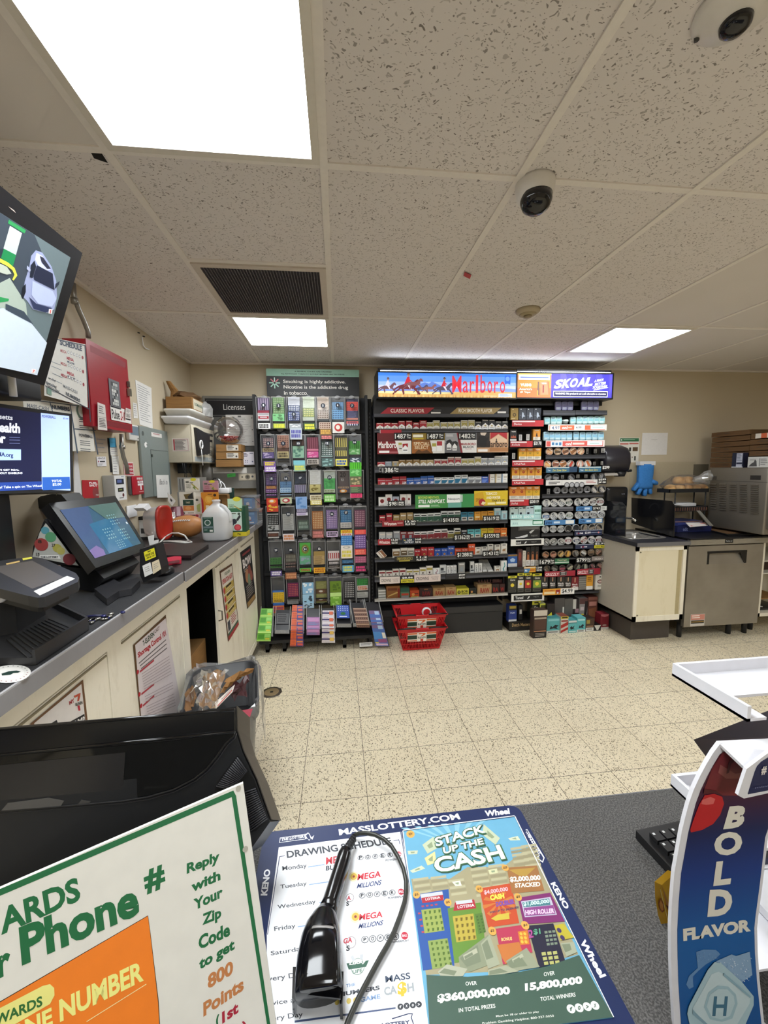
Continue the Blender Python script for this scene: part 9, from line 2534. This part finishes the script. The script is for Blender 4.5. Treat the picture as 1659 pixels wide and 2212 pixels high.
g=G().prism([onp(*kf(u,v),.0026) for u,v in((-60,415),(725,335),(712,520),(690,552),(-60,620))],-nrm*.0003,mat('2b2a2b',.25))
g.build('display_window',t,'dark grey display window')
g=G()
ar=[onp(*q,.003) for q in arc[2:]]
g.tube(ar,.0016,BLK,6)
for sh in(.004,):
 g.tube([onp(x+3,y+4,.002) for x,y in arc[2:]],.0012,mat('2c2c30',.4),6)
g.build('bezel_rim',t)
g=G()
g.prism([onp(*kf(u,v),.001) for u,v in((1375,352),(1470,490),(1545,715),(1480,790),(1440,800),(1405,560),(1240,555),(1260,500))],-nrm*.001,mat('0b0b0c',.6))
for i in range(16):
 f=i/15
 a,b=(1255+115*f,545-175*f),(1300+90*f+35,555-120*f)
 a=(1250+8*i,530-11*i)
 b=(1345+5.5*i,550-7*i)
 g.tube([onp(*kf(*a),.002),onp(*kf(*b),.002)],.0011,mat('3b3b40',.4),5)
for i in range(17):
 a=(1418+2*i,565+14*i)
 b=(1478+4.2*i,545+10.8*i)
 g.tube([onp(*kf(*a),.002),onp(*kf(*b),.002)],.0011,mat('3b3b40',.4),5)
g.build('side_vent',t)
g=G()
zlow=min(p.z for p in body)
g.box(-.6,.545,NZ+.001,-.16,.64,zlow+.06,mat('0e0e10',.3))
g.build('base',t)
g=G()
p=[onp(*kf(u,v),.0035) for u,v in((0,680),(45,628),(280,598),(370,615),(350,648))]
g.prism(p,-nrm*.0004,mat('5a5856',.3)).prism([onp(*kf(u,v),.0035) for u,v in((450,635),(470,610),(525,618),(515,628))],-nrm*.0004,mat('4a4846',.3))  # two paler grey patches over the black front, near its lower edge
g.build('pale_patch',t,'pale patches near the lower edge')
K0,K1,K2=U(1374,1789,'z',NZ+.02),U(1480,1766,'z',NZ+.02),U(1468,1885,'z',NZ+.02)
ex=(K1-K0).normalized()
ey=(K2-K0)
ey=(ey-ex*ey.dot(ex)).normalized()
t=thing('keyboard','black keyboard with white legends behind the mint display','keyboard',(K0.x,K0.y,NZ))
P=lambda a,b,z=0:K0+ex*a+ey*b+V((0,0,z))
g=G().prism([P(0,0,-.018),P(.3,0,-.018),P(.3,.14,-.018),P(0,.14,-.018)],(0,0,.014),mat('121214',.35)).build('case',t)
ks_=.0185
for j in range(6):
 for i in range(7):
  if i>6:
   continue
  a,b=.012+i*ks_,.014+j*ks_
  q=[P(a,b,.0035),P(a+ks_*.84,b,.0035),P(a+ks_*.84,b+ks_*.84,.0035),P(a,b+ks_*.84,.0035)]
  g=G().on(q,.007,mat('1a1a1c',.4))
  g.rect(.15,.15,.4,.38,'d0d0d0')
  g.build('key',t)
t=thing('payment_tablet','black flat payment tablet behind the white mint display','tablet',(.56,.58,NZ))
p=[U(x,y,'y',yy) for x,y,yy in((1498,1598,.6),(1665,1533,.56),(1700,1590,.5),(1530,1641,.54))]
G().on(p,.01,mat('0c0c0e',.3)).build('screen',t)
c=(p[0]+p[1]+p[2]+p[3])/4
G().cyl((c.x,c.y,NZ+.008),c-V((0,0,.01)),.012,BLK).cyl((c.x,c.y,NZ+.0005),(c.x,c.y,NZ+.008),.03,BLK).build('stand',t)
YD=.33
t=thing('mint_display','white plastic counter display with tall blue curved side panel','display stand',(.4,.37,NZ))
kj,kq=K(1360,1380,4.609),K(1360,1800,5.368)
WP=mat('dcdce2',.35)
lef=[(1556,1606),(1541,1626),(1527,1649),(1513,1675),(1499,1705),(1489,1733),(1480,1766),(1473,1795),(1464,1845),(1457,1884),(1452,1945),(1449,2005),(1449.5,2060),(1451,2117),(1457,2212),(1464,2290)]
rig=[(1622,1655),(1700,1640),(1690,1700),(1672,1770),(1659,1809),(1651,1880),(1646,1921),(1638,1980),(1635.5,2005),(1637,2060),(1641,2117),(1651,2212),(1660,2290)]
rig=[(1690,1600)]+rig[2:]
g=G()
CN=lambda p:V((p.x,p.y,max(p.z,NZ+.001)))
pl_=[CN(U(x,y,'y',YD)) for x,y in lef+rig[::-1]]
mb=min(p.z for p in pl_)
g.prism(pl_,(0,.004,0),WP)
xa,xb=pl_[len(lef)-1].x,pl_[len(lef)].x
g.build('side_panel',t)
g=G()
dx_=[(11,6)]*3+[(14,4)]*3+[(15,2)]*4+[(15,0)]*6
il=[(x+15,y+(14 if i==0 else 4)) for i,(x,y) in enumerate(lef)]
ir=[(x-6,y+(14 if i==0 else 0)) for i,(x,y) in enumerate(rig)]
full=[CN(U(x,y,'y',YD-.0006)) for x,y in il+ir[::-1]]
def bluef():
 q=N('printed_blue_gradient')
 s=q.n('SeparateXYZ',i0=q.n('NewGeometry').outputs['Position'])
 zt_,zb2=full[0].z,full[len(il)-1].z
 f=q.math('DIVIDE',q.math('SUBTRACT',zt_,s.outputs[2]),zt_-zb2)
 c=q.ramp(f,[(.0,lin('4a1420')),(.16,lin('3a1030')),(.26,lin('141c4c')),(.4,lin('17357c')),(.62,lin('14599c')),(1.,lin('0f4f90'))])
 return q.set(Base_Color=c,Roughness=.35)
g.prism(full,(0,.0005,0),bluef())
g.on(QY(YD-.0007,1440,1600,1690,2290),0,None,.00015)
LT='dcd8cc'
J=lambda*p:[kj(*q) for q in p]
Q=lambda*p:[kq(*q) for q in p]
g.ppol(J((930,1125),(1030,1150),(1165,1290),(1125,1400),(1075,1560),(930,1560),(740,1500),(820,1290)),'6e1c22')
g.ppol(J((900,1250),(1050,1340),(1120,1330),(1090,1390),(960,1390),(880,1330)),'8a4a44').ppol(J((960,1340),(980,1230),(1040,1160),(1075,1195),(1010,1240),(985,1330)),'4a1014')
u,v=g.fpx(*kj(830,1700))
g.ppol(J((745,1555),(840,1540),(920,1570),(938,1640),(900,1750),(830,1840),(720,1900),(610,1925),(600,1900),(640,1780),(690,1650)),'b5171c')
g.ppol(J((720,1600),(800,1570),(850,1590),(830,1640),(760,1650),(710,1640)),'d0605c')
g.ppol(J((740,1490),(860,1510),(930,1560),(840,1530),(730,1545)),'501014')
g.ptext('B',kj(995,1668),kj(1185,1650),kj(930,1895),LT,.06).ptext('O',kj(850,1930),kj(1130,1910),kj(832,2165),LT,.05)
g.ptext('L',kq(1008,325),kq(1100,318),kq(970,612),LT,.06) if 0 else g.ptext('L',kq(1005,328),kq(1205,305),kq(968,612),LT,.05)
g.ptext('D',kq(930,655),kq(1205,640),kq(900,968),LT,.055)
g.ptext('FLAVOR',kq(618,1105),kq(1405,990),kq(622,1252),LT,.055)
g.ppol(Q((770,1375),(860,1345),(1000,1350),(1050,1400),(1000,1450),(880,1520),(800,1590),(730,1660),(740,1780),(690,1805),(655,1750),(690,1650),(790,1560)),'5f86b2')
g.ppol(Q((1000,1480),(1180,1400),(1230,1420),(1390,1370),(1405,1500),(1420,1640),(1300,1720),(1050,1600)),'86a4c2')
r8_=random.Random(8)
for i in range(90):
 a,b=r8_.uniform(1010,1400),r8_.uniform(1420,1700)
 if b>1490+(a-1000)*.5+60 or b<1480-(a-1000)*.25:
  continue
 s_=r8_.uniform(8,20)
 g.ppol(Q((a,b),(a+s_,b+s_*.4),(a+s_*.5,b+s_)),('b4c6d8','6f92b8','d4dee6')[i%3])
for i in range(50):
 a,b=r8_.uniform(760,1030),r8_.uniform(1370,1480)
 s_=r8_.uniform(6,16)
 g.ppol(Q((a,b),(a+s_*.4,b+s_*1.5),(a-3,b+s_)),('7f9fc4','4a76a8')[i%2])
g.ppol(Q((660,2080),(680,1990),(800,1760),(900,1570),(980,1480),(1060,1500),(1300,1720),(1430,1880),(1430,1980),(1330,2212),(1290,2330),(720,2330),(690,2212)),'a4bfc8')
g.ppol(Q((720,2020),(940,1620),(1020,1590),(1080,1620),(1390,1880),(1380,1960),(1200,2260),(1120,2280),(880,2200)),'bccfd4')
g.ppol(Q((850,2000),(900,1830),(1010,1750),(1130,1760),(1220,1850),(1240,1960),(1180,2130),(1060,2170),(920,2140)),'9ab8c2').ppol(Q((880,1990),(920,1850),(1015,1785),(1120,1790),(1195,1870),(1205,1960),(1150,2100),(1050,2140),(940,2110)),'b2c8ce')
g.ptext('H',kq(965,1870),kq(1125,1870),kq(945,2100),'3f6c84',.02)
g.ppol(Q((720,2020),(740,2050),(900,2200),(880,2220),(720,2080)),'7f9fae').ppol(Q((1080,1600),(1390,1870),(1380,1890),(1070,1630)),'86a8b6')
g.build('printed_panel',t,'printed blue panel lettered BOLD FLAVOR')
for i,(px,py,pr) in enumerate(((1453,1432,1640),(1450,1672,1640),(1455,1895,1640),(1445,2115,1640))):
 o=U(px,py,'y',.425)
 g=G()
 x0,x1,y0,y1,z1=o.x,o.x+.19,YD+.004,.425,o.z
 if i==0:
  x1=U(1660,1412,'y',.425).x+.03
 h,w=.016,.004
 x0n=U(px-15,py+20,'y',.425).x
 yf=YD+.004 if i else .372
 g.box(x0,yf,z1-h,x1,y1,z1-h+.003,WP)
 g.box(x0,y1-w,z1-h,x1,y1,z1,WP).box(x0,yf if i else y0,z1-h,x0+w,y1-w,z1,WP).box(x1-w,yf,z1-h,x1,y1-w,z1,WP)
 if i==0:
  g.box(x0,y0-.0,z1-h,x0+.022,yf,z1-h+.003,WP)
 g.build('tray_shelf',t)
o=U(1453,1432,'y',.425)
g=G()
tp=[U(x,y,'y',yy) for x,y,yy in((1555,1607,YD),(1700,1590,YD),(1720,1630,YD-.02),(1613,1662,YD-.02))]
g.on(tp,.003,WP)
hb_=[U(x,y,'y',YD-.022) for x,y in((1613,1661),(1660,1626),(1720,1618),(1720,1700),(1607,1725),(1594,1718))]
g.prism(hb_,(0,.003,0),WP)
g.build('header_frame',t)
g=G().prism([U(x,y,'y',YD-.0225) for x,y in((1616,1716),(1631,1668),(1636,1656),(1645,1646),(1660,1637),(1718,1628),(1718,1696))],(0,.0004,0),mat('151c4a',.35))
g.on(QY(YD-.0228,1600,1620,1720,1730))
g.ptext('#',(1645,1656),(1656,1654),(1643,1674),'e0dcd8',.04).ptext('mintsfor',(1630,1699),(1690,1690),(1630,1703),'6a7098',.01)
g.build('header_panel',t,'small navy header panel with hash sign')
zs=[U(1650,y,'y',.38).z for y in(1960,2130)]
for z in zs:
 x0=U(1642,1960,'y',.38).x+.004
 G().box(x0,.34,z-.01,x0+.1,.42,z,WP).build('right_shelf',t)
xr_=U(1660,1900,'y',.425).x+.05
G().box(U(1500,2000,'y',.425).x,.425,NZ+.001,xr_,.428,U(1500,1880,'y',.425).z,mat('101432',.5)).build('back_panel',t)
bag=[kq(u,v) for u,v in((290,560),(372,600),(420,700),(470,860),(485,1150),(468,1300),(430,1270),(382,1100),(330,950),(296,750))]
g=G()
f_=[U(x,y,'y',.44) for x,y in bag]
g.prism(f_,(.03,.012,0),mat('c89a28',.25))
g.on(QY(.4396,1412,1900,1452,2045))
g.ppol(Q((372,600),(470,860),(485,1120),(440,900)),'b07a38').ppol(Q((345,640),(352,640),(478,1140),(470,1140)),'e8d078')
u,v=g.fpx(*kq(358,830))
g.ppol(Q((325,790),(350,735),(385,800),(395,890),(370,910),(335,860)),'8a4a20').ppol(Q((335,800),(350,760),(375,810),(382,870),(365,885),(343,850)),'c88a3c').ppol(Q((410,820),(450,840),(475,870),(440,880)),'5a2c18').ppol(Q((390,1120),(430,1080),(470,1120),(468,1290),(430,1265)),'8a8478')
g.build('candy_bag',None,'yellow candy bag poking out left of the blue display panel','bag')
w=bpy.data.worlds.new('shop_ambient')
sc.world=w
w.use_nodes=True
w.node_tree.nodes['Background'].inputs[0].default_value=(.9,.95,1,1)
w.node_tree.nodes['Background'].inputs[1].default_value=.05
